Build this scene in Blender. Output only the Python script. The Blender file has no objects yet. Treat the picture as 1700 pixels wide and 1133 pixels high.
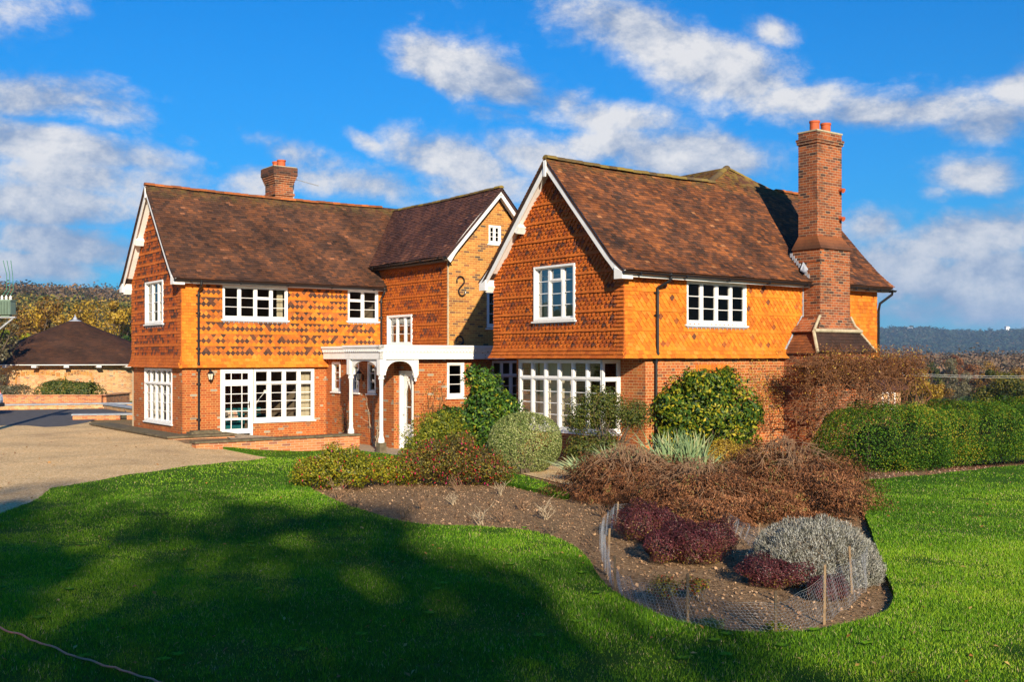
import bpy, math, random
import numpy as np
from mathutils import Vector, Matrix
from mathutils.geometry import delaunay_2d_cdt
R = math.radians
HAZE = 0.00013
scene = bpy.context.scene
COL = scene.collection
random.seed(7)
rng = np.random.default_rng(7)

# ------------------------------------------------------------------ camera
cam_d = bpy.data.cameras.new('camera')
cam = bpy.data.objects.new('camera', cam_d)
COL.objects.link(cam)
cam.location = (0, 0, 2.55)
cam.rotation_euler = (R(90), 0, 0)
cam_d.sensor_width = 36
cam_d.lens = 36 * 1760 / 1700
cam_d.shift_y = 27.5 / 1700
cam_d.clip_start = 0.1
cam_d.clip_end = 12000
scene.camera = cam

# ------------------------------------------------------------------ node helper
class G:
    def __init__(self, tree):
        self.t = tree; self.N = tree.nodes; self.L = tree.links
    def node(self, typ, **kw):
        n = self.N.new(typ)
        for k, v in kw.items(): setattr(n, k, v)
        return n
    def put(self, sock, v):
        if v is None: return
        if isinstance(v, bpy.types.NodeSocket): self.L.new(v, sock)
        else:
            if sock.type == 'RGBA' and not isinstance(v, (int, float)) and len(v) == 3: v = (*v, 1)
            sock.default_value = v
    def m(self, op, a, b=None, c=None, clamp=False):
        n = self.node('ShaderNodeMath', operation=op, use_clamp=clamp)
        self.put(n.inputs[0], a); self.put(n.inputs[1], b); self.put(n.inputs[2], c)
        return n.outputs[0]
    def mix(self, f, a, b, blend='MIX'):
        n = self.node('ShaderNodeMix', data_type='RGBA', blend_type=blend)
        self.put(n.inputs[0], f); self.put(n.inputs[6], a); self.put(n.inputs[7], b)
        return n.outputs[2]
    def noise(self, vec, scale, detail=3, rough=.55, out=0, dist=0):
        n = self.node('ShaderNodeTexNoise')
        self.put(n.inputs['Vector'], vec)
        n.inputs['Scale'].default_value = scale; n.inputs['Detail'].default_value = detail
        n.inputs['Roughness'].default_value = rough; n.inputs['Distortion'].default_value = dist
        return n.outputs[out]
    def ramp(self, f, stops, interp='LINEAR'):
        n = self.node('ShaderNodeValToRGB'); cr = n.color_ramp; cr.interpolation = interp
        while len(cr.elements) < len(stops): cr.elements.new(.5)
        for e, (p, c) in zip(cr.elements, stops):
            e.position = p; e.color = (*c, 1) if len(c) == 3 else c
        self.put(n.inputs[0], f)
        return n.outputs[0]
    def rng(self, v, a, b, c=0., d=1., smooth=False):
        n = self.node('ShaderNodeMapRange', clamp=True)
        if smooth: n.interpolation_type = 'SMOOTHSTEP'
        self.put(n.inputs[0], v); self.put(n.inputs[1], a); self.put(n.inputs[2], b)
        self.put(n.inputs[3], c); self.put(n.inputs[4], d)
        return n.outputs[0]
    def attr(self, name, out='Fac'):
        return self.node('ShaderNodeAttribute', attribute_name=name).outputs[out]

# ------------------------------------------------------------------ world, sun, exposure
SUNV = Vector((0.23, -0.973, math.tan(R(21.5)))).normalized()
world = bpy.data.worlds.new('World'); scene.world = world
world.use_nodes = True
wt = world.node_tree; wt.nodes.clear(); g = G(wt)
tc = g.node('ShaderNodeTexCoord')
sky = g.node('ShaderNodeTexSky', sky_type='NISHITA')
sky.sun_disc = False; sky.sun_elevation = R(21.5); sky.sun_rotation = R(166.7)
sky.air_density = 1.2; sky.dust_density = 0.3; sky.ozone_density = 4.0
sep = g.node('ShaderNodeSeparateXYZ'); g.put(sep.inputs[0], tc.outputs['Generated'])
az = g.m('ARCTAN2', sep.outputs[0], sep.outputs[1])
el = g.m('ARCSINE', sep.outputs[2])
skytint = g.mix(1.0, sky.outputs[0], (.02, .60, 1.12), 'MULTIPLY')
# clouds: soft masses placed by compass bearing and height above the horizon, broken up with noise
comb = g.node('ShaderNodeCombineXYZ')
g.put(comb.inputs[0], az); g.put(comb.inputs[1], g.m('MULTIPLY', el, 1.45)); g.put(comb.inputs[2], 0.37)
P = comb.outputs[0]
def cloud_noise(vec):
    a = g.noise(vec, 8.0, 13, .66, dist=.12)
    b = g.noise(vec, 2.6, 2, .5)
    return g.m('ADD', g.m('MULTIPLY', a, .72), g.m('MULTIPLY', b, .28))
n0 = cloud_noise(P)
off = g.node('ShaderNodeVectorMath', operation='ADD'); g.put(off.inputs[0], P); off.inputs[1].default_value = (-.012, .030, .0)
n1 = cloud_noise(off.outputs[0])
def pa(x, y):
    a = math.atan((x - 850) / 1760)
    return a, math.atan((594 - y) / 1760 * math.cos(a))
CL = [(730,112,90,34,22,.95),(850,150,130,36,24,.95),(960,185,95,36,26,.85),(1080,60,150,46,18,1.05),(1190,110,130,50,16,1.0),(1320,165,150,30,8,.75),
      (1480,190,170,34,4,.85),(1640,205,120,34,0,.8),(860,192,100,20,4,.7),(600,232,60,18,28,.75),(745,262,120,44,14,.95),(880,250,90,40,10,.9),
      (500,262,90,36,14,.85),(560,300,150,32,6,.85),(430,300,70,34,0,.8),(780,305,120,28,0,.7),(1040,196,80,24,6,.7),(1150,262,150,40,6,.9),(1000,240,110,34,0,.75),
      (1282,50,46,26,16,.8),(1610,290,76,34,12,.95),(1560,318,40,24,0,.6),(60,165,150,34,-8,.95),(170,175,90,36,16,.8),(80,240,220,36,6,1.1),(150,290,170,34,0,.9),
      (60,340,150,40,0,.95),(130,412,150,36,8,1.0),(60,440,130,30,0,.9),(1460,372,70,40,0,.9),(1600,395,170,46,-6,1.05),(1500,450,120,50,0,1.0),(1660,470,150,60,0,1.1),
      (1560,520,160,30,0,.8),(300,230,60,22,10,.5),(230,330,90,40,0,.6),(430,395,200,30,0,.35),(1695,150,40,36,0,.8),
      (-330,250,240,60,0,1.),(-500,420,300,60,0,1.),(2050,230,240,50,10,1.),(2250,420,300,70,0,1.),(300,-220,300,60,10,.9),(1300,-320,300,70,0,.9),(-400,-100,260,60,0,.8),(2100,-150,260,60,10,.8)]
tot = None
for (cx, cy, rx, ry, rot, s) in CL:
    a0, e0 = pa(cx, cy); sx = rx / 1760; sy = ry / 1760; c, sn = math.cos(R(rot)), math.sin(R(rot))
    da = g.m('SUBTRACT', az, a0); de = g.m('SUBTRACT', el, e0)
    u = g.m('MULTIPLY', g.m('SUBTRACT', g.m('MULTIPLY', da, c), g.m('MULTIPLY', de, sn)), 1 / sx)
    v = g.m('MULTIPLY', g.m('ADD', g.m('MULTIPLY', da, sn), g.m('MULTIPLY', de, c)), 1 / sy)
    r2 = g.m('ADD', g.m('MULTIPLY', u, u), g.m('MULTIPLY', v, v))
    w_ = g.m('MULTIPLY', g.m('EXPONENT', g.m('MULTIPLY', r2, -.70)), s * 1.0)
    tot = w_ if tot is None else g.m('MAXIMUM', tot, w_)
dens = g.m('ADD', tot, g.m('MULTIPLY', g.m('SUBTRACT', n0, .47), 3.0))
dens1 = g.m('ADD', tot, g.m('MULTIPLY', g.m('SUBTRACT', n1, .47), 3.0))
mask = g.rng(dens, .32, .92, 0, .96, True)
lit = g.rng(g.m('SUBTRACT', dens, dens1), -.42, .26, 0, 1)
thick = g.rng(dens, .5, 1.5, 0, 1)
low = g.rng(el, .02, .22, .0, 1)
shade = g.m('MULTIPLY', g.m('ADD', g.m('MULTIPLY', lit, .75), g.m('MULTIPLY', thick, .25)), g.m('ADD', .55, g.m('MULTIPLY', low, .45)))
ccol = g.ramp(shade, [(0, (.20, .32, .56)), (.28, (.38, .48, .68)), (.52, (.66, .71, .82)), (.8, (.97, .96, .97))])
bg0 = g.node('ShaderNodeBackground'); g.put(bg0.inputs[0], skytint); bg0.inputs[1].default_value = 0.075
bg1 = g.node('ShaderNodeBackground'); g.put(bg1.inputs[0], ccol); bg1.inputs[1].default_value = 0.50
veil = g.m('MULTIPLY', g.rng(el, -.02, .30, .50, 0), .8)
vb = g.node('ShaderNodeBackground'); vb.inputs[0].default_value = (.10, .30, .62, 1); vb.inputs[1].default_value = .5
mxv = g.node('ShaderNodeMixShader'); g.put(mxv.inputs[0], veil); g.L.new(bg0.outputs[0], mxv.inputs[1]); g.L.new(vb.outputs[0], mxv.inputs[2])
mx = g.node('ShaderNodeMixShader'); g.put(mx.inputs[0], mask); g.L.new(mxv.outputs[0], mx.inputs[1]); g.L.new(bg1.outputs[0], mx.inputs[2])
wo = g.node('ShaderNodeOutputWorld'); g.L.new(mx.outputs[0], wo.inputs[0])

sun_d = bpy.data.lights.new('sun', 'SUN'); sun = bpy.data.objects.new('sun', sun_d); COL.objects.link(sun)
sun_d.energy = 5.0; sun_d.angle = R(.53); sun_d.color = (1, .86, .66)
sun.rotation_euler = (-SUNV).to_track_quat('-Z', 'Y').to_euler()
sun.location = SUNV * 60
scene.view_settings.view_transform = 'Standard'; scene.view_settings.look = 'None'
scene.view_settings.exposure = 0.78; scene.view_settings.gamma = 1
scene.cycles.use_denoising = True
scene.cycles.max_bounces = 6; scene.cycles.transparent_max_bounces = 12
scene.cycles.volume_bounces = 0

# ------------------------------------------------------------------ materials
def newmat(name):
    m = bpy.data.materials.new(name); m.use_nodes = True
    t = m.node_tree; t.nodes.clear(); gg = G(t)
    out = gg.node('ShaderNodeOutputMaterial'); b = gg.node('ShaderNodeBsdfPrincipled')
    gg.L.new(b.outputs[0], out.inputs[0])
    return m, gg, b, out
def setbump(gg, b, h, strength=.5, dist=.01):
    n = gg.node('ShaderNodeBump'); n.inputs['Strength'].default_value = strength; n.inputs['Distance'].default_value = dist
    gg.put(n.inputs['Height'], h); gg.L.new(n.outputs[0], b.inputs['Normal'])
def plain(name, col, rough=.6, var=.12, scale=6, spec=.3, metal=0, bump=0, grime=None):
    m, gg, b, o = newmat(name)
    p = gg.node('ShaderNodeTexCoord').outputs['Object']
    n = gg.noise(p, scale, 5, .6)
    c = gg.mix(gg.rng(n, .3, .7), tuple(x * (1 - var) for x in col), tuple(min(1, x * (1 + var)) for x in col))
    if grime:
        n2 = gg.noise(p, 2.3, 6, .7)
        c = gg.mix(gg.rng(n2, .52, .75, 0, .8), c, grime)
    gg.put(b.inputs['Base Color'], c)
    b.inputs['Roughness'].default_value = rough; b.inputs['Specular IOR Level'].default_value = spec; b.inputs['Metallic'].default_value = metal
    if bump: setbump(gg, b, gg.noise(p, scale * 8, 4), bump, .01)
    return m
def tile_mat(name, stops, lich=None, rough=.75, big=.35, streak=0, lichz=None):
    m, gg, b, o = newmat(name)
    p = gg.node('ShaderNodeTexCoord').outputs['Object']
    r = gg.attr('rnd')
    c = gg.ramp(r, stops)
    n = gg.noise(p, .9, 5, .65)
    c = gg.mix(1.0, c, gg.ramp(n, [(.3, (1 - big,) * 3), (.7, (1 + big * .7,) * 3)]), 'MULTIPLY')
    n2 = gg.noise(p, 34, 4, .7)
    c = gg.mix(1.0, c, gg.ramp(n2, [(.3, (.72,) * 3), (.7, (1.2,) * 3)]), 'MULTIPLY')
    if lich:
        n3 = gg.noise(p, 5.5, 7, .75)
        c = gg.mix(gg.rng(n3, .60, .70, 0, .6), c, lich)
    if lichz:
        z = gg.node('ShaderNodeSeparateXYZ'); gg.put(z.inputs[0], p)
        f = gg.m('MULTIPLY', gg.rng(z.outputs[2], lichz[0], lichz[1]), gg.rng(gg.noise(p, 4, 6, .7), .42, .60, 0, .9))
        c = gg.mix(f, c, lichz[2])
    gg.put(b.inputs['Base Color'], c)
    b.inputs['Roughness'].default_value = rough; b.inputs['Specular IOR Level'].default_value = .25
    setbump(gg, b, n2, .35, .004)
    return m
def brick_mat(name, cols, mortar, flemish=True, dirt=None, mw=.010, ch=.0755, bw=.225, hw=.1125, rough=.85):
    m, gg, b, o = newmat(name)
    uv = gg.node('ShaderNodeUVMap', uv_map='UVMap').outputs[0]
    s = gg.node('ShaderNodeSeparateXYZ'); gg.put(s.inputs[0], uv)
    U, V = s.outputs[0], s.outputs[1]
    rowf = gg.m('DIVIDE', V, ch); row = gg.m('FLOOR', rowf); fv = gg.m('MULTIPLY', gg.m('FRACT', rowf), ch)
    par = gg.m('FRACT', gg.m('MULTIPLY', row, .5))
    per = bw + hw if flemish else bw
    uu = gg.m('DIVIDE', gg.m('ADD', gg.m('ADD', U, 50.0), gg.m('MULTIPLY', par, per)), per)
    cell = gg.m('FLOOR', uu); pu = gg.m('MULTIPLY', gg.m('FRACT', uu), per)
    if flemish:
        hd = gg.m('GREATER_THAN', pu, bw)
        pu2 = gg.m('SUBTRACT', pu, gg.m('MULTIPLY', hd, bw))
    else: hd = 0.0; pu2 = pu
    mort = gg.m('MAXIMUM', gg.m('LESS_THAN', pu2, mw), gg.m('LESS_THAN', fv, mw))
    cv = gg.node('ShaderNodeCombineXYZ'); gg.put(cv.inputs[0], cell); gg.put(cv.inputs[1], row); gg.put(cv.inputs[2], hd)
    wn = gg.node('ShaderNodeTexWhiteNoise'); gg.put(wn.inputs[0], cv.outputs[0])
    c = gg.ramp(wn.outputs[0], cols)
    p = gg.node('ShaderNodeTexCoord').outputs['Object']
    nb = gg.noise(p, 1.1, 4, .6); nf = gg.noise(p, 40, 3, .7)
    c = gg.mix(1.0, c, gg.ramp(nf, [(.3, (.75,) * 3), (.7, (1.2,) * 3)]), 'MULTIPLY')
    c = gg.mix(1.0, c, gg.ramp(nb, [(.3, (.8,) * 3), (.7, (1.15,) * 3)]), 'MULTIPLY')
    c = gg.mix(mort, c, gg.mix(gg.rng(nf, .3, .7), tuple(x * .8 for x in mortar), mortar))
    if dirt:
        c = gg.mix(gg.rng(gg.noise(p, 1.6, 7, .75), .52, .68, 0, dirt[1]), c, dirt[0])
    gg.put(b.inputs['Base Color'], c); b.inputs['Roughness'].default_value = rough; b.inputs['Specular IOR Level'].default_value = .2
    setbump(gg, b, gg.m('ADD', gg.m('MULTIPLY', mort, -1), gg.m('MULTIPLY', nf, .4)), .6, .006)
    return m
def leaf_mat(name, stops, trans=.35, rough=.5, spec=.35):
    m, gg, b, o = newmat(name)
    r = gg.attr('rnd')
    c = gg.ramp(r, stops)
    gg.put(b.inputs['Base Color'], c); b.inputs['Roughness'].default_value = rough; b.inputs['Specular IOR Level'].default_value = spec
    if trans:
        t = gg.node('ShaderNodeBsdfTranslucent'); gg.put(t.inputs[0], gg.mix(1.0, c, (1.3, 1.2, .6), 'MULTIPLY'))
        x = gg.node('ShaderNodeMixShader'); x.inputs[0].default_value = trans
        gg.L.new(b.outputs[0], x.inputs[1]); gg.L.new(t.outputs[0], x.inputs[2]); gg.L.new(x.outputs[0], o.inputs[0])
    return m

M = {}
WHITE = (.78, .775, .75)
M['white'] = plain('white_paint', WHITE, .45, .05, 3, .4, grime=(.62, .60, .54))
M['black'] = plain('black_iron', (.012, .012, .013), .3, .2, 8, .5)
M['lead'] = plain('lead_flashing', (.30, .32, .36), .5, .2, 9, .4)
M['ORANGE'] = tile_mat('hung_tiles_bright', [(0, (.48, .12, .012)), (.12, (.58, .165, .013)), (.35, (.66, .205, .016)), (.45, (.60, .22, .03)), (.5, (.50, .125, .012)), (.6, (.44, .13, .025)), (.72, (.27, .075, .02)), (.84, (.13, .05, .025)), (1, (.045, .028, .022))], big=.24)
M['RED'] = tile_mat('hung_tiles_red', [(0, (.40, .095, .014)), (.35, (.48, .125, .016)), (.5, (.34, .075, .012)), (.6, (.30, .07, .015)), (.72, (.24, .06, .02)), (.84, (.12, .045, .025)), (1, (.045, .028, .022))], big=.2)  # redder, darker tile tones, mainly for the left-facing walls
M['ROOF'] = tile_mat('roof_tiles', [(0, (.045, .026, .018)), (.25, (.095, .042, .022)), (.5, (.165, .060, .025)), (.75, (.27, .090, .028)), (.95, (.36, .125, .035)), (1, (.36, .20, .10))], lich=(.10, .085, .045), big=.45, lichz=(7.5, 8.5, (.24, .17, .03)))
M['ROOFL'] = tile_mat('roof_tiles_dark', [(0, (.038, .022, .016)), (.3, (.075, .036, .022)), (.6, (.120, .050, .025)), (.85, (.18, .066, .026)), (.97, (.24, .095, .045)), (1, (.32, .19, .11))], lich=(.085, .07, .04), big=.45, lichz=(7.9, 8.6, (.16, .12, .03)))
M['ROOFM'] = tile_mat('roof_tiles_purple', [(0, (.045, .022, .02)), (.4, (.085, .036, .026)), (.8, (.14, .056, .034)), (1, (.24, .10, .055))], lich=(.08, .075, .03), big=.25)
M['RIDGE'] = tile_mat('ridge_tiles_orange', [(0, (.20, .07, .025)), (.5, (.30, .09, .025)), (1, (.42, .13, .035))], lich=(.22, .15, .05), big=.4)
M['RIDGEM'] = tile_mat('ridge_tiles_mossy', [(0, (.09, .06, .03)), (.5, (.15, .10, .035)), (1, (.24, .17, .035))], lich=(.12, .11, .05), big=.4)
M['BRICKL'] = brick_mat('brick_red_grey_headers', [(0, (.34, .080, .022)), (.3, (.42, .105, .026)), (.55, (.28, .062, .020)), (.8, (.40, .13, .035)), (.93, (.22, .07, .035)), (.95, (.26, .22, .17)), (1, (.34, .29, .22))], (.62, .36, .13), mw=.009)
M['BRICKR'] = brick_mat('brick_red', [(0, (.36, .085, .024)), (.35, (.46, .125, .03)), (.6, (.29, .068, .022)), (.85, (.42, .15, .04)), (1, (.12, .06, .04))], (.62, .42, .20))
M['BRICKY'] = brick_mat('brick_yellow_brown', [(0, (.46, .20, .05)), (.4, (.40, .15, .045)), (.65, (.54, .27, .07)), (.85, (.26, .10, .045)), (1, (.08, .055, .05))], (.64, .44, .14), flemish=False)
M['BRICKC'] = brick_mat('brick_stack', [(0, (.27, .07, .026)), (.4, (.35, .10, .03)), (.7, (.19, .055, .024)), (.9, (.13, .05, .03)), (1, (.05, .03, .025))], (.42, .33, .21), flemish=False, dirt=((.045, .03, .022), .7))
M['BRICKS'] = brick_mat('brick_sooty', [(0, (.13, .05, .028)), (.4, (.17, .06, .03)), (.7, (.075, .035, .024)), (1, (.03, .022, .02))], (.16, .12, .09), flemish=False, dirt=((.03, .024, .02), .7))
M['BRICKW'] = brick_mat('brick_garden_wall', [(0, (.52, .17, .06)), (.5, (.60, .23, .09)), (.8, (.40, .12, .045)), (1, (.28, .12, .08))], (.55, .42, .27), flemish=False)
M['BRICKP'] = brick_mat('brick_pale', [(0, (.50, .24, .10)), (.4, (.56, .34, .14)), (.7, (.42, .15, .06)), (.92, (.50, .36, .20)), (1, (.16, .13, .12))], (.66, .54, .32), dirt=((.36, .15, .065), .75))
M['STONE'] = plain('mossy_coping_stone', (.13, .105, .065), .9, .35, 7, .15, bump=.6, grime=(.06, .055, .028))
M['SLATE'] = plain('grey_coping_stone', (.30, .32, .34), .7, .2, 5, .3, bump=.3)
M['CEMENT'] = plain('cement_fillet', (.42, .36, .24), .9, .2, 9, .15, bump=.5, grime=(.22, .18, .10))
M['POT'] = plain('terracotta', (.46, .10, .035), .7, .15, 12, .25)
M['INNER'] = plain('inner_plaster', (.30, .24, .17), .9, .1, 3, .1)
M['FLOORIN'] = plain('inner_floor', (.16, .10, .06), .6, .2, 3, .3)
M['CURT'] = plain('cream_cloth', (.66, .60, .46), .9, .08, 10, .1)
M['BARK'] = plain('bark', (.10, .075, .05), .9, .3, 20, .1, bump=.5)
M['BARKP'] = plain('pale_stem', (.34, .27, .18), .85, .3, 20, .15, bump=.4)
M['TWIG'] = plain('brown_twig', (.16, .075, .035), .8, .35, 20, .15)
M['GALV'] = plain('galvanised_steel', (.42, .43, .43), .5, .2, 20, .4, metal=.3)
M['WOOD'] = plain('weathered_stake', (.22, .15, .085), .8, .25, 25, .15, bump=.4)
M['RUBBER'] = plain('rubber', (.02, .02, .02), .8, .1, 8, .2)
def glass_mat(name, tint=(.9, .93, .92), refl=.16):
    m, gg, b, o = newmat(name)
    gg.N.remove(b)
    t = gg.node('ShaderNodeBsdfTransparent'); t.inputs[0].default_value = (*tint, 1)
    gl = gg.node('ShaderNodeBsdfGlossy'); gl.inputs['Roughness'].default_value = .03
    p = gg.node('ShaderNodeTexCoord').outputs['Object']
    bn = gg.node('ShaderNodeBump'); bn.inputs['Strength'].default_value = .12; bn.inputs['Distance'].default_value = .02
    gg.put(bn.inputs['Height'], gg.noise(p, 2.2, 2)); gg.L.new(bn.outputs[0], gl.inputs['Normal'])
    fr = gg.node('ShaderNodeFresnel'); fr.inputs[0].default_value = 1.5
    x = gg.node('ShaderNodeMixShader'); gg.put(x.inputs[0], gg.m('MULTIPLY', fr.outputs[0], .26))
    gg.L.new(t.outputs[0], x.inputs[1]); gg.L.new(gl.outputs[0], x.inputs[2]); gg.L.new(x.outputs[0], o.inputs[0])
    return m
M['GLASS'] = glass_mat('window_glass', (.80, .80, .78))

# ------------------------------------------------------------------ mesh helpers
H = Matrix.Translation((2.816, 26.5, 0)) @ Matrix.Rotation(math.atan2(.599, .8007), 4, 'Z')
HROT = math.atan2(.599, .8007)
class MB:
    def __init__(self): self.v = []; self.f = []; self.r = []; self.mi = []; self.uv = {}
    def poly(self, pts, rnd=0., mi=0):
        k = len(self.v); self.v += [tuple(p) for p in pts]; self.f.append(tuple(range(k, k + len(pts)))); self.r.append(rnd); self.mi.append(mi)
    def quad(self, a, b, c, d, rnd=0., mi=0): self.poly((a, b, c, d), rnd, mi)
    def box(self, x0, y0, z0, x1, y1, z1, rnd=0., mi=0):
        P = [(x0,y0,z0),(x1,y0,z0),(x1,y1,z0),(x0,y1,z0),(x0,y0,z1),(x1,y0,z1),(x1,y1,z1),(x0,y1,z1)]
        k = len(self.v); self.v += P
        for q in ((0,3,2,1),(4,5,6,7),(0,1,5,4),(1,2,6,5),(2,3,7,6),(3,0,4,7)):
            self.f.append(tuple(k + i for i in q)); self.r.append(rnd); self.mi.append(mi)
    def hexa(self, P, rnd=0., mi=0):
        k = len(self.v); self.v += [tuple(p) for p in P]
        for q in ((0,3,2,1),(4,5,6,7),(0,1,5,4),(1,2,6,5),(2,3,7,6),(3,0,4,7)):
            self.f.append(tuple(k + i for i in q)); self.r.append(rnd); self.mi.append(mi)
    def prism(self, pts, off, rnd=0., mi=0):
        """closed outline extruded by the vector off"""
        k = len(self.v); n = len(pts); off = Vector(off)
        self.v += [tuple(p) for p in pts] + [tuple(Vector(p) + off) for p in pts]
        fs = [tuple(range(k, k + n)), tuple(reversed(range(k + n, k + 2 * n)))] + [(k + i, k + n + i, k + n + (i + 1) % n, k + (i + 1) % n) for i in range(n)]
        for q in fs: self.f.append(q); self.r.append(rnd); self.mi.append(mi)
    def tube(self, pts, rad, sides=6, rnd=0., mi=0, cap=True):
        pts = [Vector(p) for p in pts]; n = len(pts)
        if not hasattr(rad, '__len__'): rad = [rad] * n
        k = len(self.v); prev = None
        for i, p in enumerate(pts):
            d = (pts[min(i + 1, n - 1)] - pts[max(i - 1, 0)])
            if d.length < 1e-9: d = Vector((0, 0, 1))
            d.normalize()
            if prev is None: a = d.orthogonal().normalized()
            else:
                a = (prev - d * prev.dot(d))
                a = a.normalized() if a.length > 1e-6 else d.orthogonal().normalized()
            prev = a; b = d.cross(a)
            for j in range(sides):
                t = 2 * math.pi * j / sides
                self.v.append(tuple(p + (a * math.cos(t) + b * math.sin(t)) * rad[i]))
        for i in range(n - 1):
            for j in range(sides):
                q = (k + i*sides + j, k + i*sides + (j+1) % sides, k + (i+1)*sides + (j+1) % sides, k + (i+1)*sides + j)
                self.f.append(q); self.r.append(rnd); self.mi.append(mi)
        if cap:
            self.f.append(tuple(reversed(range(k, k + sides)))); self.r.append(rnd); self.mi.append(mi)
            self.f.append(tuple(range(k + (n-1)*sides, k + n*sides))); self.r.append(rnd); self.mi.append(mi)
    def lathe(self, c, prof, sides=24, rnd=0., mi=0, capb=True, capt=True):
        k = len(self.v); n = len(prof)
        for (r, z) in prof:
            for j in range(sides):
                t = 2 * math.pi * j / sides
                self.v.append((c[0] + r * math.cos(t), c[1] + r * math.sin(t), c[2] + z))
        for i in range(n - 1):
            for j in range(sides):
                self.f.append((k + i*sides + j, k + i*sides + (j+1) % sides, k + (i+1)*sides + (j+1) % sides, k + (i+1)*sides + j)); self.r.append(rnd); self.mi.append(mi)
        if capb: self.f.append(tuple(reversed(range(k, k + sides)))); self.r.append(rnd); self.mi.append(mi)
        if capt: self.f.append(tuple(range(k + (n-1)*sides, k + n*sides))); self.r.append(rnd); self.mi.append(mi)
    def build_each(self, name, mats, parent=None):
        """one object for every connected piece"""
        par = list(range(len(self.v)))
        def fd(i):
            while par[i] != i: par[i] = par[par[i]]; i = par[i]
            return i
        for f in self.f:
            for j in f[1:]: par[fd(j)] = fd(f[0])
        grp = {}
        for k, f in enumerate(self.f): grp.setdefault(fd(f[0]), []).append(k)
        for ks in grp.values():
            q = MB(); mp = {}
            for k in ks:
                q.f.append(tuple(mp.setdefault(i, len(mp)) for i in self.f[k])); q.r.append(self.r[k]); q.mi.append(0)
            q.v = [self.v[i] for i in mp]; q.build(name, mats, parent)
    def build(self, name, mats, parent=None, smooth=False, mw=None):
        me = bpy.data.meshes.new(name)
        me.from_pydata(self.v, [], self.f)
        if not isinstance(mats, (list, tuple)): mats = [mats]
        for m_ in mats: me.materials.append(m_)
        co = np.array(self.v, dtype=np.float64).reshape(-1, 3)
        nf = len(me.polygons)
        nrm = np.zeros(nf * 3); me.polygons.foreach_get('normal', nrm); nrm = np.abs(nrm.reshape(-1, 3))
        lt = np.zeros(nf, dtype=np.int32); me.polygons.foreach_get('loop_total', lt)
        lv = np.zeros(len(me.loops), dtype=np.int32); me.loops.foreach_get('vertex_index', lv)
        fi = np.repeat(np.arange(nf), lt)
        N_ = nrm[fi]; P_ = co[lv]
        U = np.where(N_[:, 2] > .85, P_[:, 0], np.where(N_[:, 0] > N_[:, 1], P_[:, 1], P_[:, 0]))
        V = np.where(N_[:, 2] > .85, P_[:, 1], P_[:, 2])
        uvl = me.uv_layers.new(name='UVMap'); uvl.data.foreach_set('uv', np.stack([U, V], 1).astype(np.float32).ravel())
        at = me.attributes.new('rnd', 'FLOAT', 'FACE'); at.data.foreach_set('value', np.array(self.r, dtype=np.float32))
        if len(mats) > 1: me.polygons.foreach_set('material_index', np.array(self.mi, dtype=np.int32))
        if smooth: me.polygons.foreach_set('use_smooth', np.ones(nf, dtype=bool))
        me.update()
        o = bpy.data.objects.new(name, me); COL.objects.link(o)
        if parent is not None: o.parent = parent
        if mw is not None: o.matrix_world = mw
        return o
def tag(o, label=None, cat=None, group=None, kind=None):
    if label: o['label'] = label
    if cat: o['category'] = cat
    if group: o['group'] = group
    if kind: o['kind'] = kind
    return o
def empty(name, loc=(0, 0, 0), rz=0, label=None, cat=None, group=None):
    o = bpy.data.objects.new(name, None); COL.objects.link(o); o.empty_display_size = .3
    o.location = loc; o.rotation_euler = (0, 0, rz)
    return tag(o, label, cat, group)
def copy_tree(o, parent=None):
    c = o.copy(); COL.objects.link(c)
    if parent is not None: c.parent = parent
    for ch in list(o.children): copy_tree(ch, c)
    return c

# ground height near the house: level drive and lawn, dipping towards the porch
def sst(a, b, x):
    t = min(1, max(0, (x - a) / (b - a))); return t * t * (3 - 2 * t)
def gz(X, Y):
    return -.34 * sst(23, 30.5, Y) * sst(-9.6, -6.2, X) - .0 * X
def at(x, y, dz=0.):
    """ground point seen at photo pixel x, y"""
    Y = 1760 * 2.55 / max(y - 594, 4)
    for _ in range(12):
        X = (x - 850) / 1760 * Y
        Y = 1760 * (2.55 - gz(X, Y) - dz) / max(y - 594, 4)
    X = (x - 850) / 1760 * Y
    return X, Y
def pt(x, y, Y):
    """point seen at photo pixel x, y at distance Y"""
    return Vector(((x - 850) / 1760 * Y, Y, 2.55 + (594 - y) / 1760 * Y))
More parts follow.
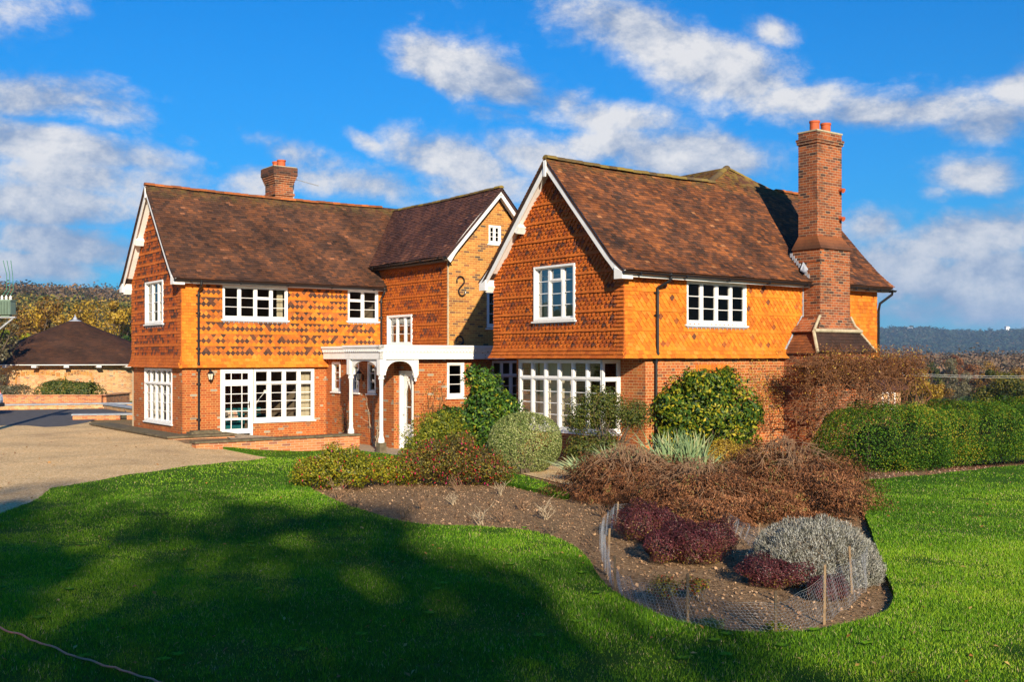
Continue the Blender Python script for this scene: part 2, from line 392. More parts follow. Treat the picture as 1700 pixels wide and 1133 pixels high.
# ------------------------------------------------------------------ 2-D clipping and tile fields
def clipc(poly, outline):
    """clip poly to a convex counter-clockwise outline"""
    n = len(outline)
    for i in range(n):
        (x0, y0), (x1, y1) = outline[i], outline[(i + 1) % n]
        ex, ey = x1 - x0, y1 - y0
        out = []
        m = len(poly)
        for j in range(m):
            p, q = poly[j], poly[(j + 1) % m]
            dp = ex * (p[1] - y0) - ey * (p[0] - x0); dq = ex * (q[1] - y0) - ey * (q[0] - x0)
            if dp >= 0: out.append(p)
            if (dp > 0 and dq < 0) or (dp < 0 and dq > 0):
                t = dp / (dp - dq); out.append((p[0] + (q[0] - p[0]) * t, p[1] + (q[1] - p[1]) * t))
        poly = out
        if len(poly) < 3: return []
    return poly
def rect(a, b, c, d): return [(a, b), (c, b), (c, d), (a, d)]
BIG = 99
def subtract(poly, holes):
    ps = [poly]
    for (u0, v0, u1, v1) in holes:
        nx = []
        for p in ps:
            xs = [q[0] for q in p]; ys = [q[1] for q in p]
            if max(xs) <= u0 or min(xs) >= u1 or max(ys) <= v0 or min(ys) >= v1: nx.append(p); continue
            for r in (rect(-BIG, -BIG, u0, BIG), rect(u1, -BIG, BIG, BIG), rect(u0, -BIG, u1, v0), rect(u0, v1, u1, BIG)):
                c = clipc(p, r)
                if len(c) >= 3:
                    ar = sum(c[i][0] * c[(i+1) % len(c)][1] - c[(i+1) % len(c)][0] * c[i][1] for i in range(len(c)))
                    if abs(ar) > 2e-4: nx.append(c)
        ps = nx
    return ps
def mapS(y): return lambda u, v, d: (u, y - d, v)
def mapW(x): return lambda u, v, d: (x - d, u, v)
def sheet(mb, f, outline, holes=(), rev=.14, mi=0):
    us = sorted({p[0] for p in outline} | {h[0] for h in holes} | {h[2] for h in holes})
    vs = sorted({p[1] for p in outline} | {h[1] for h in holes} | {h[3] for h in holes})
    for p in subtract(outline, holes): mb.poly([f(u, v, 0) for u, v in p], 0, mi)
    for (a, b, c, d) in holes:
        for (p, q) in (((a, b), (c, b)), ((c, b), (c, d)), ((c, d), (a, d)), ((a, d), (a, b))):
            mb.quad(f(*p, 0), f(*q, 0), f(*q, -rev), f(*p, -rev), 0, mi)
rt = random.Random(11)
def tiles(mb, f, outline, rowfn, v0, v1, gauge=.1, w=.165, holes=(), tb=.020, tt=.003, bend=None, jit=.004, lap=.055, stag=.5, sides=True):
    k = 0; v = v0
    ol = outline if callable(outline) else (lambda vv: outline)
    while v < v1 - 1e-6:
        o = ol(v); xs = [p[0] for p in o]; ua, ub = min(xs), max(xs)
        off = (k % 2) * stag * w + (rt.random() - .5) * .01
        n0 = int(math.floor((ua - off) / w)) - 1; n1 = int(math.ceil((ub - off) / w)) + 1
        for i in range(n0, n1):
            u = i * w + off; uc = u + w / 2
            if uc < ua - w or uc > ub + w: continue
            shape, rn = rowfn(k, uc, i)
            gp = .002
            a, b = u + gp, u + w - gp; t = v + gauge + lap
            jv = (rt.random() - .5) * .008
            if shape == 'point': pts = [(a, v + .074), (a + .006, v + .064), (uc - .016, v - .002), (uc + .016, v - .002), (b - .006, v + .064), (b, v + .074), (b, t + .02), (a, t + .02)]
            elif shape == 'round': pts = [(a, v + .05), (a + .012, v + .028), (a + .04, v + .008), (uc, v), (b - .04, v + .008), (b - .012, v + .028), (b, v + .05), (b, t), (a, t)]
            else: pts = [(a, v + jv), (b, v + jv), (b, t), (a, t)]
            pts = clipc(pts, o)
            if len(pts) < 3: continue
            jd = (rt.random() - .3) * jit; tw = (rt.random() - .5) * jit * 1.5 / w
            def D(q):
                return max(.0005, tt + (tb - tt) * (1 - (q[1] - v) / gauge)) + jd * (1 if q[1] < v + gauge * .8 else 0) + tw * (q[0] - uc) + (bend(q[0], q[1]) if bend else 0)
            for p in (subtract(pts, holes) if holes else [pts]):
                fr = [f(q[0], q[1], D(q)) for q in p]
                mb.poly(fr, rn)
                if sides:
                    m = len(p)
                    for j in range(m):
                        q0, q1 = p[j], p[(j + 1) % m]
                        if q1[0] - q0[0] > .001 or (abs(q1[0] - q0[0]) <= .001 and min(q0[1], q1[1]) < v + gauge * .5):
                            b0 = bend(*q0) if bend else 0; b1 = bend(*q1) if bend else 0
                            mb.quad(fr[j], f(q0[0], q0[1], b0 - .002), f(q1[0], q1[1], b1 - .002), fr[(j + 1) % m], rn * .9)
        v += gauge; k += 1
def rp(O, U, V):
    O, U, V = Vector(O), Vector(U), Vector(V); N_ = U.cross(V)
    return lambda u, v, d: tuple(O + U * u + V * v + N_ * d)
def nz(u, v, s=1.0, seed=0):
    return (math.sin(u * 1.7 * s + seed) * math.sin(v * 1.3 * s + seed * 2.1) + .5 * math.sin(u * 4.1 * s + v * 2.3 + seed))
def roofrow(lo=0., hi=1., seed=0.):
    def fn(k, u, i):
        x = rt.random()
        x = .14 + .58 * x ** 1.1 + .13 * nz(u, k * .1, 1.4, seed) + .07 * nz(u * 3.1, k * .33, 1.2, seed + 3)
        if rt.random() < .008: x = .97
        return 'plain', min(.98, max(0, lo + (hi - lo) * x))
    return fn

house = empty('brick_house', (2.816, 26.5, 0), HROT, 'large tile-hung brick country house with three gabled wings and white windows', 'house')
HP = house
rng1 = random.Random(3)

# ------------------------------------------------------------------ windows
WIN_N = [0]
def window(f, u0, u1, z0, z1, cols, rows, top=0., vent=(), sill=True, back=.085, frame=.055, mull=.06, label=None, outd=.028, arch=False, parent=None, fmat=None, colw=None):
    """casement window: outer frame, mullions, sashes, glazing bars; f maps (u, z, outward) into the house"""
    mb = MB(); fm = fmat or M['white']
    def bar(a, b, c, d, d0, d1):
        P8 = [f(a, b, d0), f(c, b, d0), f(c, d, d0), f(a, d, d0), f(a, b, d1), f(c, b, d1), f(c, d, d1), f(a, d, d1)]
        mb.hexa(P8)
    F_ = frame
    bar(u0, z0, u0 + F_, z1, -back, outd); bar(u1 - F_, z0, u1, z1, -back, outd)
    bar(u0 + F_, z1 - F_, u1 - F_, z1, -back, outd - .002); bar(u0 + F_, z0, u1 - F_, z0 + F_ * 1.25, -back, outd - .002)
    zt = z1 - F_ - top
    if top: bar(u0 + F_, zt - .055, u1 - F_, zt, -back, outd + .008)
    iu0, iu1 = u0 + F_, u1 - F_
    ws = colw or [1] * cols; tw = sum(ws); avail = (iu1 - iu0) - mull * (cols - 1)
    x = iu0
    for c in range(cols):
        cw = avail * ws[c] / tw; a, b = x, x + cw; x = b + mull
        if c < cols - 1: bar(b, z0 + F_, b + mull, z1 - F_, -back, .0)
        zl, zh = z0 + F_ * 1.25, (zt - .055 if top else z1 - F_)
        def sash(a, b, zl, zh, rws, s=.032, ds=-.012, nv=0):
            bar(a, zl, a + s, zh, -back + .02, ds); bar(b - s, zl, b, zh, -back + .02, ds)
            bar(a + s, zh - s, b - s, zh, -back + .02, ds - .002); bar(a + s, zl, b - s, zl + s * 1.2, -back + .02, ds - .002)
            for r in range(1, rws):
                zz = zl + s + (zh - zl - 2 * s) * r / rws
                bar(a + s, zz - .0095, b - s, zz + .0095, -back + .025, ds - .012)
            for r in range(1, nv + 1):
                uu = a + s + (b - a - 2 * s) * r / (nv + 1)
                bar(uu - .0095, zl + s, uu + .0095, zh - s, -back + .026, ds - .014)
        if c in vent:
            h = (zh - zl) / rows
            sash(a, b, zh - h, zh, 1, ds=.004); sash(a, b, zl, zh - h - .02, rows - 1)
            bar(a, zh - h - .02, b, zh - h, -back, .006)
        else: sash(a, b, zl, zh, rows)
        if top: sash(a, b, zt, z1 - F_, 1, s=.02)
    o = mb.build('window', [fm], parent or HP)
    if label: o['label'] = label
    gl = MB(); gd = -.052
    gl.quad(f(u0 + .02, z0 + .02, gd), f(u1 - .02, z0 + .02, gd), f(u1 - .02, z1 - .02, gd), f(u0 + .02, z1 - .02, gd))
    gl.build('pane', [M['GLASS']], o)
    if sill:
        s = MB(); e = .06
        P8 = [f(u0 - e, z0 - .05, -.02), f(u1 + e, z0 - .05, -.02), f(u1 + e, z0 - .002, -.02), f(u0 - e, z0 - .002, -.02),
              f(u0 - e, z0 - .05, outd + .04), f(u1 + e, z0 - .05, outd + .04), f(u1 + e, z0 - .014, outd + .04), f(u0 - e, z0 - .014, outd + .04)]
        s.hexa(P8); s.build('sill', [fm], o)
    return o
def hole(u0, u1, z0, z1, m=.02): return (u0 + m, z0 + m, u1 - m, z1 - m)
def lead_apron(f, u0, u1, z, parent):
    mb = MB(); n = max(4, int((u1 - u0) / .083)); w = (u1 - u0) / n
    for i in range(n):
        a = u0 + i * w; dz = .055 if i % 2 else .09
        mb.prism([f(a, z, .026), f(a + w * .5, z - dz, .030), f(a + w, z, .026)], Vector(f(0, 0, .008)) - Vector(f(0, 0, 0)))
    mb.hexa([f(u0 - .03, z - .03, .02), f(u1 + .03, z - .03, .02), f(u1 + .03, z + .02, .02), f(u0 - .03, z + .02, .02), f(u0 - .03, z - .03, .05), f(u1 + .03, z - .03, .05), f(u1 + .03, z + .02, .05), f(u0 - .03, z + .02, .05)])
    mb.build('flashing', [M['lead']], parent)

# ------------------------------------------------------------------ verges, eaves, ridges
def barge(gm, foot, apex, inner, wd=.23, th=.035, bell=.10, bl=.9, depth=.3, blocks=(.42,), name='bargeboard'):
    """gm(u, z, d): d outward from the board face; depth = distance back to the wall"""
    fx, fz = foot; ax, az_ = apex; L = math.hypot(ax - fx, az_ - fz); dx, dz = (ax - fx) / L, (az_ - fz) / L
    nx, nzz = -dz * inner, dx * inner          # outward (up) normal of the slope
    if nzz < 0: nx, nzz = -nx, -nzz
    mb = MB(); n = 18; pts = []
    for i in range(n + 1):
        s = L * i / n
        bo = bell * (1 - s / bl) ** 2 if s < bl else 0
        w = wd + (.07 * max(0, 1 - s / .45))
        o_ = (fx + dx * s + nx * (bo - .012), fz + dz * s + nzz * (bo - .012))
        q = (fx + dx * s + nx * (bo - w), fz + dz * s + nzz * (bo - w))
        if i == n:
            o_ = (ax, az_ - .012 / max(nzz, .1)); q = (ax, az_ - wd / max(nzz, .1))
        pts.append((o_, q))
    for i in range(n):
        (a, b), (c, d) = pts[i], pts[i + 1]
        mb.hexa([gm(*b, -th), gm(*d, -th), gm(*c, -th), gm(*a, -th), gm(*b, 0), gm(*d, 0), gm(*c, 0), gm(*a, 0)])
    # boarded soffit behind the board
    for i in range(n):
        (a, b), (c, d) = pts[i], pts[i + 1]
        k = .48
        p = (a[0] + (b[0] - a[0]) * k, a[1] + (b[1] - a[1]) * k); q = (c[0] + (d[0] - c[0]) * k, c[1] + (d[1] - c[1]) * k)
        mb.hexa([gm(*p, -depth), gm(*q, -depth), gm(q[0] + nx*.03, q[1] + nzz*.03, -depth), gm(p[0] + nx*.03, p[1] + nzz*.03, -depth),
                 gm(*p, -th), gm(*q, -th), gm(q[0] + nx*.03, q[1] + nzz*.03, -th), gm(p[0] + nx*.03, p[1] + nzz*.03, -th)])
    for t in blocks:
        s = L * t; ox, oz = fx + dx * s - nx * .14, fz + dz * s - nzz * .14
        r = [(ox - dx*.13, oz - dz*.13), (ox + dx*.13, oz + dz*.13), (ox + dx*.13 - nx*.15, oz + dz*.13 - nzz*.15), (ox - dx*.07 - nx*.19, oz - dz*.07 - nzz*.19)]
        mb.prism([gm(*p, -.04) for p in r], Vector(gm(0, 0, -depth + .0)) - Vector(gm(0, 0, -.04)))
    return mb.build(name, [M['white']], HP)
def ridge(name, mat, p0, p1, parent, r=.10, seg=.3, sag=0., seed=0):
    mb = MB(); p0, p1 = Vector(p0), Vector(p1); L = (p1 - p0).length; d = (p1 - p0) / L
    side = d.cross(Vector((0, 0, 1))).normalized(); up = side.cross(d)
    n = int(L / seg); rr = random.Random(seed)
    for i in range(n):
        a, b = i / n, (i + 1) / n
        lift = (rr.random() - .5) * .02; rv = rr.random()
        ring = []
        for t, rad in ((a, r * 1.0), (b + .02 / L, r * 1.1)):
            c = p0.lerp(p1, t) + Vector((0, 0, lift - sag * math.sin(math.pi * min(1, t))))
            ring.append([c + side * (rad * math.cos(th)) * 1.25 + up * (rad * math.sin(th) - .045) for th in [math.pi * q / 8 for q in range(9)]])
        for q in range(8): mb.quad(ring[0][q], ring[0][q+1], ring[1][q+1], ring[1][q], rv)
        mb.poly(ring[0], rv); mb.poly(list(reversed(ring[1])), rv)
    return mb.build(name, [M[mat]], parent)
def gutter(f, u0, u1, z, d, parent=None, r=.06):
    mb = MB(); n = 14; us = [u0 + (u1 - u0) * i / n for i in range(n + 1)]
    prof = [(math.cos(t) * r, math.sin(t) * r) for t in [math.pi + math.pi * q / 8 for q in range(9)]]
    for i in range(n):
        za = z - .02 * i / n + .004 * math.sin(i * 1.7); zb = z - .02 * (i + 1) / n + .004 * math.sin((i + 1) * 1.7)
        for q in range(8):
            (a, b), (c, e) = prof[q], prof[q + 1]
            mb.quad(f(us[i], za + b, d + a), f(us[i], za + e, d + c), f(us[i+1], zb + e, d + c), f(us[i+1], zb + b, d + a))
            mb.quad(f(us[i], za + b*.85 , d + a*.85), f(us[i+1], zb + b*.85, d + a*.85), f(us[i+1], zb + e*.85, d + c*.85), f(us[i], za + e*.85, d + c*.85))
        if i % 3 == 1: mb.hexa([f(us[i]-.012, za-.075, d-.07), f(us[i]+.012, za-.075, d-.07), f(us[i]+.012, za+.01, d-.07), f(us[i]-.012, za+.01, d-.07), f(us[i]-.012, za-.075, d+.068), f(us[i]+.012, za-.075, d+.068), f(us[i]+.012, za+.01, d+.068), f(us[i]-.012, za+.01, d+.068)])
    for uu, zz in ((u0, z), (u1, z - .02)): mb.poly([f(uu, zz + b, d + a) for a, b in prof])
    return mb.build('gutter', [M['black']], HP)
def downpipe(f, u, ztop, zbot, dtop, dwall, ugut=None, kink=None):
    mb = MB(); ug = u if ugut is None else ugut; r = .038
    pts = [f(ug, ztop + .06, dtop), f(ug, ztop - .08, dtop), f(ug + (u - ug) * .15, ztop - .14, dtop * .85 + dwall * .15), f(u, ztop - .30, dwall), f(u, ztop - .42, dwall)]
    if kink: pts += [f(u, kink[0] + .06, dwall), f(u + kink[2], kink[0] - .10, kink[1])]; u = u + kink[2]; dw = kink[1]
    else: dw = dwall
    pts += [f(u, zbot, dw)]
    mb.tube(pts, r, 10)
    zs = [ztop - .42] + ([kink[0] + .08, kink[0] - .14] if kink else []) 
    z = ztop - 1.0
    while z > zbot + .3: zs.append(z); z -= 1.15
    for zz in zs:
        d_ = dwall if (not kink or zz > kink[0]) else dw
        uu = (u - (kink[2] if kink and zz > kink[0] else 0))
        mb.tube([f(uu, zz - .035, d_), f(uu, zz + .035, d_)], r * 1.28, 10)
        mb.hexa([f(uu-.075, zz-.02, -.0), f(uu+.075, zz-.02, -.0), f(uu+.075, zz+.02, -.0), f(uu-.075, zz+.02, -.0), f(uu-.075, zz-.02, d_-.02), f(uu+.075, zz-.02, d_-.02), f(uu+.075, zz+.02, d_-.02), f(uu-.075, zz+.02, d_-.02)])
    return mb.build('downpipe', [M['black']], HP, smooth=False)
def eaves(f, u0, u1, zf0, zf1, d, wall=0.):
    """white fascia and soffit; d = distance out from the wall"""
    mb = MB()
    mb.hexa([f(u0, zf0, d - .025), f(u1, zf0, d - .025), f(u1, zf1, d - .025), f(u0, zf1, d - .025), f(u0, zf0, d), f(u1, zf0, d), f(u1, zf1, d), f(u0, zf1, d)])
    mb.hexa([f(u0, zf0 + .012, wall), f(u1, zf0 + .012, wall), f(u1, zf0 + .03, wall), f(u0, zf0 + .03, wall), f(u0, zf0 + .012, d - .027), f(u1, zf0 + .012, d - .027), f(u1, zf0 + .03, d - .027), f(u0, zf0 + .03, d - .027)])
    return mb.build('fascia', [M['white']], HP)
def slab(mb, f, outline, t0=-.012, t1=-.10):
    a = [f(u, v, t0) for u, v in outline]; b = [f(u, v, t1) for u, v in outline]
    mb.poly(a); mb.poly(list(reversed(b)))
    for i in range(len(a)): j = (i + 1) % len(a); mb.quad(a[i], b[i], b[j], a[j])

# ================================================================== RIGHT WING
S0, W0 = mapS(0), mapW(0)
def bellR(v, b=.10, l=.9): return b * (1 - v / l) ** 2 if v < l else 0
def wall_flare(z0, a=.13, h=.42): return lambda u, z: a * (1 - (z - z0) / h) ** 2 if z < z0 + h else 0.
ZB = 2.53
def rowR(hue=0., dark=.12, uq=(0, 99)):
    def fn(k, u, i):
        x = rt.random() * .5
        edge = u < uq[0] + .30 or u > uq[1] - .30
        if k < 3: return 'plain', x
        q = (k - 3) % 5
        if q in (3, 4) or edge: return ('point' if q == 3 and not edge else 'plain'), x * .9
        d = dark * (1 + .45 * nz(u, k * .1, 1.5, 2.))
        if rt.random() < d: x = .50 + rt.random() ** 1.4 * .42
        return 'point', x
    return fn
fl = wall_flare(ZB)
RW = 5.52; RL = 10.58; RZ0 = 4.65; RSL = (7.93 - RZ0) / 3.06
c_, s_ = math.cos(math.atan(RSL)), math.sin(math.atan(RSL))
RV = 3.06 / c_
wS = (2.19, 4.53, 3.43, 4.58); wW = (1.86, 3.61, 3.55, 5.05)
mb = MB()
hs = [hole(*wS)]
tiles(mb, S0, lambda v: rect(-.022 - fl(0, v + .03), 0 + ZB - .01, 6.99, 4.66), rowR(uq=(0, 99)), ZB, 4.62, holes=hs, bend=fl, tb=.030)
def rowS2(k, u, i): return 'plain', rt.random() * .5
tiles(mb, S0, lambda v: rect(8.3, ZB - .01, RL + .022 + fl(0, v + .03) * .0, 4.66), rowS2, ZB, 4.62, gauge=.115, w=.17, bend=fl)
o = mb.build('tile_hanging', [M['ORANGE']], HP)
mb = MB()
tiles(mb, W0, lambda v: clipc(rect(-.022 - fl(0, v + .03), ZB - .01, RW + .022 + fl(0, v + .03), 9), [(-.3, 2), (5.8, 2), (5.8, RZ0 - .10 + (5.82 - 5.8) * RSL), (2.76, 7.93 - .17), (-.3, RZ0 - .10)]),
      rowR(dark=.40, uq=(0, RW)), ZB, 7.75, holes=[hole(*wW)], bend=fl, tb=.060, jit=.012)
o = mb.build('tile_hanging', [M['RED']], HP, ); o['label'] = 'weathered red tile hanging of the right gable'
# structural sheets (felt behind the tiles, brick below)
mb = MB()
sheet(mb, mapS(.012), rect(0.012, ZB + .02, RL, 4.85), [hole(*wS)], .10)
sheet(mb, mapW(.012), [(.012, ZB + .02), (RW, ZB + .02), (RW, 4.8), (2.76, 7.75), (.012, 4.8)], [hole(*wW)], .10)
sheet(mb, mapS(RW), rect(0, ZB + .02, RL, 4.8)); sheet(mb, mapW(RL), [(0, ZB + .02), (RW, ZB + .02), (RW, 4.8), (2.76, 7.75), (0, 4.8)])
mb.quad((-.10, -.10, ZB + .012), (RL, -.10, ZB + .012), (RL, RW + .1, ZB + .012), (-.10, RW + .1, ZB + .012))
mb.build('upper_wall', [M['INNER']], HP)
mb = MB()
BY0 = .04
sheet(mb, mapS(BY0), rect(.75, -.6, RL - .04, ZB + .01), [hole(2.6, 3.9, .75, 2.1)])
sheet(mb, mapW(.75), rect(BY0, -.6, RW - .04, ZB + .01), [(1.0, .56, 4.5, 2.49)])
sheet(mb, mapW(RL - .04), rect(BY0, -.6, RW - .04, ZB + .01)); sheet(mb, mapS(RW - .04), rect(.75, -.6, RL - .04, ZB + .01))
mb.box(.10, .97, -.6, .748, 4.56, .555)
mb.build('brick_wall', [M['BRICKR']], HP)
mb = MB()  # dentil course of brick under the eaves of the garden side, arch over the hidden window
for i in range(11): mb.hexa([(2.6 + i*.118 + .004, BY0 - .006, 2.14), (2.6 + i*.118 + .108, BY0 - .006, 2.14), (2.6 + i*.118 + .108 + (i-5)*.004, BY0 - .006, 2.36), (2.6 + i*.118 + .004 + (i-5)*.004, BY0 - .006, 2.36),
     (2.6 + i*.118 + .004, BY0 + .02, 2.14), (2.6 + i*.118 + .108, BY0 + .02, 2.14), (2.6 + i*.118 + .108, BY0 + .02, 2.36), (2.6 + i*.118 + .004, BY0 + .02, 2.36)], rng1.random() * .4)
mb.build('brick_arch', [M['ORANGE']], HP)
w = window(S0, *wS, 4, 3, vent=(2,), label='four-light window under the eaves of the garden side'); lead_apron(S0, wS[0], wS[1], wS[2] - .05, w)
w = window(W0, *wW, 3, 4, vent=(1,), outd=.078, label='three-light window in the right gable'); lead_apron(W0, wW[0], wW[1], wW[2] - .05, w)
window(mapS(BY0), 2.6, 3.9, .75, 2.1, 3, 3, outd=.0, label='window half hidden by the magnolia')
# bay
bay = empty('bay_window', (0, 0, 0)); bay.parent = HP
window(mapW(.12), .97, 4.55, .56, 2.49, 6, 4, top=.40, parent=bay, outd=.0, frame=.07, mull=.075, sill=True)
window(mapS(.968), .12, .752, .56, 2.49, 1, 4, top=.40, parent=bay, outd=.0, frame=.075, sill=True)
window(lambda u, v, d: (u, 4.552 + d, v), .12, .752, .56, 2.49, 1, 4, top=.40, parent=bay, outd=.0, frame=.075, sill=True)
# window in the shaded entrance wall seen left of the bay
window(mapS(8.6), 2.1, 3.3, .95, 2.44, 3, 3, top=.40, outd=.01, label='shaded window behind the corner of the right gable')
# roof
roof = MB()
fRS = rp((0, -.3, RZ0), (1, 0, 0), (0, c_, s_)); fRN = rp((0, 5.82, RZ0), (-1, 0, 0), (0, -c_, s_))
sagR = lambda u: -.045 * math.sin(math.pi * min(max((u + .3) / 7.0, 0), 1)) + .012 * math.sin(u * 2.3)
bR = lambda u, v: bellR(v) + sagR(u) * min(1, v / 2) + .007 * nz(u, v, 2.1, .5)
VR = 3.06 / c_
tiles(roof, fRS, rect(-.36, 0, 10.98, VR), roofrow(0, 1, 1.), -.02, VR, bend=bR, tb=.017, jit=.011)
VP = 3.70 / c_
tiles(roof, fRS, [(6.0, VR), (7.6, VR), (7.55, VP), (7.5, VP)], roofrow(0, .9, 2.), VR - .0, VP, bend=lambda u, v: 0, jit=.008)
tiles(roof, fRN, rect(-10.98, 0, .36, VR), roofrow(0, 1, 4.), -.02, VR, w=.5, bend=lambda u, v: bellR(v), jit=.004, sides=False)
sl = MB()
for f_ in (fRS,): 
    n = 8
    for i in range(n):
        a, b = VR * i / n, VR * (i + 1) / n
        for (ua, ub) in ((-.34, 3.0), (3.0, 7.5), (7.5, 10.95)):
            A = [f_(ua, a, bR(ua, a) - .035), f_(ub, a, bR(ub, a) - .035), f_(ub, b, bR(ub, b) - .035), f_(ua, b, bR(ua, b) - .035)]
            B = [f_(ua, a, bR(ua, a) - .10), f_(ub, a, bR(ub, a) - .10), f_(ub, b, bR(ub, b) - .10), f_(ua, b, bR(ua, b) - .10)]
            sl.poly(A, .4); sl.poly(list(reversed(B)), .2)
            if ua < 0: sl.quad(A[0], B[0], B[3], A[3], .3)
            if ub > 10: sl.quad(A[1], B[1], B[2], A[2], .3)
            if i == 0: sl.quad(A[0], A[1], B[1], B[0], .2)
slab(sl, fRN, rect(-10.95, -.0, .34, VR - .02))
# low cross roof rising behind the ridge
cr = MB()
zp = RZ0 + (3.40 + .3) * RSL
def tri(pts, r=.3): cr.poly(pts, r)
tri([(6.05, 2.76, 7.90), (7.55, 3.40, zp - .02), (7.55, 9.5, zp - .02), (6.05, 9.5, 7.90)])
tri([(7.55, 3.40, zp - .02), (9.25, 3.02, 7.90), (9.25, 9.5, 7.90), (7.55, 9.5, zp - .02)])
tri([(7.55, 3.40, zp - .02), (7.6, 2.76, 7.93), (9.25, 2.8, 7.93)])
tri([(6.05, 9.5, 5.0), (9.25, 9.5, 5.0), (9.25, 9.5, 7.9), (7.55, 9.5, zp), (6.05, 9.5, 7.9)])
tri([(6.05, 5.6, 5.0), (6.05, 9.5, 5.0), (6.05, 9.5, 7.9), (6.05, 5.6, 7.9)]); tri([(9.25, 5.6, 5.0), (9.25, 9.5, 5.0), (9.25, 9.5, 7.9), (9.25, 5.6, 7.9)])
tl = math.atan((zp - 7.92) / 1.5)
fCL = rp((6.05, 0, 7.90), (0, -1, 0), (math.cos(tl), 0, math.sin(tl))); Vc = 1.5 / math.cos(tl)
tiles(roof, fCL, [(-9.5, 0), (-2.78, 0), (-3.40, Vc), (-9.5, Vc)], roofrow(.2, .8, 3.), 0, Vc, w=.165, jit=.006)
tr = math.atan((zp - 7.92) / 1.7)
fCR = rp((9.25, 0, 7.90), (0, 1, 0), (-math.cos(tr), 0, math.sin(tr))); Vd = 1.7 / math.cos(tr)
tiles(roof, fCR, [(3.02, 0), (9.5, 0), (9.5, Vd), (3.4, Vd)], roofrow(.2, .8, 3.), 0, Vd, w=.165, jit=.006)
fr3 = rp((7.6, 2.78, 7.935), (1, 0, 0), Vector((0, .3, .30)).normalized())
r1 = roof.build('roof', [M['ROOF']], HP); r1['label'] = 'mottled tile roof of the right wing'
sl.build('roof_deck', [M['ROOFL']], r1); cr.build('cross_roof', [M['ROOF']], r1)
ridge('ridge_tiles', 'RIDGEM', (-.34, 2.76, 7.95), (6.2, 2.76, 7.93), r1, sag=.045)
ridge('ridge_tiles', 'RIDGEM', (6.1, 2.80, 7.95), (7.55, 3.40, zp), r1, r=.085, seed=4)
ridge('ridge_tiles', 'RIDGEM', (7.5, 3.40, zp - .01), (9.3, 2.95, 7.92), r1, r=.085, seed=5)
ridge('ridge_tiles', 'RIDGE', (9.2, 2.78, 7.95), (10.98, 2.76, 7.95), r1, r=.09, seed=6)
gmR = lambda u, z, d: (-.33 - d, u, z)
barge(gmR, (-.3, RZ0), (2.76, 7.93), 1, depth=.33, blocks=()); barge(gmR, (5.82, RZ0), (2.76, 7.93), -1, depth=.33, blocks=(.02, .50))
mb = MB(); mb.prism([(-.368, 2.70, 7.86), (-.368, 2.82, 7.86), (-.368, 2.80, 7.42), (-.368, 2.72, 7.42)], (.03, 0, 0))
for yy, sg in ((-.30, 1), (5.82, -1)):   # boxed feet
    mb.prism([(-.36, yy, 4.50), (-.36, yy + sg * .30, 4.50), (-.36, yy + sg * .30, 4.80), (-.36, yy, 4.66)], (.36, 0, 0))
mb.build_each('boxed_eaves', [M['white']], HP)
eaves(S0, -.0, 6.98, 4.555, 4.70, .27); eaves(S0, 8.38, 10.95, 4.555, 4.70, .27)
gutter(S0, -.36, 7.25, 4.67, .345); gutter(S0, 8.2, 11.05, 4.65, .345)
downpipe(S0, 1.066, 4.63, -.1, .345, .085, ugut=1.28, kink=(ZB + .05, .03, 0.))
mb = MB(); mb.tube([(10.9, -.345, 4.6), (10.9, -.34, 4.5), (10.62, -.1, 4.22), (10.62, -.05, 4.0), (10.62, -.05, 2.6)], .04, 8); mb.build('downpipe', [M['black']], HP)

# big chimney stack on the garden side
ch = empty('chimney_stack', (0, 0, 0)); ch.parent = HP
mb = MB()
mb.box(6.98, -.62, 3.70, 8.37, .35, 5.68)
mb.box(6.96, -.64, 5.30, 8.39, .33, 5.375)
mb.box(7.10, -.42, 5.9, 8.25, .24, 9.08)
mb.box(7.065, -.455, 8.74, 8.285, .275, 8.82); mb.box(7.045, -.475, 8.822, 8.305, .295, 8.90)
mb.hexa([(6.42, -.82, 3.28), (8.55, -.82, 3.28), (8.55, .0, 3.28), (6.42, .0, 3.28), (6.66, -.70, 3.45), (8.47, -.70, 3.45), (8.47, .0, 3.45), (6.66, .0, 3.45)])
mb.hexa([(6.66, -.70, 3.451), (8.47, -.70, 3.451), (8.47, .0, 3.451), (6.66, .0, 3.451), (6.90, -.64, 3.699), (8.39, -.64, 3.699), (8.39, .0, 3.699), (6.90, .0, 3.699)])
mb.box(6.2, -1.05, -.6, 8.8, .03, 2.70)
mb.build('brick_shaft', [M['BRICKC']], ch)
mb = MB()   # tiled weathering round the foot of the shaft
for (z0, z1, a, b) in ((5.67, 6.06, (6.93, -.68, 8.43, .36), (7.10, -.42, 8.25, .24)),):
    n = 4
    for i in range(n):
        t0, t1 = i / n, (i + 1) / n
        L0 = [a[j] + (b[j] - a[j]) * t0 for j in range(4)]; L1 = [a[j] + (b[j] - a[j]) * t1 for j in range(4)]
        za = z0 + (z1 - z0) * t0; zb = z0 + (z1 - z0) * t1
        mb.hexa([(L0[0], L0[1], za), (L0[2], L0[1], za), (L0[2], L0[3], za), (L0[0], L0[3], za), (L1[0] - .015, L1[1] - .015, zb), (L1[2] + .015, L1[1] - .015, zb), (L1[2] + .015, L1[3], zb), (L1[0] - .015, L1[3], zb)], .3 + .12 * i)
mb.build('tiled_weathering', [M['ROOF']], ch); mb = MB()
fW1 = rp((6.14, 0, 2.66), (0, -1, 0), Vector((.80, 0, 1.06)).normalized())
tiles(mb, fW1, [(0, 0), (1.08, 0), (.62, 1.33), (0, 1.33)], roofrow(.35, .9, 1.), 0, 1.33, jit=.006)
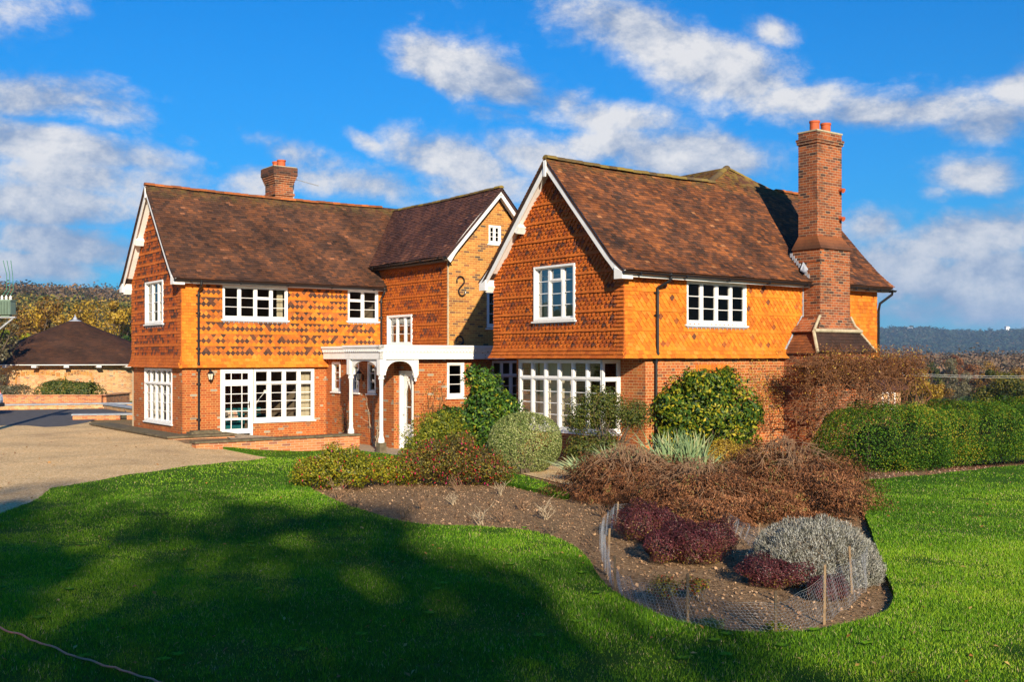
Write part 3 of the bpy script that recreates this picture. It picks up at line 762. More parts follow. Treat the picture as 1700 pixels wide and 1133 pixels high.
mb.poly([(6.13, 0, 2.64), (6.13, -1.10, 2.64), (6.96, -.64, 3.72), (6.96, 0, 3.72)])
mb.build('tiled_weathering', [M['ROOF']], ch)
mb = MB()
fS1 = rp((0, -1.14, 2.70), (1, 0, 0), Vector((0, .34, .60)).normalized())
tiles(mb, fS1, [(6.15, 0), (8.90, 0), (8.55, .69), (6.42, .69)], roofrow(0, .35, 1.), 0, .69, jit=.006)
mb.poly([(6.13, -1.13, 2.68), (8.9, -1.13, 2.68), (8.55, -.78, 3.28), (6.42, -.78, 3.28)])
mb.poly([(8.9, -1.13, 2.68), (8.9, 0, 2.68), (8.55, 0, 3.28), (8.55, -.78, 3.28)])
mb.build('dark_tiled_skirt', [M['ROOFL']], ch)
mb = MB()
mb.tube([(6.40, -.86, 3.31), (8.58, -.86, 3.31)], .055, 8); mb.tube([(6.40, -.85, 3.31), (6.66, -.72, 3.47), (6.95, -.63, 3.74)], .04, 7); mb.tube([(8.58, -.85, 3.31), (8.49, -.71, 3.47), (8.385, -.63, 3.74)], .035, 7)
mb.tube([(6.42, -.82, 3.29), (6.16, -1.15, 2.70)], .05, 7); mb.tube([(8.56, -.82, 3.29), (8.9, -1.15, 2.70)], .035, 7)
mb.box(7.08, -.44, 9.078, 8.27, .26, 9.12)
mb.build_each('cement_fillet', [M['CEMENT']], ch)
mb = MB()
for i in range(6):
    t = i / 6; mb.hexa([(6.16 + .8*t, -.0, 2.7 + 1.03*t), (6.22 + .8*t, -.0, 2.7 + 1.03*t), (6.36 + .8*t, -.0, 2.9 + 1.03*t), (6.30 + .8*t, -.0, 2.9 + 1.03*t), (6.08 + .8*t, -.04, 2.7 + 1.03*t), (6.18 + .8*t, -.04, 2.7 + 1.03*t), (6.31 + .8*t, -.04, 2.9 + 1.03*t), (6.21 + .8*t, -.04, 2.9 + 1.03*t)])
mb.box(6.945, -.05, 3.72, 6.975, -.015, 4.56)
mb.prism([(6.75, -.28, 4.96), (6.96, -.20, 5.06), (6.97, -.02, 5.30), (6.80, -.05, 5.06)], (0, -.02, .03))
for i in range(9):
    y = -.25 + i * .075; mb.box(6.955, y, 4.78 + (y + .3) * RSL, 6.978, y + .08, 4.78 + (y + .3) * RSL + .12)
mb.build('flashing', [M['lead']], ch)
for (x, y, r) in ((7.38, -.12, .14), (7.90, -.12, .14)):
    q = MB(); q.lathe((x, y, 9.10), [(r * 1.0, 0), (r * .98, .26), (r * 1.1, .28), (r * 1.1, .33), (r * .88, .33), (r * .84, .1)], 20, capt=True)
    q.build('chimney_pot', [M['POT']], ch, smooth=False)
mb = MB()
for z in (7.45, 6.62): mb.tube([(8.15, -.42, z), (8.15, -.50, z), (8.15, -.56, z - .03)], [.05, .055, .075], 10)
mb.build_each('flue_vent', [M['POT']], ch)
# ================================================================== LEFT WING
LX0, LY0, LY1 = -6.25, 14.04, 19.1
LZB = 2.22
SL, WL = mapS(LY0), mapW(LX0)
flL = wall_flare(LZB, .12, .42)
LSL = (8.40 - 5.01) / 2.83; lc, ls = math.cos(math.atan(LSL)), math.sin(math.atan(LSL)); VL = 2.83 / lc
def rowL(uq, W=False):
    def fn(k, u, i):
        x = rt.random() * .45
        if k < 4: return 'plain', (.62 if rt.random() < .012 else x)
        q = (k - 4) % 4; band = (k - 4) // 4
        edge = u < uq[0] + .55 or u > uq[1] - .28
        if W: edge = u < uq[0] + .3 or u > uq[1] - .3
        if q == 3: return 'plain', x * .8
        if edge: return 'plain', x if not (edge and W and rt.random() < .1) else .8
        n = nz(u * 1.5 + band * 2.3, k * .7, 1.6, 3.)
        if W:
            x = (.78 + rt.random() * .22) if rt.random() < (.5, .25, .4)[q] + .3 * n else .42 + rt.random() * .25
        elif q == 0: x = (.86 + rt.random() * .14) if rt.random() < .74 + .5 * n else .46 + rt.random() * .3
        elif q == 1: x = .40 + rt.random() * .24 if rt.random() < .7 else (rt.random() * .35 if rt.random() < .7 else .85)
        else: x = (.84 + rt.random() * .16) if rt.random() < .45 + .5 * n else .46 + rt.random() * .25
        return 'point', x
    return fn
w1 = (-4.89, -2.59, 3.82, 4.93); w2 = (-.29, .93, 3.86, 4.97)
wa = (15.72, 17.53, 3.70, 5.15); wb = (15.02, 17.79, .36, 2.18)
dw = (-4.95, -3.83, -.08, 2.15); gw = (-3.80, -1.58, .40, 2.15)
mb = MB()
tiles(mb, SL, lambda v: rect(LX0 - .022 - flL(0, v + .03), LZB - .01, -1.1 if v < 2.9 else 1.13, 5.0), rowL((LX0, 1.15)), LZB, 4.97, holes=[hole(*w1), hole(*w2)], bend=flL, tb=.022)
o = mb.build('tile_hanging', [M['ORANGE']], HP); o['label'] = 'orange tile hanging banded with dark diamond tiles'
mb = MB()
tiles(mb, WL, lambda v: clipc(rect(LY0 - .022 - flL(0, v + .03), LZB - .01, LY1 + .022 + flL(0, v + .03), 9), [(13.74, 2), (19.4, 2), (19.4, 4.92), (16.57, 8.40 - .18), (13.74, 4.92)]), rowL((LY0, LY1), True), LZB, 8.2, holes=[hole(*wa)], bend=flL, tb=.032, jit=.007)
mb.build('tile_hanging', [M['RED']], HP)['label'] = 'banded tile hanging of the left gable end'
mb = MB()
sheet(mb, mapS(LY0 + .012), rect(LX0 + .012, LZB + .02, 1.15, 5.2), [hole(*w1), hole(*w2)], .10)
sheet(mb, mapW(LX0 + .012), [(LY0 + .012, LZB + .02), (LY1, LZB + .02), (LY1, 5.15), (16.57, 8.2), (LY0 + .012, 5.15)], [hole(*wa)], .10)
sheet(mb, mapS(LY1), rect(LX0, 0, 5.0, 5.15))
mb.quad((LX0 - .1, LY0 - .1, LZB + .012), (5, LY0 - .1, LZB + .012), (5, LY1 + .1, LZB + .012), (LX0 - .1, LY1 + .1, LZB + .012))
mb.build('upper_wall', [M['INNER']], HP)
mb = MB()
BL = LY0 + .04; BLW = LX0 + .04
sheet(mb, mapS(BL), rect(BLW, -.6, -1.1, LZB + .01), [(dw[0] + .02, -.1, dw[1], 2.13), (gw[0], gw[2] + .02, gw[1] - .02, 2.13)])
sheet(mb, mapW(BLW), rect(BL, -.6, LY1 - .04, LZB + .01), [hole(*wb)])
sheet(mb, mapS(LY1 - .04), rect(BLW, -.6, 5, LZB))
mb.build('brick_wall', [M['BRICKL']], HP)
w = window(SL, *w1, 4, 3, vent=(2,), label='four-light upper window of the left wing'); lead_apron(SL, w1[0], w1[1], w1[2] - .05, w)
w = window(SL, *w2, 2, 3, vent=(0,), label='two-light upper window beside the corner downpipe'); lead_apron(SL, w2[0], w2[1], w2[2] - .05, w)
w = window(WL, *wa, 3, 4, outd=.055, label='upper window in the left gable end'); lead_apron(WL, wa[0], wa[1], wa[2] - .05, w)
window(mapW(BLW), *wb, 5, 4, top=.42, outd=.03, label='wide ground-floor window in the left gable end')
window(mapS(BL), *gw, 4, 4, top=.36, outd=.03, mull=.10, frame=.07, label='wide four-light window beside the glazed door')
# glazed door
fD = mapS(BL); door = MB()
def bar(mbb, f, a, b, c, d, d0, d1): mbb.hexa([f(a, b, d0), f(c, b, d0), f(c, d, d0), f(a, d, d0), f(a, b, d1), f(c, b, d1), f(c, d, d1), f(a, d, d1)])
a, b, z0, z1 = dw
bar(door, fD, a, z0, a + .09, z1, -.08, .03); bar(door, fD, b - .07, z0, b, z1, -.08, .03); bar(door, fD, a + .09, z1 - .07, b - .07, z1, -.08, .028)
bar(door, fD, a + .09, 1.66, b - .07, 1.76, -.08, .02)
ia, ib = a + .09, b - .07
for zz0, zz1, rows in ((1.76, 2.08, 1), (.02, 1.66, 5)):
    bar(door, fD, ia, zz0, ia + .075, zz1, -.06, .0); bar(door, fD, ib - .075, zz0, ib, zz1, -.06, .0)
    bar(door, fD, ia + .075, zz1 - .05, ib - .075, zz1, -.06, -.002)
    bar(door, fD, ia + .075, zz0, ib - .075, zz0 + (.05 if rows == 1 else .16), -.06, -.002)
    for q in (.27, .73):
        uu = ia + .075 + (ib - ia - .15) * q; bar(door, fD, uu - .011, zz0 + .05, uu + .011, zz1 - .05, -.05, -.012)
for zz in (.51, .77, 1.04, 1.34): bar(door, fD, ia + .075, zz - (.035 if zz < .6 else .011), ib - .075, zz + (.035 if zz < .6 else .011), -.05, -.008)
do = door.build('glazed_door', [M['white']], HP)
gl = MB(); gl.quad(fD(ia, .05, -.03), fD(ib, .05, -.03), fD(ib, 2.08, -.03), fD(ia, 2.08, -.03)); gl.build('pane', [M['GLASS']], do)
hd = MB(); bar(hd, fD, ib - .055, .86, ib - .02, 1.08, 0, .012); hd.tube([fD(ib - .037, 1.0, .012), fD(ib - .037, 1.0, .05), fD(ib - .14, 1.0, .052)], .010, 6); hd.build('handle', [M['black']], do)
# roof of the left wing
roof = MB()
fLS = rp((0, 13.74, 5.01), (1, 0, 0), (0, lc, ls)); fLN = rp((0, 19.40, 5.01), (-1, 0, 0), (0, -lc, ls))
sagL = lambda u: -.05 * math.sin(math.pi * min(max((u + 6.6) / 9.5, 0), 1)) + .012 * math.sin(u * 1.9)
bL = lambda u, v: bellR(v) + sagL(u) * min(1, v / 2) + .007 * nz(u, v, 1.9, 1.5)
tiles(roof, fLS, lambda v: rect(-6.62, 0, 1.16 if v < .95 else 4.2, VL), roofrow(0, 1, 5.), -.02, VL, bend=bL, tb=.017, jit=.009)
tiles(roof, fLN, rect(-4.2, 0, 6.62, VL), roofrow(0, 1, 4.), -.02, VL, w=.5, bend=lambda u, v: bellR(v), sides=False)
rL = roof.build('roof', [M['ROOFL']], HP); rL['label'] = 'dark weathered tile roof of the left wing'
sl = MB(); n = 8
for i in range(n):
    a, b = VL * i / n, VL * (i + 1) / n
    for (ua, ub) in ((-6.60, -2.0), (-2.0, 1.13 if i < 2 else 4.2)):
        A = [fLS(ua, a, bL(ua, a) - .035), fLS(ub, a, bL(ub, a) - .035), fLS(ub, b, bL(ub, b) - .035), fLS(ua, b, bL(ua, b) - .035)]
        B = [fLS(ua, a, bL(ua, a) - .10), fLS(ub, a, bL(ub, a) - .10), fLS(ub, b, bL(ub, b) - .10), fLS(ua, b, bL(ua, b) - .10)]
        sl.poly(A, .4); sl.poly(list(reversed(B)), .2)
        if ua < -6: sl.quad(A[0], B[0], B[3], A[3], .3)
        if i == 0: sl.quad(A[0], A[1], B[1], B[0], .2)
slab(sl, fLN, rect(-4.2, 0, 6.60, VL - .02)); sl.build('roof_deck', [M['ROOFL']], rL)
ridge('ridge_tiles', 'RIDGE', (-6.62, 16.57, 8.43), (2.5, 16.57, 8.41), rL, r=.09, sag=.05, seed=9)
gmL = lambda u, z, d: (LX0 - .33 - d, u, z)
barge(gmL, (13.74, 5.01), (16.57, 8.40), 1, depth=.33, blocks=()); barge(gmL, (19.40, 5.01), (16.57, 8.40), -1, depth=.33, blocks=(.02, .50))
mb = MB(); mb.prism([(LX0 - .368, 16.51, 8.34), (LX0 - .368, 16.63, 8.34), (LX0 - .368, 16.61, 7.95), (LX0 - .368, 16.53, 7.95)], (.03, 0, 0))
for yy, sg in ((13.74, 1), (19.40, -1)):
    mb.prism([(LX0 - .36, yy, 4.88), (LX0 - .36, yy + sg * .30, 4.88), (LX0 - .36, yy + sg * .30, 5.18), (LX0 - .36, yy, 5.04)], (.36, 0, 0))
mb.build_each('boxed_eaves', [M['white']], HP)
eaves(SL, LX0, 1.13, 4.93, 5.06, .27); gutter(SL, LX0 - .36, 1.14, 5.03, .345)
downpipe(SL, -5.72, 4.99, -.05, .345, .085, kink=(LZB + .05, .03, .03))
downpipe(SL, 1.02, 4.99, 2.95, .345, .10)
# ridge chimney
chl = empty('chimney_stack', (0, 0, 0)); chl.parent = HP
mb = MB(); cx0, cx1, cy0, cy1 = -1.83, -1.13, 16.70, 17.60
mb.box(cx0, cy0, 7.9, cx1, cy1, 8.95); mb.box(cx0 - .05, cy0 - .05, 8.52, cx1 + .05, cy1 + .05, 8.60)
for i in range(4): e = .025 * (i + 1); mb.box(cx0 - e, cy0 - e, 8.951 + i * .075, cx1 + e, cy1 + e, 8.951 + (i + 1) * .075 - .001)
mb.build('brick_shaft', [M['BRICKC']], chl)
mb = MB(); mb.box(cx0 - .125, cy0 - .125, 9.252, cx1 + .125, cy1 + .125, 9.55); mb.build('sooty_cap', [M['BRICKS']], chl)
mb = MB(); mb.box(cx0 - .10, cy0 - .10, 9.548, cx1 + .10, cy1 + .10, 9.58); mb.build('cement_cap', [M['CEMENT']], chl)
for (x, y) in ((-1.48, 16.95), (-1.48, 17.38)):
    q = MB(); q.lathe((x, y, 9.57), [(.15, 0), (.145, .22), (.165, .24), (.165, .28), (.13, .28), (.12, .1)], 18); q.build('chimney_pot', [M['POT']], chl)
mb = MB()   # television aerial
bx, by = -.92, 17.1
mb.tube([(bx, by, 8.35), (bx, by, 9.35)], .016, 6); mb.tube([(bx - .05, by, 9.25), (bx + .95, by - .15, 9.05)], .012, 5)
for i in range(11): t = .1 + i * .085; mb.tube([(bx - .05 + t, by - .15 * t - .10, 9.25 - .2 * t), (bx - .05 + t, by - .15 * t + .10, 9.25 - .2 * t)], .006, 4)
for s in (-1, 1): mb.tube([(bx, by + .0, 9.2), (bx + .02, by + .0, 9.2 + s * .2)], .008, 4); mb.hexa([(bx - .06, by - .12, 9.2 + s*.04), (bx - .04, by - .12, 9.2 + s*.04), (bx - .04, by + .12, 9.2 + s*.04), (bx - .06, by + .12, 9.2 + s*.04), (bx - .06, by - .12, 9.2 + s*.17), (bx - .04, by - .12, 9.2 + s*.17), (bx - .04, by + .12, 9.2 + s*.17), (bx - .06, by + .12, 9.2 + s*.17)])
mb.build('aerial', [M['GALV']], HP)

# ================================================================== MIDDLE WING
MX0, MX1, MY0 = 1.15, 4.95, 9.73
SM, WM = mapS(MY0), mapW(MX0)
MSL = (8.32 - 5.86) / 2.25; mc, ms = math.cos(math.atan(MSL)), math.sin(math.atan(MSL)); VM = 2.25 / mc
wm = (11.96, 13.65, 2.99, 4.05); wat = (2.77, 3.28, 6.42, 7.05); wsh = (2.69, 3.45, 3.55, 4.85)
mb = MB()
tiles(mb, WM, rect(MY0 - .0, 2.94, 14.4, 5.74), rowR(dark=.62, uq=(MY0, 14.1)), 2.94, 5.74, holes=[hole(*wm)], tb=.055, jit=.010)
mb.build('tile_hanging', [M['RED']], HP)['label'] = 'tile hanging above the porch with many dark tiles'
mb = MB()
sheet(mb, mapW(MX0 + .012), rect(MY0 + .02, 2.3, 14.5, 5.95), [hole(*wm)], .10); sheet(mb, mapW(MX1), rect(MY0 + .02, 0, LY1, 5.95))
mb.quad((-1.0, 8.5, 2.60), (5, 8.5, 2.60), (5, 14.04, 2.60), (-1.0, 14.04, 2.60))
mb.build('upper_wall', [M['INNER']], HP)
mb = MB()
sheet(mb, SM, [(MX0 - .03, 2.5), (MX1, 2.5), (MX1, 5.85), (3.05, 8.12), (MX0 - .03, 5.98)], [hole(*wat), hole(*wsh)])
mb.build('brick_wall', [M['BRICKY']], HP)['label'] = 'yellow-brown brick gable of the middle wing'
mb = MB(); mb.box(MX0 - .045, MY0 - .012, 2.96, MX0 + .0, MY0 + .03, 5.80); mb.build('cement_fillet', [M['CEMENT']], HP)
w = window(WM, *wm, 3, 3, outd=.072, label='three-light window just above the porch roof')
window(SM, *wat, 2, 3, outd=.012, frame=.05, mull=.03, label='tiny attic window in the brick gable')
window(SM, *wsh, 2, 3, outd=.0, frame=.09, label='shaded window behind the verge of the right gable')
mb = MB()
def hook(cx, cz, h, flip=1):
    pts = []
    for i in range(9): t = R(200 - i * 215 / 8); pts.append((cx + .15 * math.cos(t) + .0, MY0 - .04, cz + h * .27 + .16 * math.sin(t)))
    for i in range(9): t = R(145 + i * 215 / 8); pts.append((cx + .14 * math.cos(t) + .06, MY0 - .04, cz - h * .27 + .15 * math.sin(t)))
    return pts
mb.tube(hook(1.60, 4.92, .62), .026, 8); a_ = mb.build('wall_anchor', [M['black']], HP); a_['label'] = 'upper S-shaped iron anchor on the brick gable'
mb = MB(); mb.tube(hook(1.56, 2.93, .62), .032, 8); mb.build('wall_anchor', [M['black']], HP)['label'] = 'lower S-shaped iron anchor half sunk behind the porch roof'
roof = MB()
fML = rp((.8, 0, 5.86), (0, -1, 0), (mc, 0, ms)); fMR = rp((5.3, 0, 5.86), (0, 1, 0), (-mc, 0, ms))
bM = lambda u, v: .010 * nz(u, v, 1.7, .8) - .03 * math.sin(math.pi * min(max((-u - 9.4) / 6, 0), 1)) * min(1, v / 2)
tiles(roof, fML, [(-16.5, VM), (-14.42, 0), (-9.36, 0), (-9.36, VM)][::1], roofrow(0, 1, 2.), -.02, VM, bend=bM, tb=.024, jit=.012)
tiles(roof, fMR, rect(9.36, 0, 17, VM), roofrow(0, 1, 2.), -.02, VM, w=.5, sides=False)
slab(roof, fML, [(-16.5, VM - .01), (-14.42, 0), (-9.38, 0), (-9.38, VM - .01)], -.03, -.10); slab(roof, fMR, rect(9.38, 0, 17, VM - .02))
rM = roof.build('roof', [M['ROOFM']], HP); rM['label'] = 'brown tile roof of the short middle wing'
ridge('ridge_tiles', 'RIDGEM', (3.05, 9.36, 8.33), (3.05, 16.6, 8.31), rM, r=.085, sag=.03, seed=2)
gmM = lambda u, z, d: (u, MY0 - .33 - d, z)
barge(gmM, (.8, 5.86), (3.05, 8.32), 1, wd=.22, bell=0, depth=.33, blocks=()); barge(gmM, (5.3, 5.86), (3.05, 8.32), -1, wd=.22, bell=0, depth=.33, blocks=())
gutter(mapW(.8), 9.38, 14.4, 5.84, .04); 
mb = MB(); mb.box(.82, 9.42, 5.72, 1.15, 14.4, 5.745); mb.build('soffit', [M['BARK']], HP)

# ================================================================== PORCH AND ENTRANCE
FZ0, FZ1 = 2.50, 2.93
mb = MB()
EX = -1.1
sheet(mb, mapW(EX), rect(9.45, -.6, LY0 + .04, 2.52), [(10.60, 1.40, 11.09, 2.38), (11.72, 1.40, 12.17, 2.38), (13.05, 1.40, 13.61, 2.38)])
sheet(mb, mapS(8.6), rect(-.86, -.6, 5.0, 2.52), [hole(.34, .99, 1.28, 2.40), hole(2.1, 3.3, .95, 2.44)])
sheet(mb, mapW(-.86), rect(8.6, -.6, 9.45, 2.52), [(8.66, -.34, 9.44, 2.13)])
sheet(mb, mapS(9.45), rect(EX, -.6, -.86, 2.52))
sheet(mb, mapW(5.0), rect(5.5, -.6, 8.6, 2.52))
mb.build('brick_wall', [M['BRICKL']], HP)['label'] = 'low brick wall of the entrance block'
for (u0, u1, lb) in ((10.58, 11.11, 'narrow entrance window nearest the corner column'), (11.70, 12.19, 'narrow entrance window partly behind the far column'), (13.03, 13.63, 'narrow entrance window beside the left wing')):
    window(mapW(EX), u0, u1, 1.38, 2.40, 1, 3, outd=.02, frame=.06, label=lb)
window(mapS(8.6), .34, .99, 1.28, 2.40, 1, 3, outd=.02, frame=.07, label='tall narrow window beside the porch')
fp = MB()
def fascia_run(f, u0, u1, d=0.):
    for (za, zb, dd) in ((FZ0, 2.70, .0), (2.70, 2.735, .02), (2.80, 2.86, .06), (2.86, FZ1, .09)):
        bar(fp, f, u0 - dd, za, u1 + 0, zb - .001, -.10, dd)
    bar(fp, f, u0, 2.734, u1, 2.801, -.10, .03)
    n = int((u1 - u0) / .12)
    for i in range(n): u = u0 + (i + .25) * (u1 - u0) / n; bar(fp, f, u, 2.74, u + .06, 2.80, .029, .058)
CXp, CYp = -2.25, 8.30
fascia_run(mapS(CYp), CXp, 2.4); 
fw = lambda u, v, d: (CXp - d, u, v)
fascia_run(fw, CYp + .0, 10.55)
fascia_run(lambda u, v, d: (-1.30 - d, u, v), 10.56, 13.92)
fp.box(CXp + .05, CYp + .05, 2.72, 2.4, 10.5, 2.90); fp.box(-1.25, 8.4, 2.722, 1.15, 14.0, 2.902); fp.box(CXp + .02, 10.46, FZ0, -1.2, 10.55, 2.9)
pc = fp.build('porch_canopy', [M['white']], HP)
mb = MB(); mb.quad((CXp + .08, CYp + .08, 2.56), (-.86, CYp + .08, 2.56), (-.86, 10.45, 2.56), (CXp + .08, 10.45, 2.56))
mb.build('canopy_ceiling', [M['TWIG']], pc)
def arch(f, u0, u1, zt, zs, parent, pend=None, rad=None):
    """spandrels of a flat pointed arch between u0 and u1"""
    mb = MB(); n = 14; c = (u0 + u1) / 2; hw = (u1 - u0) / 2
    pts = []
    for i in range(n + 1):
        t = -1 + 2 * i / n
        pts.append((c + hw * t, zs + (zt - .06 - zs) * (1 - abs(t) ** 2.6) ** .62))
    for i in range(n):
        (a, za), (b_, zb) = pts[i], pts[i + 1]
        mb.hexa([f(a, za, -.05), f(b_, zb, -.05), f(b_, zt, -.05), f(a, zt, -.05), f(a, za, .0), f(b_, zb, .0), f(b_, zt, .0), f(a, zt, .0)])
    return mb.build('arch', [M['white']], parent)
fa = mapS(CYp + .07); arch(fa, -2.02, -1.02, FZ0, 2.05, pc)
arch(lambda u, v, d: (CXp + .07 - d, u, v), CYp + .22, 10.22, FZ0, 2.05, pc)
mb = MB(); bar(mb, fa, -1.02, 2.0, -.86, FZ0, -.10, .01); mb.lathe((-.94, CYp + .11, 1.80), [(.01, 0), (.045, .03), (.03, .08), (.065, .14), (.075, .20)], 14); mb.build('pendant', [M['white']], pc)
for (x, y, zb, lb) in ((-2.14, 8.42, -.02, 'corner column of the porch on a stone block'), (-2.14, 10.33, .15, 'porch column standing on the end of the low wall')):
    mb = MB()
    mb.lathe((x, y, zb), [(.10, 0), (.10, .10), (.075, .16), (.062, .24), (.070, .30), (.058, .36), (.056, 1.60 - zb * .4), (.066, 1.86 - zb), (.095, 1.90 - zb), (.095, 1.93 - zb), (.075, 1.96 - zb), (.10, 2.02 - zb)], 18)
    mb.box(x - .10, y - .10, 2.02, x + .10, y + .10, FZ0)
    o = mb.build('column', [M['white']], HP); o['label'] = lb
mb = MB(); mb.hexa([(-2.27, 8.29, -.5), (-2.01, 8.29, -.5), (-2.01, 8.55, -.5), (-2.27, 8.55, -.5), (-2.25, 8.31, -.02), (-2.03, 8.31, -.02), (-2.03, 8.53, -.02), (-2.25, 8.53, -.02)]); mb.build('stone_block', [M['STONE']], HP)
# front door in its recess
fF = mapW(-.80); mb = MB()
D0, D1 = 8.66, 9.44
bar(mb, mapW(-.86), D0, -.34, D0 + .06, 2.13, -.10, .03); bar(mb, mapW(-.86), D1 - .07, -.34, D1, 2.13, -.10, .06); bar(mb, mapW(-.86), D0 + .06, 2.06, D1 - .07, 2.13, -.10, .028)
La, Lb = D0 + .065, D1 - .075
bar(mb, fF, La, -.30, La + .13, 2.05, -.04, 0); bar(mb, fF, Lb - .13, -.30, Lb, 2.05, -.04, 0); bar(mb, fF, La + .13, -.30, Lb - .13, .45, -.04, -.001); bar(mb, fF, La + .13, 1.95, Lb - .13, 2.05, -.04, -.001)
bar(mb, fF, La + .13, .98, Lb - .13, 1.01, -.03, -.005)
lc_, lh_ = (La + Lb) / 2, (Lb - La) / 2 - .13
for s in (-1, 1):
    mb.tube([fF(lc_ + s * lh_ * (1 - 1.6 * t), 1.35 + .56 * math.sin(t * math.pi / 2), -.008) for t in [q / 8 for q in range(9)]], .013, 5)
    for t in [q / 6 for q in range(6)]:
        t2 = t + 1 / 6; bar(mb, fF, min(lc_ + s * lh_, lc_ + s * lh_ * (1 - t ** 2 * .9)), 1.5 + .45 * t, max(lc_ + s * lh_, lc_ + s * lh_ * (1 - t ** 2 * .9)), 1.5 + .45 * t2, -.04, -.002)
fd = mb.build('front_door', [M['white']], HP)
gl = MB(); gl.quad(fF(La + .1, .45, -.02), fF(Lb - .1, .45, -.02), fF(Lb - .1, 1.96, -.02), fF(La + .1, 1.96, -.02)); gl.build('pane', [M['GLASS']], fd)
mb = MB(); mb.tube([fF(Lb - .06, .75, 0), fF(Lb - .06, .75, .05)], .025, 10); mb.build('handle', [M['GALV']], fd)
mb = MB()
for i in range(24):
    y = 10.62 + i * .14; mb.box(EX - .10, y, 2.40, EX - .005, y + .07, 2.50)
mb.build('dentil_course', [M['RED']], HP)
# wall lanterns
def lantern(f, u, z, lb):
    mb = MB(); c = f(u, z, .16)
    mb.lathe((c[0], c[1], c[2]), [(.02, -.26), (.03, -.22), (.055, -.20), (.06, -.19)], 6)
    mb.lathe((c[0], c[1], c[2]), [(.12, .0), (.10, .03), (.05, .08), (.02, .11), (.012, .14)], 6)
    for j in range(6):
        t = 2 * math.pi * j / 6; mb.tube([(c[0] + .062 * math.cos(t), c[1] + .062 * math.sin(t), c[2] - .19), (c[0] + .105 * math.cos(t), c[1] + .105 * math.sin(t), c[2])], .007, 4)
    mb.tube([f(u, z + .12, .16), f(u, z + .20, .12), f(u, z + .10, .02)], .010, 6); mb.tube([f(u, z - .02, .02), f(u, z - .24, .02)], .022, 8)
    o = mb.build('wall_lantern', [M['black']], HP); o['label'] = lb
    q = MB(); q.lathe((c[0], c[1], c[2]), [(.055, -.185), (.098, -.005)], 6, capb=False, capt=False); q.build('lantern_glass', [M['CURT']], o)
lantern(mapS(BL), -5.33, 2.02, 'black lantern on the left wing wall'); lantern(mapW(EX), 11.42, 2.02, 'black lantern between the entrance windows')
# floors and inner walls so rooms read as rooms
mb = MB()
mb.box(-6.1, 14.2, -.12, 5, 19, -.06); mb.box(.9, .2, -.12, 10.4, 5.4, -.06); mb.box(-1.0, 8.7, -.4, 4.9, 14.0, -.33)
mb.box(.15, .15, 2.60, 10.4, 5.4, 2.66); mb.box(-6.1, 14.2, 2.30, 5, 19, 2.36)
mb.build('floor', [M['FLOORIN']], HP)
mb = MB()
mb.box(-1.6, 14.2, -.05, -1.5, 19, 2.3); mb.box(-6.1, 17.9, 2.36, 1.1, 17.95, 5.1); mb.box(1.1, 14.3, 2.4, 1.13, 19, 5.1)
mb.box(5.2, .2, -.05, 5.3, 5.4, 2.6); mb.box(5.2, .2, 2.7, 5.3, 5.4, 4.7); mb.box(.2, 3.9, 2.7, 5.2, 3.95, 4.8); mb.box(.2, .2, 4.80, 10.4, 5.3, 4.83); mb.box(-6.1, 14.2, 5.18, 4.9, 19, 5.21)
mb.box(3.0, 9.9, 3, 3.05, 14, 6); mb.box(.4, 8.65, -.33, .45, 10.0, 2.5)
mb.build('partition', [M['INNER']], HP)
# ================================================================== GROUND
def far_h(phi, r):
    """terrain height: level round the house, a wooded hill to the left, a wide valley and ridge to the right"""
    d = math.degrees(phi)
    wr = sst(-3, 9, d) if abs(d) < 100 else 0
    left = 39 * sst(180, 780, r) + 6 * sst(760, 1500, r)
    left -= 3.0 * sst(70, 130, r) * (1 - sst(130, 260, r))
    right = -6 * sst(36, 110, r) - 1.5 * sst(110, 1000, r) + (60 + 9 * math.sin(phi * 16 + 1) + 9 * math.sin(phi * 41)) * sst(2050, 2900, r)
    return left * (1 - wr) + right * wr
def ground_h(X, Y):
    r = math.hypot(X, Y); phi = math.atan2(X, Y)
    return gz(X, Y) + far_h(phi, r)
radii = [0.0, 3, 6, 9, 12] + list(np.arange(14, 46, 1.0)) + [48, 52, 56, 60, 66, 72, 80, 90, 100, 115, 130, 150, 175, 200, 240, 280, 330, 390, 450, 520, 600, 680, 760, 850, 950, 1100, 1300, 1500, 1750, 2000, 2150, 2300, 2450, 2600, 2750, 2900, 3100, 3500, 4500]
NA = 360
me = bpy.data.meshes.new('ground')
vs = []
for r in radii:
    for j in range(NA):
        ph = 2 * math.pi * j / NA - math.pi; X, Y = r * math.sin(ph), r * math.cos(ph)
        vs.append((X, Y, ground_h(X, Y) - .012))
fs = []
for i in range(len(radii) - 1):
    for j in range(NA):
        k = (j + 1) % NA
        if i == 0: fs.append((0, NA + j, NA + k))
        else: fs.append((i * NA + j, (i + 1) * NA + j, (i + 1) * NA + k, i * NA + k))
me.from_pydata(vs, [], fs); me.update()
def soil_nodes(gg, p):
    n = gg.noise(p, 55, 6, .75); n2 = gg.noise(p, 1.3, 5, .6); n3 = gg.noise(p, 16, 5, .7)
    c = gg.ramp(n, [(.28, (.09, .052, .026)), (.42, (.28, .17, .085)), (.56, (.46, .30, .16)), (.75, (.60, .45, .28))])
    c = gg.mix(gg.rng(n3, .42, .6), c, gg.mix(1.0, c, (.55, .5, .45), 'MULTIPLY'))
    c = gg.mix(gg.rng(n2, .35, .7, 0, .35), c, (.16, .11, .06))
    return c, n
m, gg, b, o_ = newmat('ground_material')
p = gg.node('ShaderNodeTexCoord').outputs['Object']
sc_, nn = soil_nodes(gg, p)
ln = gg.node('ShaderNodeVectorMath', operation='LENGTH'); gg.put(ln.inputs[0], p)
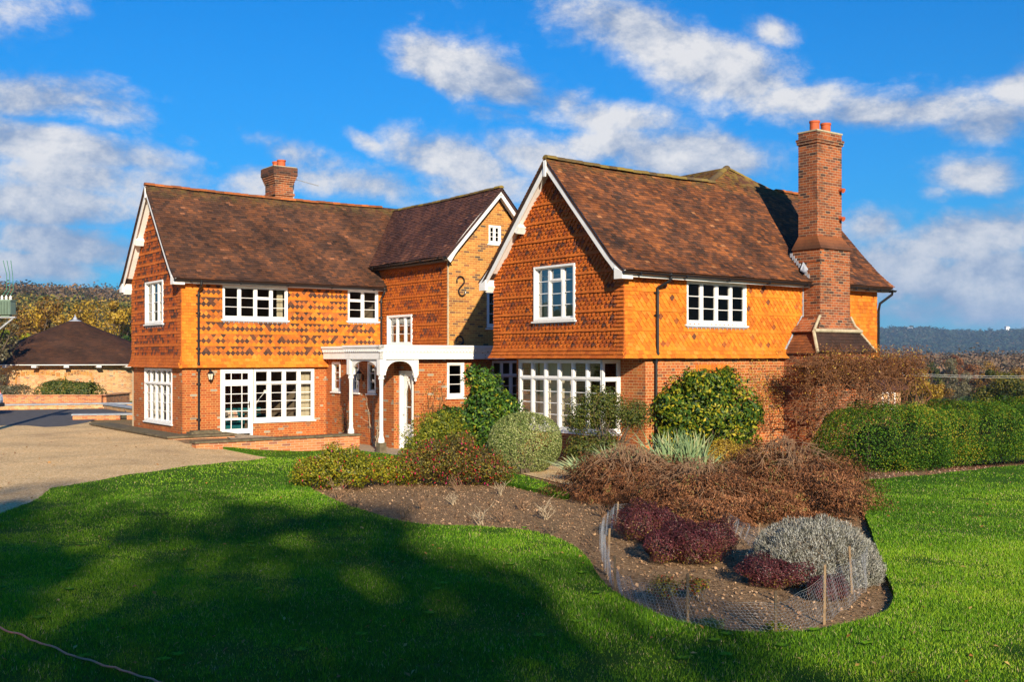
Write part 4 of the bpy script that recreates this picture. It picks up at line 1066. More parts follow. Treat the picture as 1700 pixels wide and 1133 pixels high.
nf = gg.noise(p, .006, 4, .6); nf2 = gg.noise(p, .05, 4, .6)
field = gg.ramp(nf, [(.35, (.055, .10, .018)), (.5, (.10, .13, .03)), (.6, (.20, .16, .07)), (.7, (.07, .12, .025))])
field = gg.mix(1.0, field, gg.ramp(nf2, [(.3, (.7,) * 3), (.7, (1.2,) * 3)]), 'MULTIPLY')
gg.put(b.inputs['Base Color'], gg.mix(gg.rng(ln.outputs['Value'], 42, 58), sc_, field)); b.inputs['Roughness'].default_value = .95; b.inputs['Specular IOR Level'].default_value = .1
setbump(gg, b, nn, .9, .03)
me.materials.append(m)
o = bpy.data.objects.new('ground', me); COL.objects.link(o); tag(o, kind='structure')

def W_(l):
    return [at(*q[1:]) if q[0] == 'p' else q[1:] for q in l]
BED = [('p',1440,797),('p',1425,815),('p',1432,850),('p',1450,900),('p',1465,950),('p',1482,985),('p',1485,1005),('p',1470,1025),('p',1420,1045),('p',1350,1058),('p',1260,1064),('p',1180,1058),('p',1110,1042),('p',1060,1018),('p',1020,992),('p',993,965),('p',980,940),('p',960,915),('p',925,897),('p',870,884),('p',800,881),('p',720,881),('p',660,872),('p',620,858),('p',570,842),('p',530,825),('p',505,808),('p',498,790),('p',510,775),('p',560,768),('p',640,772),('p',700,780),('p',820,802),('p',880,815),('p',940,832)]
TOPE = [('p',950,822),('p',900,803),('p',850,790),('p',760,775),('p',700,766),('p',650,757),('p',600,751),('p',588,747),('p',480,745),('p',345,742),('p',334,741),('p',380,748),('p',450,763),('p',425,767),('p',330,777),('p',250,789),('p',200,796),('p',110,812),('p',85,815),('p',60,833),('p',0,860),('p',-150,905),('w',-16,8),('w',-17,-9),('w',22,-9),('w',24,10),('w',17.5,27),('p',1700,777),('p',1620,784),('p',1560,790)]
def smooth_poly(pts, it=2):
    for _ in range(it):
        out = []
        n = len(pts)
        for i in range(n):
            a, c = pts[i], pts[(i + 1) % n]
            out += [(a[0] * .75 + c[0] * .25, a[1] * .75 + c[1] * .25), (a[0] * .25 + c[0] * .75, a[1] * .25 + c[1] * .75)]
        pts = out
    return pts
def seg(pts, step):
    out = []
    for i in range(len(pts)):
        a, c = pts[i], pts[(i + 1) % len(pts)]; d = math.dist(a, c); n = max(1, int(d / step))
        for j in range(n): out.append((a[0] + (c[0] - a[0]) * j / n, a[1] + (c[1] - a[1]) * j / n))
    return out
def inside(px, py, poly):
    """vectorised point in polygon"""
    px = np.asarray(px); py = np.asarray(py); r = np.zeros(px.shape, bool); n = len(poly)
    for i in range(n):
        x0, y0 = poly[i]; x1, y1 = poly[(i + 1) % n]
        if y0 == y1: continue
        c = ((y0 > py) != (y1 > py)) & (px < (x1 - x0) * (py - y0) / (y1 - y0) + x0)
        r ^= c
    return r
def flat_sheet(name, outline, mat, hfn, step=.6, skirt=0., jag=0.):
    ol = seg(outline, .12 if jag else .5)
    if jag:
        ol = [(x + (random.random() - .5) * jag, y + (random.random() - .5) * jag) for x, y in ol]
    xs = [q[0] for q in ol]; ys = [q[1] for q in ol]
    gx, gy = np.meshgrid(np.arange(min(xs), max(xs), step), np.arange(min(ys), max(ys), step)); gx = gx.ravel(); gy = gy.ravel()
    k = inside(gx, gy, ol); pts = ol + list(zip(gx[k].tolist(), gy[k].tolist()))
    n = len(ol)
    vs, es, fs, *_ = delaunay_2d_cdt([Vector(q) for q in pts], [], [list(range(n))], 1, 1e-5)
    V = [(v.x, v.y, hfn(v.x, v.y)) for v in vs]; F = [tuple(f) for f in fs]
    if skirt:
        cnt = {}
        for f in F:
            for i in range(len(f)):
                e = (f[i], f[(i + 1) % len(f)]); key = tuple(sorted(e)); cnt.setdefault(key, []).append(e)
        low = {}
        for key, l in cnt.items():
            if len(l) == 1:
                a, c = l[0]
                for q in (a, c):
                    if q not in low: low[q] = len(V); V.append((V[q][0], V[q][1], V[q][2] - skirt))
                F.append((c, a, low[a], low[c]))
    me = bpy.data.meshes.new(name); me.from_pydata(V, [], F); me.materials.append(mat); me.update()
    o = bpy.data.objects.new(name, me); COL.objects.link(o); return o
bed_w = W_(BED); top_w = W_(TOPE)
lawn_poly = smooth_poly(bed_w + top_w[:12], 1)[:-1] + top_w[12:]
def lawn_z(X, Y): return gz(X, Y) + .055 + .018 * math.sin(X * .9) * math.sin(Y * .7 + 1) + .008 * math.sin(X * 3.1 + Y * 2.3)
def bare(x, y):
    """worn patches where the turf is thin"""
    v = np.sin(x * 1.9 + 1.3 * np.sin(y * 1.1)) * np.sin(y * 2.3 + 1.1 * np.sin(x * .9 + 2)) + .5 * np.sin(x * 5.1 + y * 3.3) * np.sin(y * 6.1 - x * 2.2)
    return v
m, gg, b, o_ = newmat('lawn_turf')
p = gg.node('ShaderNodeTexCoord').outputs['Object']
n1_ = gg.noise(p, 90, 5, .75); n2_ = gg.noise(p, .8, 5, .6); n3_ = gg.noise(p, 3.1, 6, .65)
c = gg.ramp(n1_, [(.25, (.012, .035, .003)), (.5, (.045, .125, .004)), (.7, (.11, .23, .008)), (.85, (.22, .29, .03))])
c = gg.mix(1.0, c, gg.ramp(n2_, [(.3, (.72, .8, .7)), (.7, (1.25, 1.15, 1.1))]), 'MULTIPLY')
c = gg.mix(gg.m('MULTIPLY', gg.rng(n3_, .56, .68, 0, .8), gg.rng(n2_, .48, .6)), c, gg.ramp(n1_, [(.3, (.07, .055, .02)), (.6, (.20, .16, .07)), (.8, (.36, .30, .17))]))
gg.put(b.inputs['Base Color'], c); b.inputs['Roughness'].default_value = .85; b.inputs['Specular IOR Level'].default_value = .1
setbump(gg, b, n1_, 1.0, .03); M['LAWN'] = m
tag(flat_sheet('lawn', lawn_poly, m, lawn_z, .55, .12, .03), kind='structure')
m, gg, b, o_ = newmat('gravel')
p = gg.node('ShaderNodeTexCoord').outputs['Object']
vor = gg.node('ShaderNodeTexVoronoi'); gg.put(vor.inputs['Vector'], p); vor.inputs['Scale'].default_value = 46
n2_ = gg.noise(p, .5, 5, .6); n4_ = gg.noise(p, 9, 5, .7)
sp = gg.node('ShaderNodeSeparateColor'); gg.put(sp.inputs[0], vor.outputs['Color'])
c = gg.ramp(sp.outputs[0], [(0, (.40, .23, .09)), (.4, (.74, .49, .225)), (.75, (.84, .59, .30)), (1, (.90, .74, .48))])
c = gg.mix(1.0, c, gg.ramp(n2_, [(.3, (.70, .69, .70)), (.5, (.92, .92, .92)), (.7, (1.06, 1.04, 1.0))]), 'MULTIPLY')
c = gg.mix(1.0, c, gg.ramp(n4_, [(.3, (.82,) * 3), (.7, (1.1,) * 3)]), 'MULTIPLY')
gg.put(b.inputs['Base Color'], c); b.inputs['Roughness'].default_value = .9; b.inputs['Specular IOR Level'].default_value = .15
setbump(gg, b, gg.m('ADD', gg.m('MULTIPLY', vor.outputs['Distance'], -1), n4_), .8, .012); M['GRAVEL'] = m
drive = [(-40, 2), (-14, 2), (-6.2, 20.5), (-5.0, 24.8), (-4.2, 28), (-6.5, 30.5), (-9.6, 31.2), (-10.4, 32.7), (-15.6, 39.6), (-17.9, 44.6), (-24, 60), (-44, 62)]
tag(flat_sheet('gravel_drive', drive, M['GRAVEL'], lambda X, Y: gz(X, Y) + .012, 1.5), kind='structure')
m = plain('tarmac', (.095, .088, .085), .85, .25, 4, .2, bump=.4)
tar = W_([('p',-60,712),('p',30,706),('p',90,712),('p',160,700),('p',150,694),('p',240,686),('p',240,676),('p',-60,676)])
tag(flat_sheet('tarmac_drive', smooth_poly(tar, 1), m, lambda X, Y: gz(X, Y) + .017, 1.2), kind='structure')
pv = plain('paving', (.34, .27, .19), .85, .25, 3, .2, bump=.4)
def hl(a, b_): q = H @ Vector((a, b_, 0)); return (q.x, q.y)
tag(flat_sheet('porch_path', [hl(-3.6, 7.4), hl(-.8, 7.6), hl(1.0, 7.8), hl(1.0, 9.3), hl(-1.1, 9.3), hl(-1.1, 14.0), hl(-5, 14.0), hl(-5.5, 10.35), hl(-2.2, 10.3)], pv, lambda X, Y: gz(X, Y) + .02, 1.0), kind='structure')
path2 = W_([('p',800,785),('p',860,786),('p',940,806),('p',955,818),('p',1000,790),('p',990,770),('p',900,768),('p',800,770)])
tag(flat_sheet('garden_path', path2, M['GRAVEL'], lambda X, Y: gz(X, Y) + .008, 1.0), kind='structure')

# ------------------------------------------------------------------ low garden walls
def garden_wall(label, pts, zt, zb, w, coping='STONE', brick='BRICKW', ct=.055, over=.05, name='low_wall'):
    root = empty(name, (pts[0][0], pts[0][1], zb), 0, label, 'garden wall')
    O = Vector((pts[0][0], pts[0][1], zb))
    mb = MB(); cp = MB(); rr = random.Random(len(label))
    for i in range(len(pts) - 1):
        a, c = Vector((*pts[i], 0)), Vector((*pts[i + 1], 0)); d = (c - a).normalized(); s = Vector((-d.y, d.x, 0)) * (w / 2); L = (c - a).length
        A = a - O + Vector((0, 0, zb)); 
        def bx(mbb, t0, t1, half, z0, z1, n=0):
            q = [a + d * t0 - s * half, a + d * t1 - s * half, a + d * t1 + s * half, a + d * t0 + s * half]
            k = len(mbb.v)
            mbb.hexa([(p_.x - O.x, p_.y - O.y, z0 - zb) for p_ in q] + [(p_.x - O.x, p_.y - O.y, z1 - zb) for p_ in q], n)
        bx(mb, 0 if i == 0 else w / 2, L, 1, zb - .4, zt - ct - .001)
        t = -over
        while t < L + over - .01:
            l = min(.55 + rr.random() * .35, L + over - t)
            dz = (rr.random() - .5) * .012
            bx(cp, t + .004, t + l - .004, 1 + 2 * over / w + (rr.random() - .5) * .04, zt - ct + dz * .3, zt + dz); t += l
    mb.build('brickwork', [M[brick]], root)
    # brick courses need wall-aligned texture: world box projection is close enough for these low walls
    cp.build('coping', [M[coping]], root)
    return root
def fixuv(root):
    return root
garden_wall('brick retaining wall with mossy stone coping running to the porch', [hl(-7.25, 10.2), hl(-2.0, 10.2)], .15, -.42, .34)
mbx = empty('terrace', (H @ Vector((-7.0, 13.1, 0))), HROT, 'raised stone-flagged terrace with brick edge before the glazed door', 'terrace')
mb = MB(); mb.box(0, 0, -.3, 2.15, .92, .045); mb.box(0, .921, -.3, .72, 8.5, .045); mb.build('brick_edge', [M['BRICKW']], mbx)
mb = MB(); rr = random.Random(5)
x = -.06
while x < 2.15:
    l = min(.5 + rr.random() * .3, 2.22 - x); mb.box(x + .004, -.07, .046, x + l - .004, .40, .105 + (rr.random() - .5) * .008); mb.box(x + .004, .404, .046, x + l - .004, .93, .103); x += l
y = .934
while y < 8.4:
    l = min(.5 + rr.random() * .35, 8.5 - y); mb.box(-.07, y + .004, .046, .36, y + l - .004, .105 + (rr.random() - .5) * .008); mb.box(.364, y + .004, .046, .70, y + l - .004, .100); y += l
mb.box(.9, .45, .106, 1.9, .92, .16); mb.box(1.0, .5, .161, 1.8, .91, .20)
mb.build('flagstones', [M['STONE']], mbx)
garden_wall('brick planter wall below the roundhouse hedge', [(-26.6, 55.0), (-21.25, 55.0), (-21.25, 58.5)], .62, .0, .3, coping='BRICKW', brick='BRICKP' if 0 else 'BRICKW')
garden_wall('low wall with pale slab coping at the far side of the tarmac', [(-25.2, 51.2), (-19.6, 53.2), (-17.6, 53.6)], .28, .0, .6, coping='SLATE', brick='BRICKP')
garden_wall('slab-topped wall crossing behind the left gable', [(-20.0, 52.6), (-16.6, 47.8)], .26, .0, .5, coping='SLATE', brick='BRICKP')
garden_wall('slab-topped brick wall nearest the left gable', [(-17.95, 43.4), (-16.2, 43.9), (-12.9, 44.6)], .24, -.1, .55, coping='SLATE', brick='BRICKW')

# ------------------------------------------------------------------ roundhouse
rh = empty('roundhouse', (-27.2, 66, 0), 0, 'low round brick building with a conical brown tiled roof left of the house', 'outbuilding')
mb = MB(); NS = 48; RR = 5.9
def cyl(t, r, z): return (r * math.sin(t), -r * math.cos(t), z)
for i in range(NS):
    t0, t1 = 2 * math.pi * i / NS, 2 * math.pi * (i + 1) / NS
    mb.quad(cyl(t0, RR, -.5), cyl(t1, RR, -.5), cyl(t1, RR, 2.25), cyl(t0, RR, 2.25))
o = mb.build('brick_wall', [M['BRICKP']], rh)
me = o.data; uvl = me.uv_layers[0]
for pl in me.polygons:
    for li, vi in zip(pl.loop_indices, pl.vertices):
        v = me.vertices[vi].co; th = math.atan2(v.x, -v.y)
        if pl.index == NS // 2 - 1 or pl.index == NS // 2: th = abs(th) if pl.index < NS / 2 else -abs(th)
        uvl.data[li].uv = (th * RR, v.z)
mb = MB()
for tc_, w_ in ((-.42, .75), (.05, 1.25), (.42, .75), (-.9, .6)):
    n = 9
    for j in range(n):
        q = -1 + 2 * (j + .5) / n; th = tc_ + q * w_ / RR; zt_ = 1.42 + .16 * (1 - q * q)
        for k_ in range(1):
            a0, a1 = th - .8 * w_ / RR / n, th + .8 * w_ / RR / n
            mb.hexa([cyl(a0, RR + .0, zt_), cyl(a1, RR + .0, zt_), cyl(a1, RR - .05, zt_), cyl(a0, RR - .05, zt_), cyl(a0, RR + .035, zt_ + .24), cyl(a1, RR + .035, zt_ + .24), cyl(a1, RR - .05, zt_ + .24), cyl(a0, RR - .05, zt_ + .24)], .1)
    if tc_ != -.9:
        for q in (-1.0, 1.0):
            th = tc_ + q * w_ / RR; d_ = .06 / RR
            mb.hexa([cyl(th - d_, RR + .03, 0), cyl(th + d_, RR + .03, 0), cyl(th + d_, RR - .05, 0), cyl(th - d_, RR - .05, 0), cyl(th - d_, RR + .03, 1.45), cyl(th + d_, RR + .03, 1.45), cyl(th + d_, RR - .05, 1.45), cyl(th - d_, RR - .05, 1.45)], .1)
mb.build('blind_arches', [M['BRICKY']], rh)['kind'] = 'stuff'
mb = MB()
th = -.80 + .0
mb.hexa([cyl(th - .06, RR + .02, .7), cyl(th + .06, RR + .02, .7), cyl(th + .06, RR - .05, .7), cyl(th - .06, RR - .05, .7), cyl(th - .06, RR + .02, 1.38), cyl(th + .06, RR + .02, 1.38), cyl(th + .06, RR - .05, 1.38), cyl(th - .06, RR - .05, 1.38)])
mb.build('window', [M['white']], rh)
mb = MB()
Rr = 6.55; pz = 4.95; ez = 2.14; Ls = math.hypot(Rr, pz - ez)
rows_ = int(Ls / .11)
for k_ in range(rows_):
    s0, s1 = k_ / rows_, (k_ + 1) / rows_
    r0, r1 = Rr * (1 - s0), Rr * (1 - s1); z0_, z1_ = ez + (pz - ez) * s0, ez + (pz - ez) * s1
    n = max(8, int(2 * math.pi * r0 / .2)) ; n = min(n, 200)
    for j in range(n):
        t0 = 2 * math.pi * (j + .5 * (k_ % 2)) / n; t1 = t0 + 2 * math.pi / n
        mb.quad(cyl(t0, r0 + .012, z0_ + .024), cyl(t1, r0 + .012, z0_ + .024), cyl(t1, r1, z1_ + .003), cyl(t0, r1, z1_ + .003), roofrow(.1, 1., 2.)(k_, t0 * 3, j)[1])
        mb.quad(cyl(t0, r0, z0_), cyl(t1, r0, z0_), cyl(t1, r0 + .012, z0_ + .024), cyl(t0, r0 + .012, z0_ + .024), .1)
mb.build('conical_roof', [M['ROOFL']], rh)
mb = MB(); mb.lathe((0, 0, 0), [(Rr - .02, ez - .03), (Rr + .02, ez - .03), (Rr + .02, ez + .01), (Rr - .05, ez + .01)], NS); 
for i in range(NS // 2): t = 2 * math.pi * i / (NS // 2) + .06; mb.hexa([cyl(t - .02, Rr - .5, ez - .16), cyl(t + .02, Rr - .5, ez - .16), cyl(t + .02, Rr + .05, ez - .16), cyl(t - .02, Rr + .05, ez - .16), cyl(t - .02, Rr - .5, ez - .07), cyl(t + .02, Rr - .5, ez - .07), cyl(t + .02, Rr + .05, ez - .07), cyl(t - .02, Rr + .05, ez - .07)])
mb.build('rafter_feet', [M['white']], rh)
mb = MB(); mb.lathe((0, 0, pz - .14), [(.42, -.06), (.34, .04), (.14, .10), (.11, .2), (.04, .30), (.02, .42)], 16); mb.build('lead_finial', [M['lead']], rh)
# ================================================================== VEGETATION
LM = {}
M['DTWIG'] = plain('dark_inner_twigs', (.022, .026, .012), .95, .3, 20, .05)  # near-black green: the shade inside the hedges, painted onto a core
M['BARKB'] = plain('brown_stem', (.20, .12, .07), .85, .3, 20, .15)
def LMat(k, stops, **kw): LM[k] = leaf_mat('leaf_' + k, stops, **kw)
LMat('grass', [(0, (.018, .070, .003)), (.3, (.075, .20, .004)), (.6, (.17, .36, .006)), (.9, (.34, .50, .02)), (.96, (.40, .50, .04)), (1, (.52, .43, .20))], trans=.3, rough=.6)
LMat('fuchsia', [(0, (.04, .07, .012)), (.3, (.16, .19, .015)), (.65, (.38, .36, .018)), (.92, (.42, .36, .02)), (1, (.26, .10, .03))])
LMat('flower', [(0, (.55, .01, .05)), (.6, (.70, .015, .035)), (1, (.60, .04, .25))])
LMat('yellowgreen', [(0, (.05, .09, .012)), (.4, (.15, .19, .015)), (.8, (.30, .30, .02)), (1, (.45, .40, .03))])
LMat('camellia', [(0, (.010, .030, .008)), (.4, (.032, .095, .012)), (.72, (.09, .18, .015)), (.92, (.22, .28, .02)), (1, (.55, .40, .02))], rough=.5, spec=.3, trans=.2)
LMat('topiary', [(0, (.06, .10, .03)), (.3, (.16, .22, .05)), (.65, (.36, .41, .13)), (1, (.60, .60, .30))], rough=.7)
LMat('fuchsia2', [(0, (.04, .05, .015)), (.35, (.13, .11, .03)), (.65, (.26, .20, .03)), (.85, (.34, .30, .03)), (.93, (.30, .07, .03)), (1, (.40, .05, .04))])
LMat('olive', [(0, (.025, .05, .012)), (.4, (.08, .11, .018)), (.75, (.16, .18, .03)), (1, (.24, .16, .04))])
LMat('magnolia', [(0, (.012, .032, .006)), (.3, (.035, .10, .010)), (.6, (.12, .18, .012)), (.85, (.34, .34, .02)), (1, (.60, .45, .03))], rough=.5, spec=.3)
LMat('tangle', [(0, (.07, .025, .010)), (.5, (.17, .065, .020)), (.85, (.28, .11, .03)), (.95, (.38, .20, .04)), (1, (.48, .34, .04))], trans=.2)
LMat('acer', [(0, (.035, .018, .008)), (.3, (.13, .05, .020)), (.7, (.28, .11, .042)), (.92, (.42, .20, .09)), (1, (.20, .19, .05))], trans=.25, rough=.7)
LMat('lavender', [(0, (.12, .12, .08)), (.4, (.27, .26, .22)), (.8, (.44, .45, .41)), (1, (.26, .20, .14))], trans=.1, rough=.9)
LMat('hebe', [(0, (.022, .011, .010)), (.4, (.075, .020, .024)), (.72, (.16, .036, .042)), (.82, (.13, .06, .02)), (.92, (.16, .12, .02)), (1, (.30, .20, .03))], trans=.15)
LMat('redyellow', [(0, (.08, .07, .015)), (.4, (.22, .20, .03)), (.65, (.42, .36, .04)), (.8, (.40, .04, .02)), (1, (.30, .02, .02))])
LMat('iris', [(0, (.10, .17, .08)), (.5, (.20, .30, .14)), (.85, (.32, .38, .18)), (1, (.45, .40, .20))], trans=.25)
LMat('gold', [(0, (.22, .14, .02)), (.5, (.42, .28, .03)), (1, (.55, .40, .06))])
LMat('hedge', [(0, (.008, .030, .004)), (.35, (.032, .110, .008)), (.7, (.095, .21, .012)), (.93, (.26, .32, .02)), (1, (.40, .30, .03))], rough=.65, spec=.2)
LMat('fallen', [(0, (.30, .10, .02)), (.5, (.42, .22, .05)), (1, (.50, .36, .12))], trans=.1)
LMat('oak', [(0, (.030, .040, .008)), (.4, (.075, .085, .012)), (.75, (.16, .13, .016)), (1, (.26, .16, .02))])
LMat('golden', [(0, (.16, .09, .015)), (.4, (.36, .22, .02)), (.75, (.52, .34, .03)), (1, (.58, .42, .06))])
LMat('darkoak', [(0, (.018, .028, .006)), (.4, (.05, .065, .010)), (.75, (.12, .125, .014)), (1, (.22, .17, .02))])
LMat('autumn', [(0, (.09, .045, .012)), (.4, (.20, .10, .018)), (.75, (.34, .19, .025)), (1, (.42, .28, .04))])
LMat('russet', [(0, (.10, .035, .014)), (.5, (.22, .08, .022)), (1, (.34, .15, .035))])
LMat('greyish', [(0, (.08, .075, .045)), (.5, (.15, .14, .08)), (1, (.24, .20, .11))])
LMat('darkgreen', [(0, (.010, .025, .008)), (.5, (.025, .06, .012)), (1, (.07, .11, .02))])

def leaf_arrays(P, N, L, Wd, rnd, droop=None, r=rng):
    """folded diamond leaf at each point P, facing N, length L, width Wd"""
    n = len(P)
    if droop is None:
        t = r.normal(size=(n, 3))
    else: t = droop + r.normal(size=(n, 3)) * .35
    N = N / np.maximum(np.linalg.norm(N, axis=1, keepdims=True), 1e-6)
    t = t - (t * N).sum(1, keepdims=True) * N
    t /= np.maximum(np.linalg.norm(t, axis=1, keepdims=True), 1e-6)
    s = np.cross(N, t)
    L = np.broadcast_to(L, (n,))[:, None]; Wd = np.broadcast_to(Wd, (n,))[:, None]
    v = np.stack([P - t * L * .5, P + s * Wd * .5 + N * Wd * .18 - t * L * .06, P + t * L * .5 - N * L * .10, P - s * Wd * .5 + N * Wd * .18 - t * L * .06], 1)
    return v.reshape(-1, 3), rnd
def quads_obj(name, V, rnd, mat, parent=None, loc=(0, 0, 0), k=4):
    V = np.ascontiguousarray(V, dtype=np.float32); nv = len(V); nf = nv // k
    me = bpy.data.meshes.new(name)
    me.vertices.add(nv); me.vertices.foreach_set('co', V.ravel())
    me.loops.add(nv); me.loops.foreach_set('vertex_index', np.arange(nv, dtype=np.int32))
    me.polygons.add(nf); me.polygons.foreach_set('loop_start', np.arange(0, nv, k, dtype=np.int32))
    try: me.polygons.foreach_set('loop_total', np.full(nf, k, dtype=np.int32))
    except Exception: pass
    a = me.attributes.new('rnd', 'FLOAT', 'FACE'); a.data.foreach_set('value', np.ascontiguousarray(rnd, dtype=np.float32))
    me.materials.append(mat); me.update(calc_edges=True)
    o = bpy.data.objects.new(name, me); COL.objects.link(o); o.location = loc
    if parent is not None: o.parent = parent
    return o
def lump(D, seed, k=1.):
    r = np.random.default_rng(seed); out = np.zeros(len(D))
    for _ in range(7):
        w = r.normal(size=3) * 3.2 * k; out += np.sin(D @ w + r.random() * 6.3)
    return out / 7
def blob_points(blobs, n, seed, shell=.28, rough=.16, zmin=None, freq=1.):
    """points and outward normals through the outer part of a set of ellipsoids"""
    r = np.random.default_rng(seed)
    vol = np.array([(b[3] * b[4] + b[4] * b[5] + b[3] * b[5]) for b in blobs]); vol = vol / vol.sum()
    Ps, Ns, Ds = [], [], []
    for bi, b in enumerate(blobs):
        m_ = int(n * vol[bi]); D = r.normal(size=(m_, 3)); D /= np.linalg.norm(D, axis=1, keepdims=True)
        if zmin is not None: D[:, 2] = np.where(D[:, 2] < zmin, -D[:, 2], D[:, 2])
        l = lump(D, seed + bi, freq); rad = (1 + rough * l * 2) * (1 - shell * r.random(m_) ** 1.8)
        C = np.array(b[:3]); A = np.array(b[3:6])
        Ps.append(C + D * A * rad[:, None]); Ns.append(D / A + r.normal(size=(m_, 3)) * .55 / A.mean()); Ds.append(rad)
    P = np.concatenate(Ps); N = np.concatenate(Ns)
    k = P[:, 2] > .01
    return P[k], N[k]
def stems(base, tips, r0=.02, seed=0, mat='BARK', parent=None, wig=.08, name='stems', sub=2, r1=.004, arch=0.):
    mb = MB(); rr = random.Random(seed)
    for t in tips:
        b = Vector(base if not isinstance(base, list) else rr.choice(base)); t = Vector(t); L = (t - b).length; n = 6
        pts = []
        for i in range(n + 1):
            s = i / n; q = b.lerp(t, s); a = wig * L * math.sin(s * math.pi)
            pts.append(q + Vector(((rr.random() - .5) * a, (rr.random() - .5) * a, (rr.random() - .5) * a + arch * L * math.sin(s * math.pi))))
        mb.tube(pts, [r0 * (1 - i / n) + r1 for i in range(n + 1)], 5)
        for _ in range(sub):
            i = rr.randint(2, n - 1); p0 = pts[i]; d = Vector((rr.random() - .5, rr.random() - .5, rr.random() * .6)).normalized() * L * (.18 + rr.random() * .2)
            mb.tube([p0, p0 + d * .5 + Vector((0, 0, (rr.random() - .5) * .1 * L)), p0 + d], [r0 * .4 + r1 * .5, r0 * .25 + r1 * .5, r1 * .6], 4)
    return mb.build(name, [M[mat]], parent)
def shrub(name, label, cat, X, Y, blobs, n, L, Wd, mat, seed, group=None, lowtone=0., stem=None, shell=.35, rough=.16, zmin=None, extra=None, z=None, rpow=1., droop=None, freq=1., stemmat='BARK', stemr=.016, nst=14):
    z0 = ground_h(X, Y) if z is None else z
    root = empty(name, (X, Y, z0), 0, label, cat, group)
    r = np.random.default_rng(seed)
    P, N = blob_points(blobs, n, seed, shell, rough, zmin, freq)
    m_ = len(P); sz = .7 + .6 * r.random(m_)
    cl = (lump(P * 1.3, seed + 77, 2.0) * .55)
    rnd = np.clip(r.random(m_) ** rpow * .95 + cl * .35, 0, 1)
    if lowtone: rnd = np.clip(rnd * .68 + lowtone * np.clip(1 - P[:, 2] / max(b[2] + b[5] for b in blobs), 0, 1) * (.4 + .9 * r.random(m_)), 0, 1)
    dr = None if droop is None else np.array(droop)[None, :]
    V, q = leaf_arrays(P, N, L * sz, Wd * sz, rnd, dr, r)
    quads_obj('foliage', V, q, LM[mat], root)
    rr = random.Random(seed)
    tips = []
    for _ in range(nst):
        b = rr.choice(blobs); th = rr.random() * 6.28; el_ = .2 + rr.random() * 1.2
        tips.append((b[0] + b[3] * .85 * math.cos(th) * math.cos(el_), b[1] + b[4] * .85 * math.sin(th) * math.cos(el_), max(.05, b[2] + b[5] * .85 * math.sin(el_))))
    stems([(0.04 * i - .08, .03 * (i % 3) - .03, -.02) for i in range(5)], tips, stemr, seed, stemmat, root)
    if extra:
        for (nm, k, Lx, Wx, mt) in extra:
            idx = r.choice(len(P), k); Q = P[idx] + N[idx] / np.linalg.norm(N[idx], axis=1, keepdims=True) * .03
            V, q = leaf_arrays(Q, r.normal(size=(k, 3)), Lx, Wx, r.random(k), np.array([[0, 0, -1.]]), r)
            quads_obj(nm, V, q, LM[mt], root)['kind'] = 'stuff'
    return root
def PX(x, y): return at(x, y)
def tx_(x, Y): return (x - 850) / 1760 * Y, Y
# fuchsias at the near corner of the house bed
X, Y = PX(560, 812)
shrub('fuchsia_bush', 'low yellow-green bush with pink flowers at the left end of the long bed', 'bush', X, Y, [(-.30,.1,.34,.50,.5,.36),(.28,0,.34,.55,.5,.34),(-.12,.1,.62,.26,.3,.28),(.25,.1,.60,.28,.3,.22),(-.6,0,.3,.3,.3,.25)], 14000, .046, .022, 'fuchsia', 21, shell=.6, rough=.30, group= 'flowering bushes in the long bed', extra=[('flowers', 300, .05, .026, 'flower')], stemmat='BARKP', stemr=.02)
X, Y = PX(645, 806)
shrub('fuchsia_bush', 'small flowering bush between the two larger flowering bushes', 'bush', X, Y, [(-.1,.1,.28,.42,.4,.30),(.25,0,.30,.35,.35,.28)], 6000, .044, .021, 'fuchsia', 22, shell=.6, rough=.30, group= 'flowering bushes in the long bed', extra=[('flowers', 160, .05, .026, 'flower')])
X, Y = PX(745, 806)
shrub('fuchsia_bush', 'wide flowering bush with many red flowers in the middle of the long bed', 'bush', X, Y, [(-.60,.1,.38,.55,.55,.38),(.05,.0,.46,.60,.6,.42),(.68,0,.34,.48,.5,.34),(.2,.1,.78,.35,.4,.28),(-.35,.1,.7,.30,.3,.24),(.95,0,.25,.35,.4,.25)], 21000, .044, .021, 'fuchsia2', 23, shell=.6, rough=.30, group= 'flowering bushes in the long bed', extra=[('flowers', 900, .05, .026, 'flower')], rpow=1.25)
X, Y = tx_(722, 26.8)
shrub('spreading_bush', 'layered yellow-green bush in front of the front door', 'bush', X, Y, [(-.2,.1,.65,.62,.55,.45),(.1,.3,.95,.55,.5,.42),(.5,.1,.55,.5,.5,.5),(-.5,0,.42,.4,.4,.35)], 15000, .055, .028, 'yellowgreen', 24, shell=.75, rough=.38, freq=1.5)
X, Y = tx_(798, 28.0)
shrub('camellia', 'tall glossy dark evergreen beside the porch with a few yellow leaves', 'shrub', X, Y, [(-.35,.0,.9,.75,.6,.7),(.35,.1,1.0,.75,.6,.75),(.1,.1,1.65,.55,.5,.5),(.0,.0,2.15,.38,.35,.42),(.70,.0,1.45,.42,.4,.40),(-.75,.0,.65,.55,.5,.5),(-1.25,.0,.75,.42,.4,.40),(-.9,.1,1.25,.30,.3,.28),(.95,.0,.9,.35,.35,.45),(.35,.0,2.0,.25,.25,.35),(-.25,.0,2.35,.2,.2,.25)], 19000, .10, .048, 'camellia', 25, shell=.7, rough=.34, freq=1.6)
X, Y = tx_(872, 23.3)
shrub('clipped_dome_shrub', 'clipped round variegated dome shrub left of the bay window', 'topiary', X, Y, [(0,.6,.62,.86,.84,.72)], 26000, .034, .017, 'topiary', 26, shell=.10, rough=.04)
X, Y = tx_(1005, 25.2)
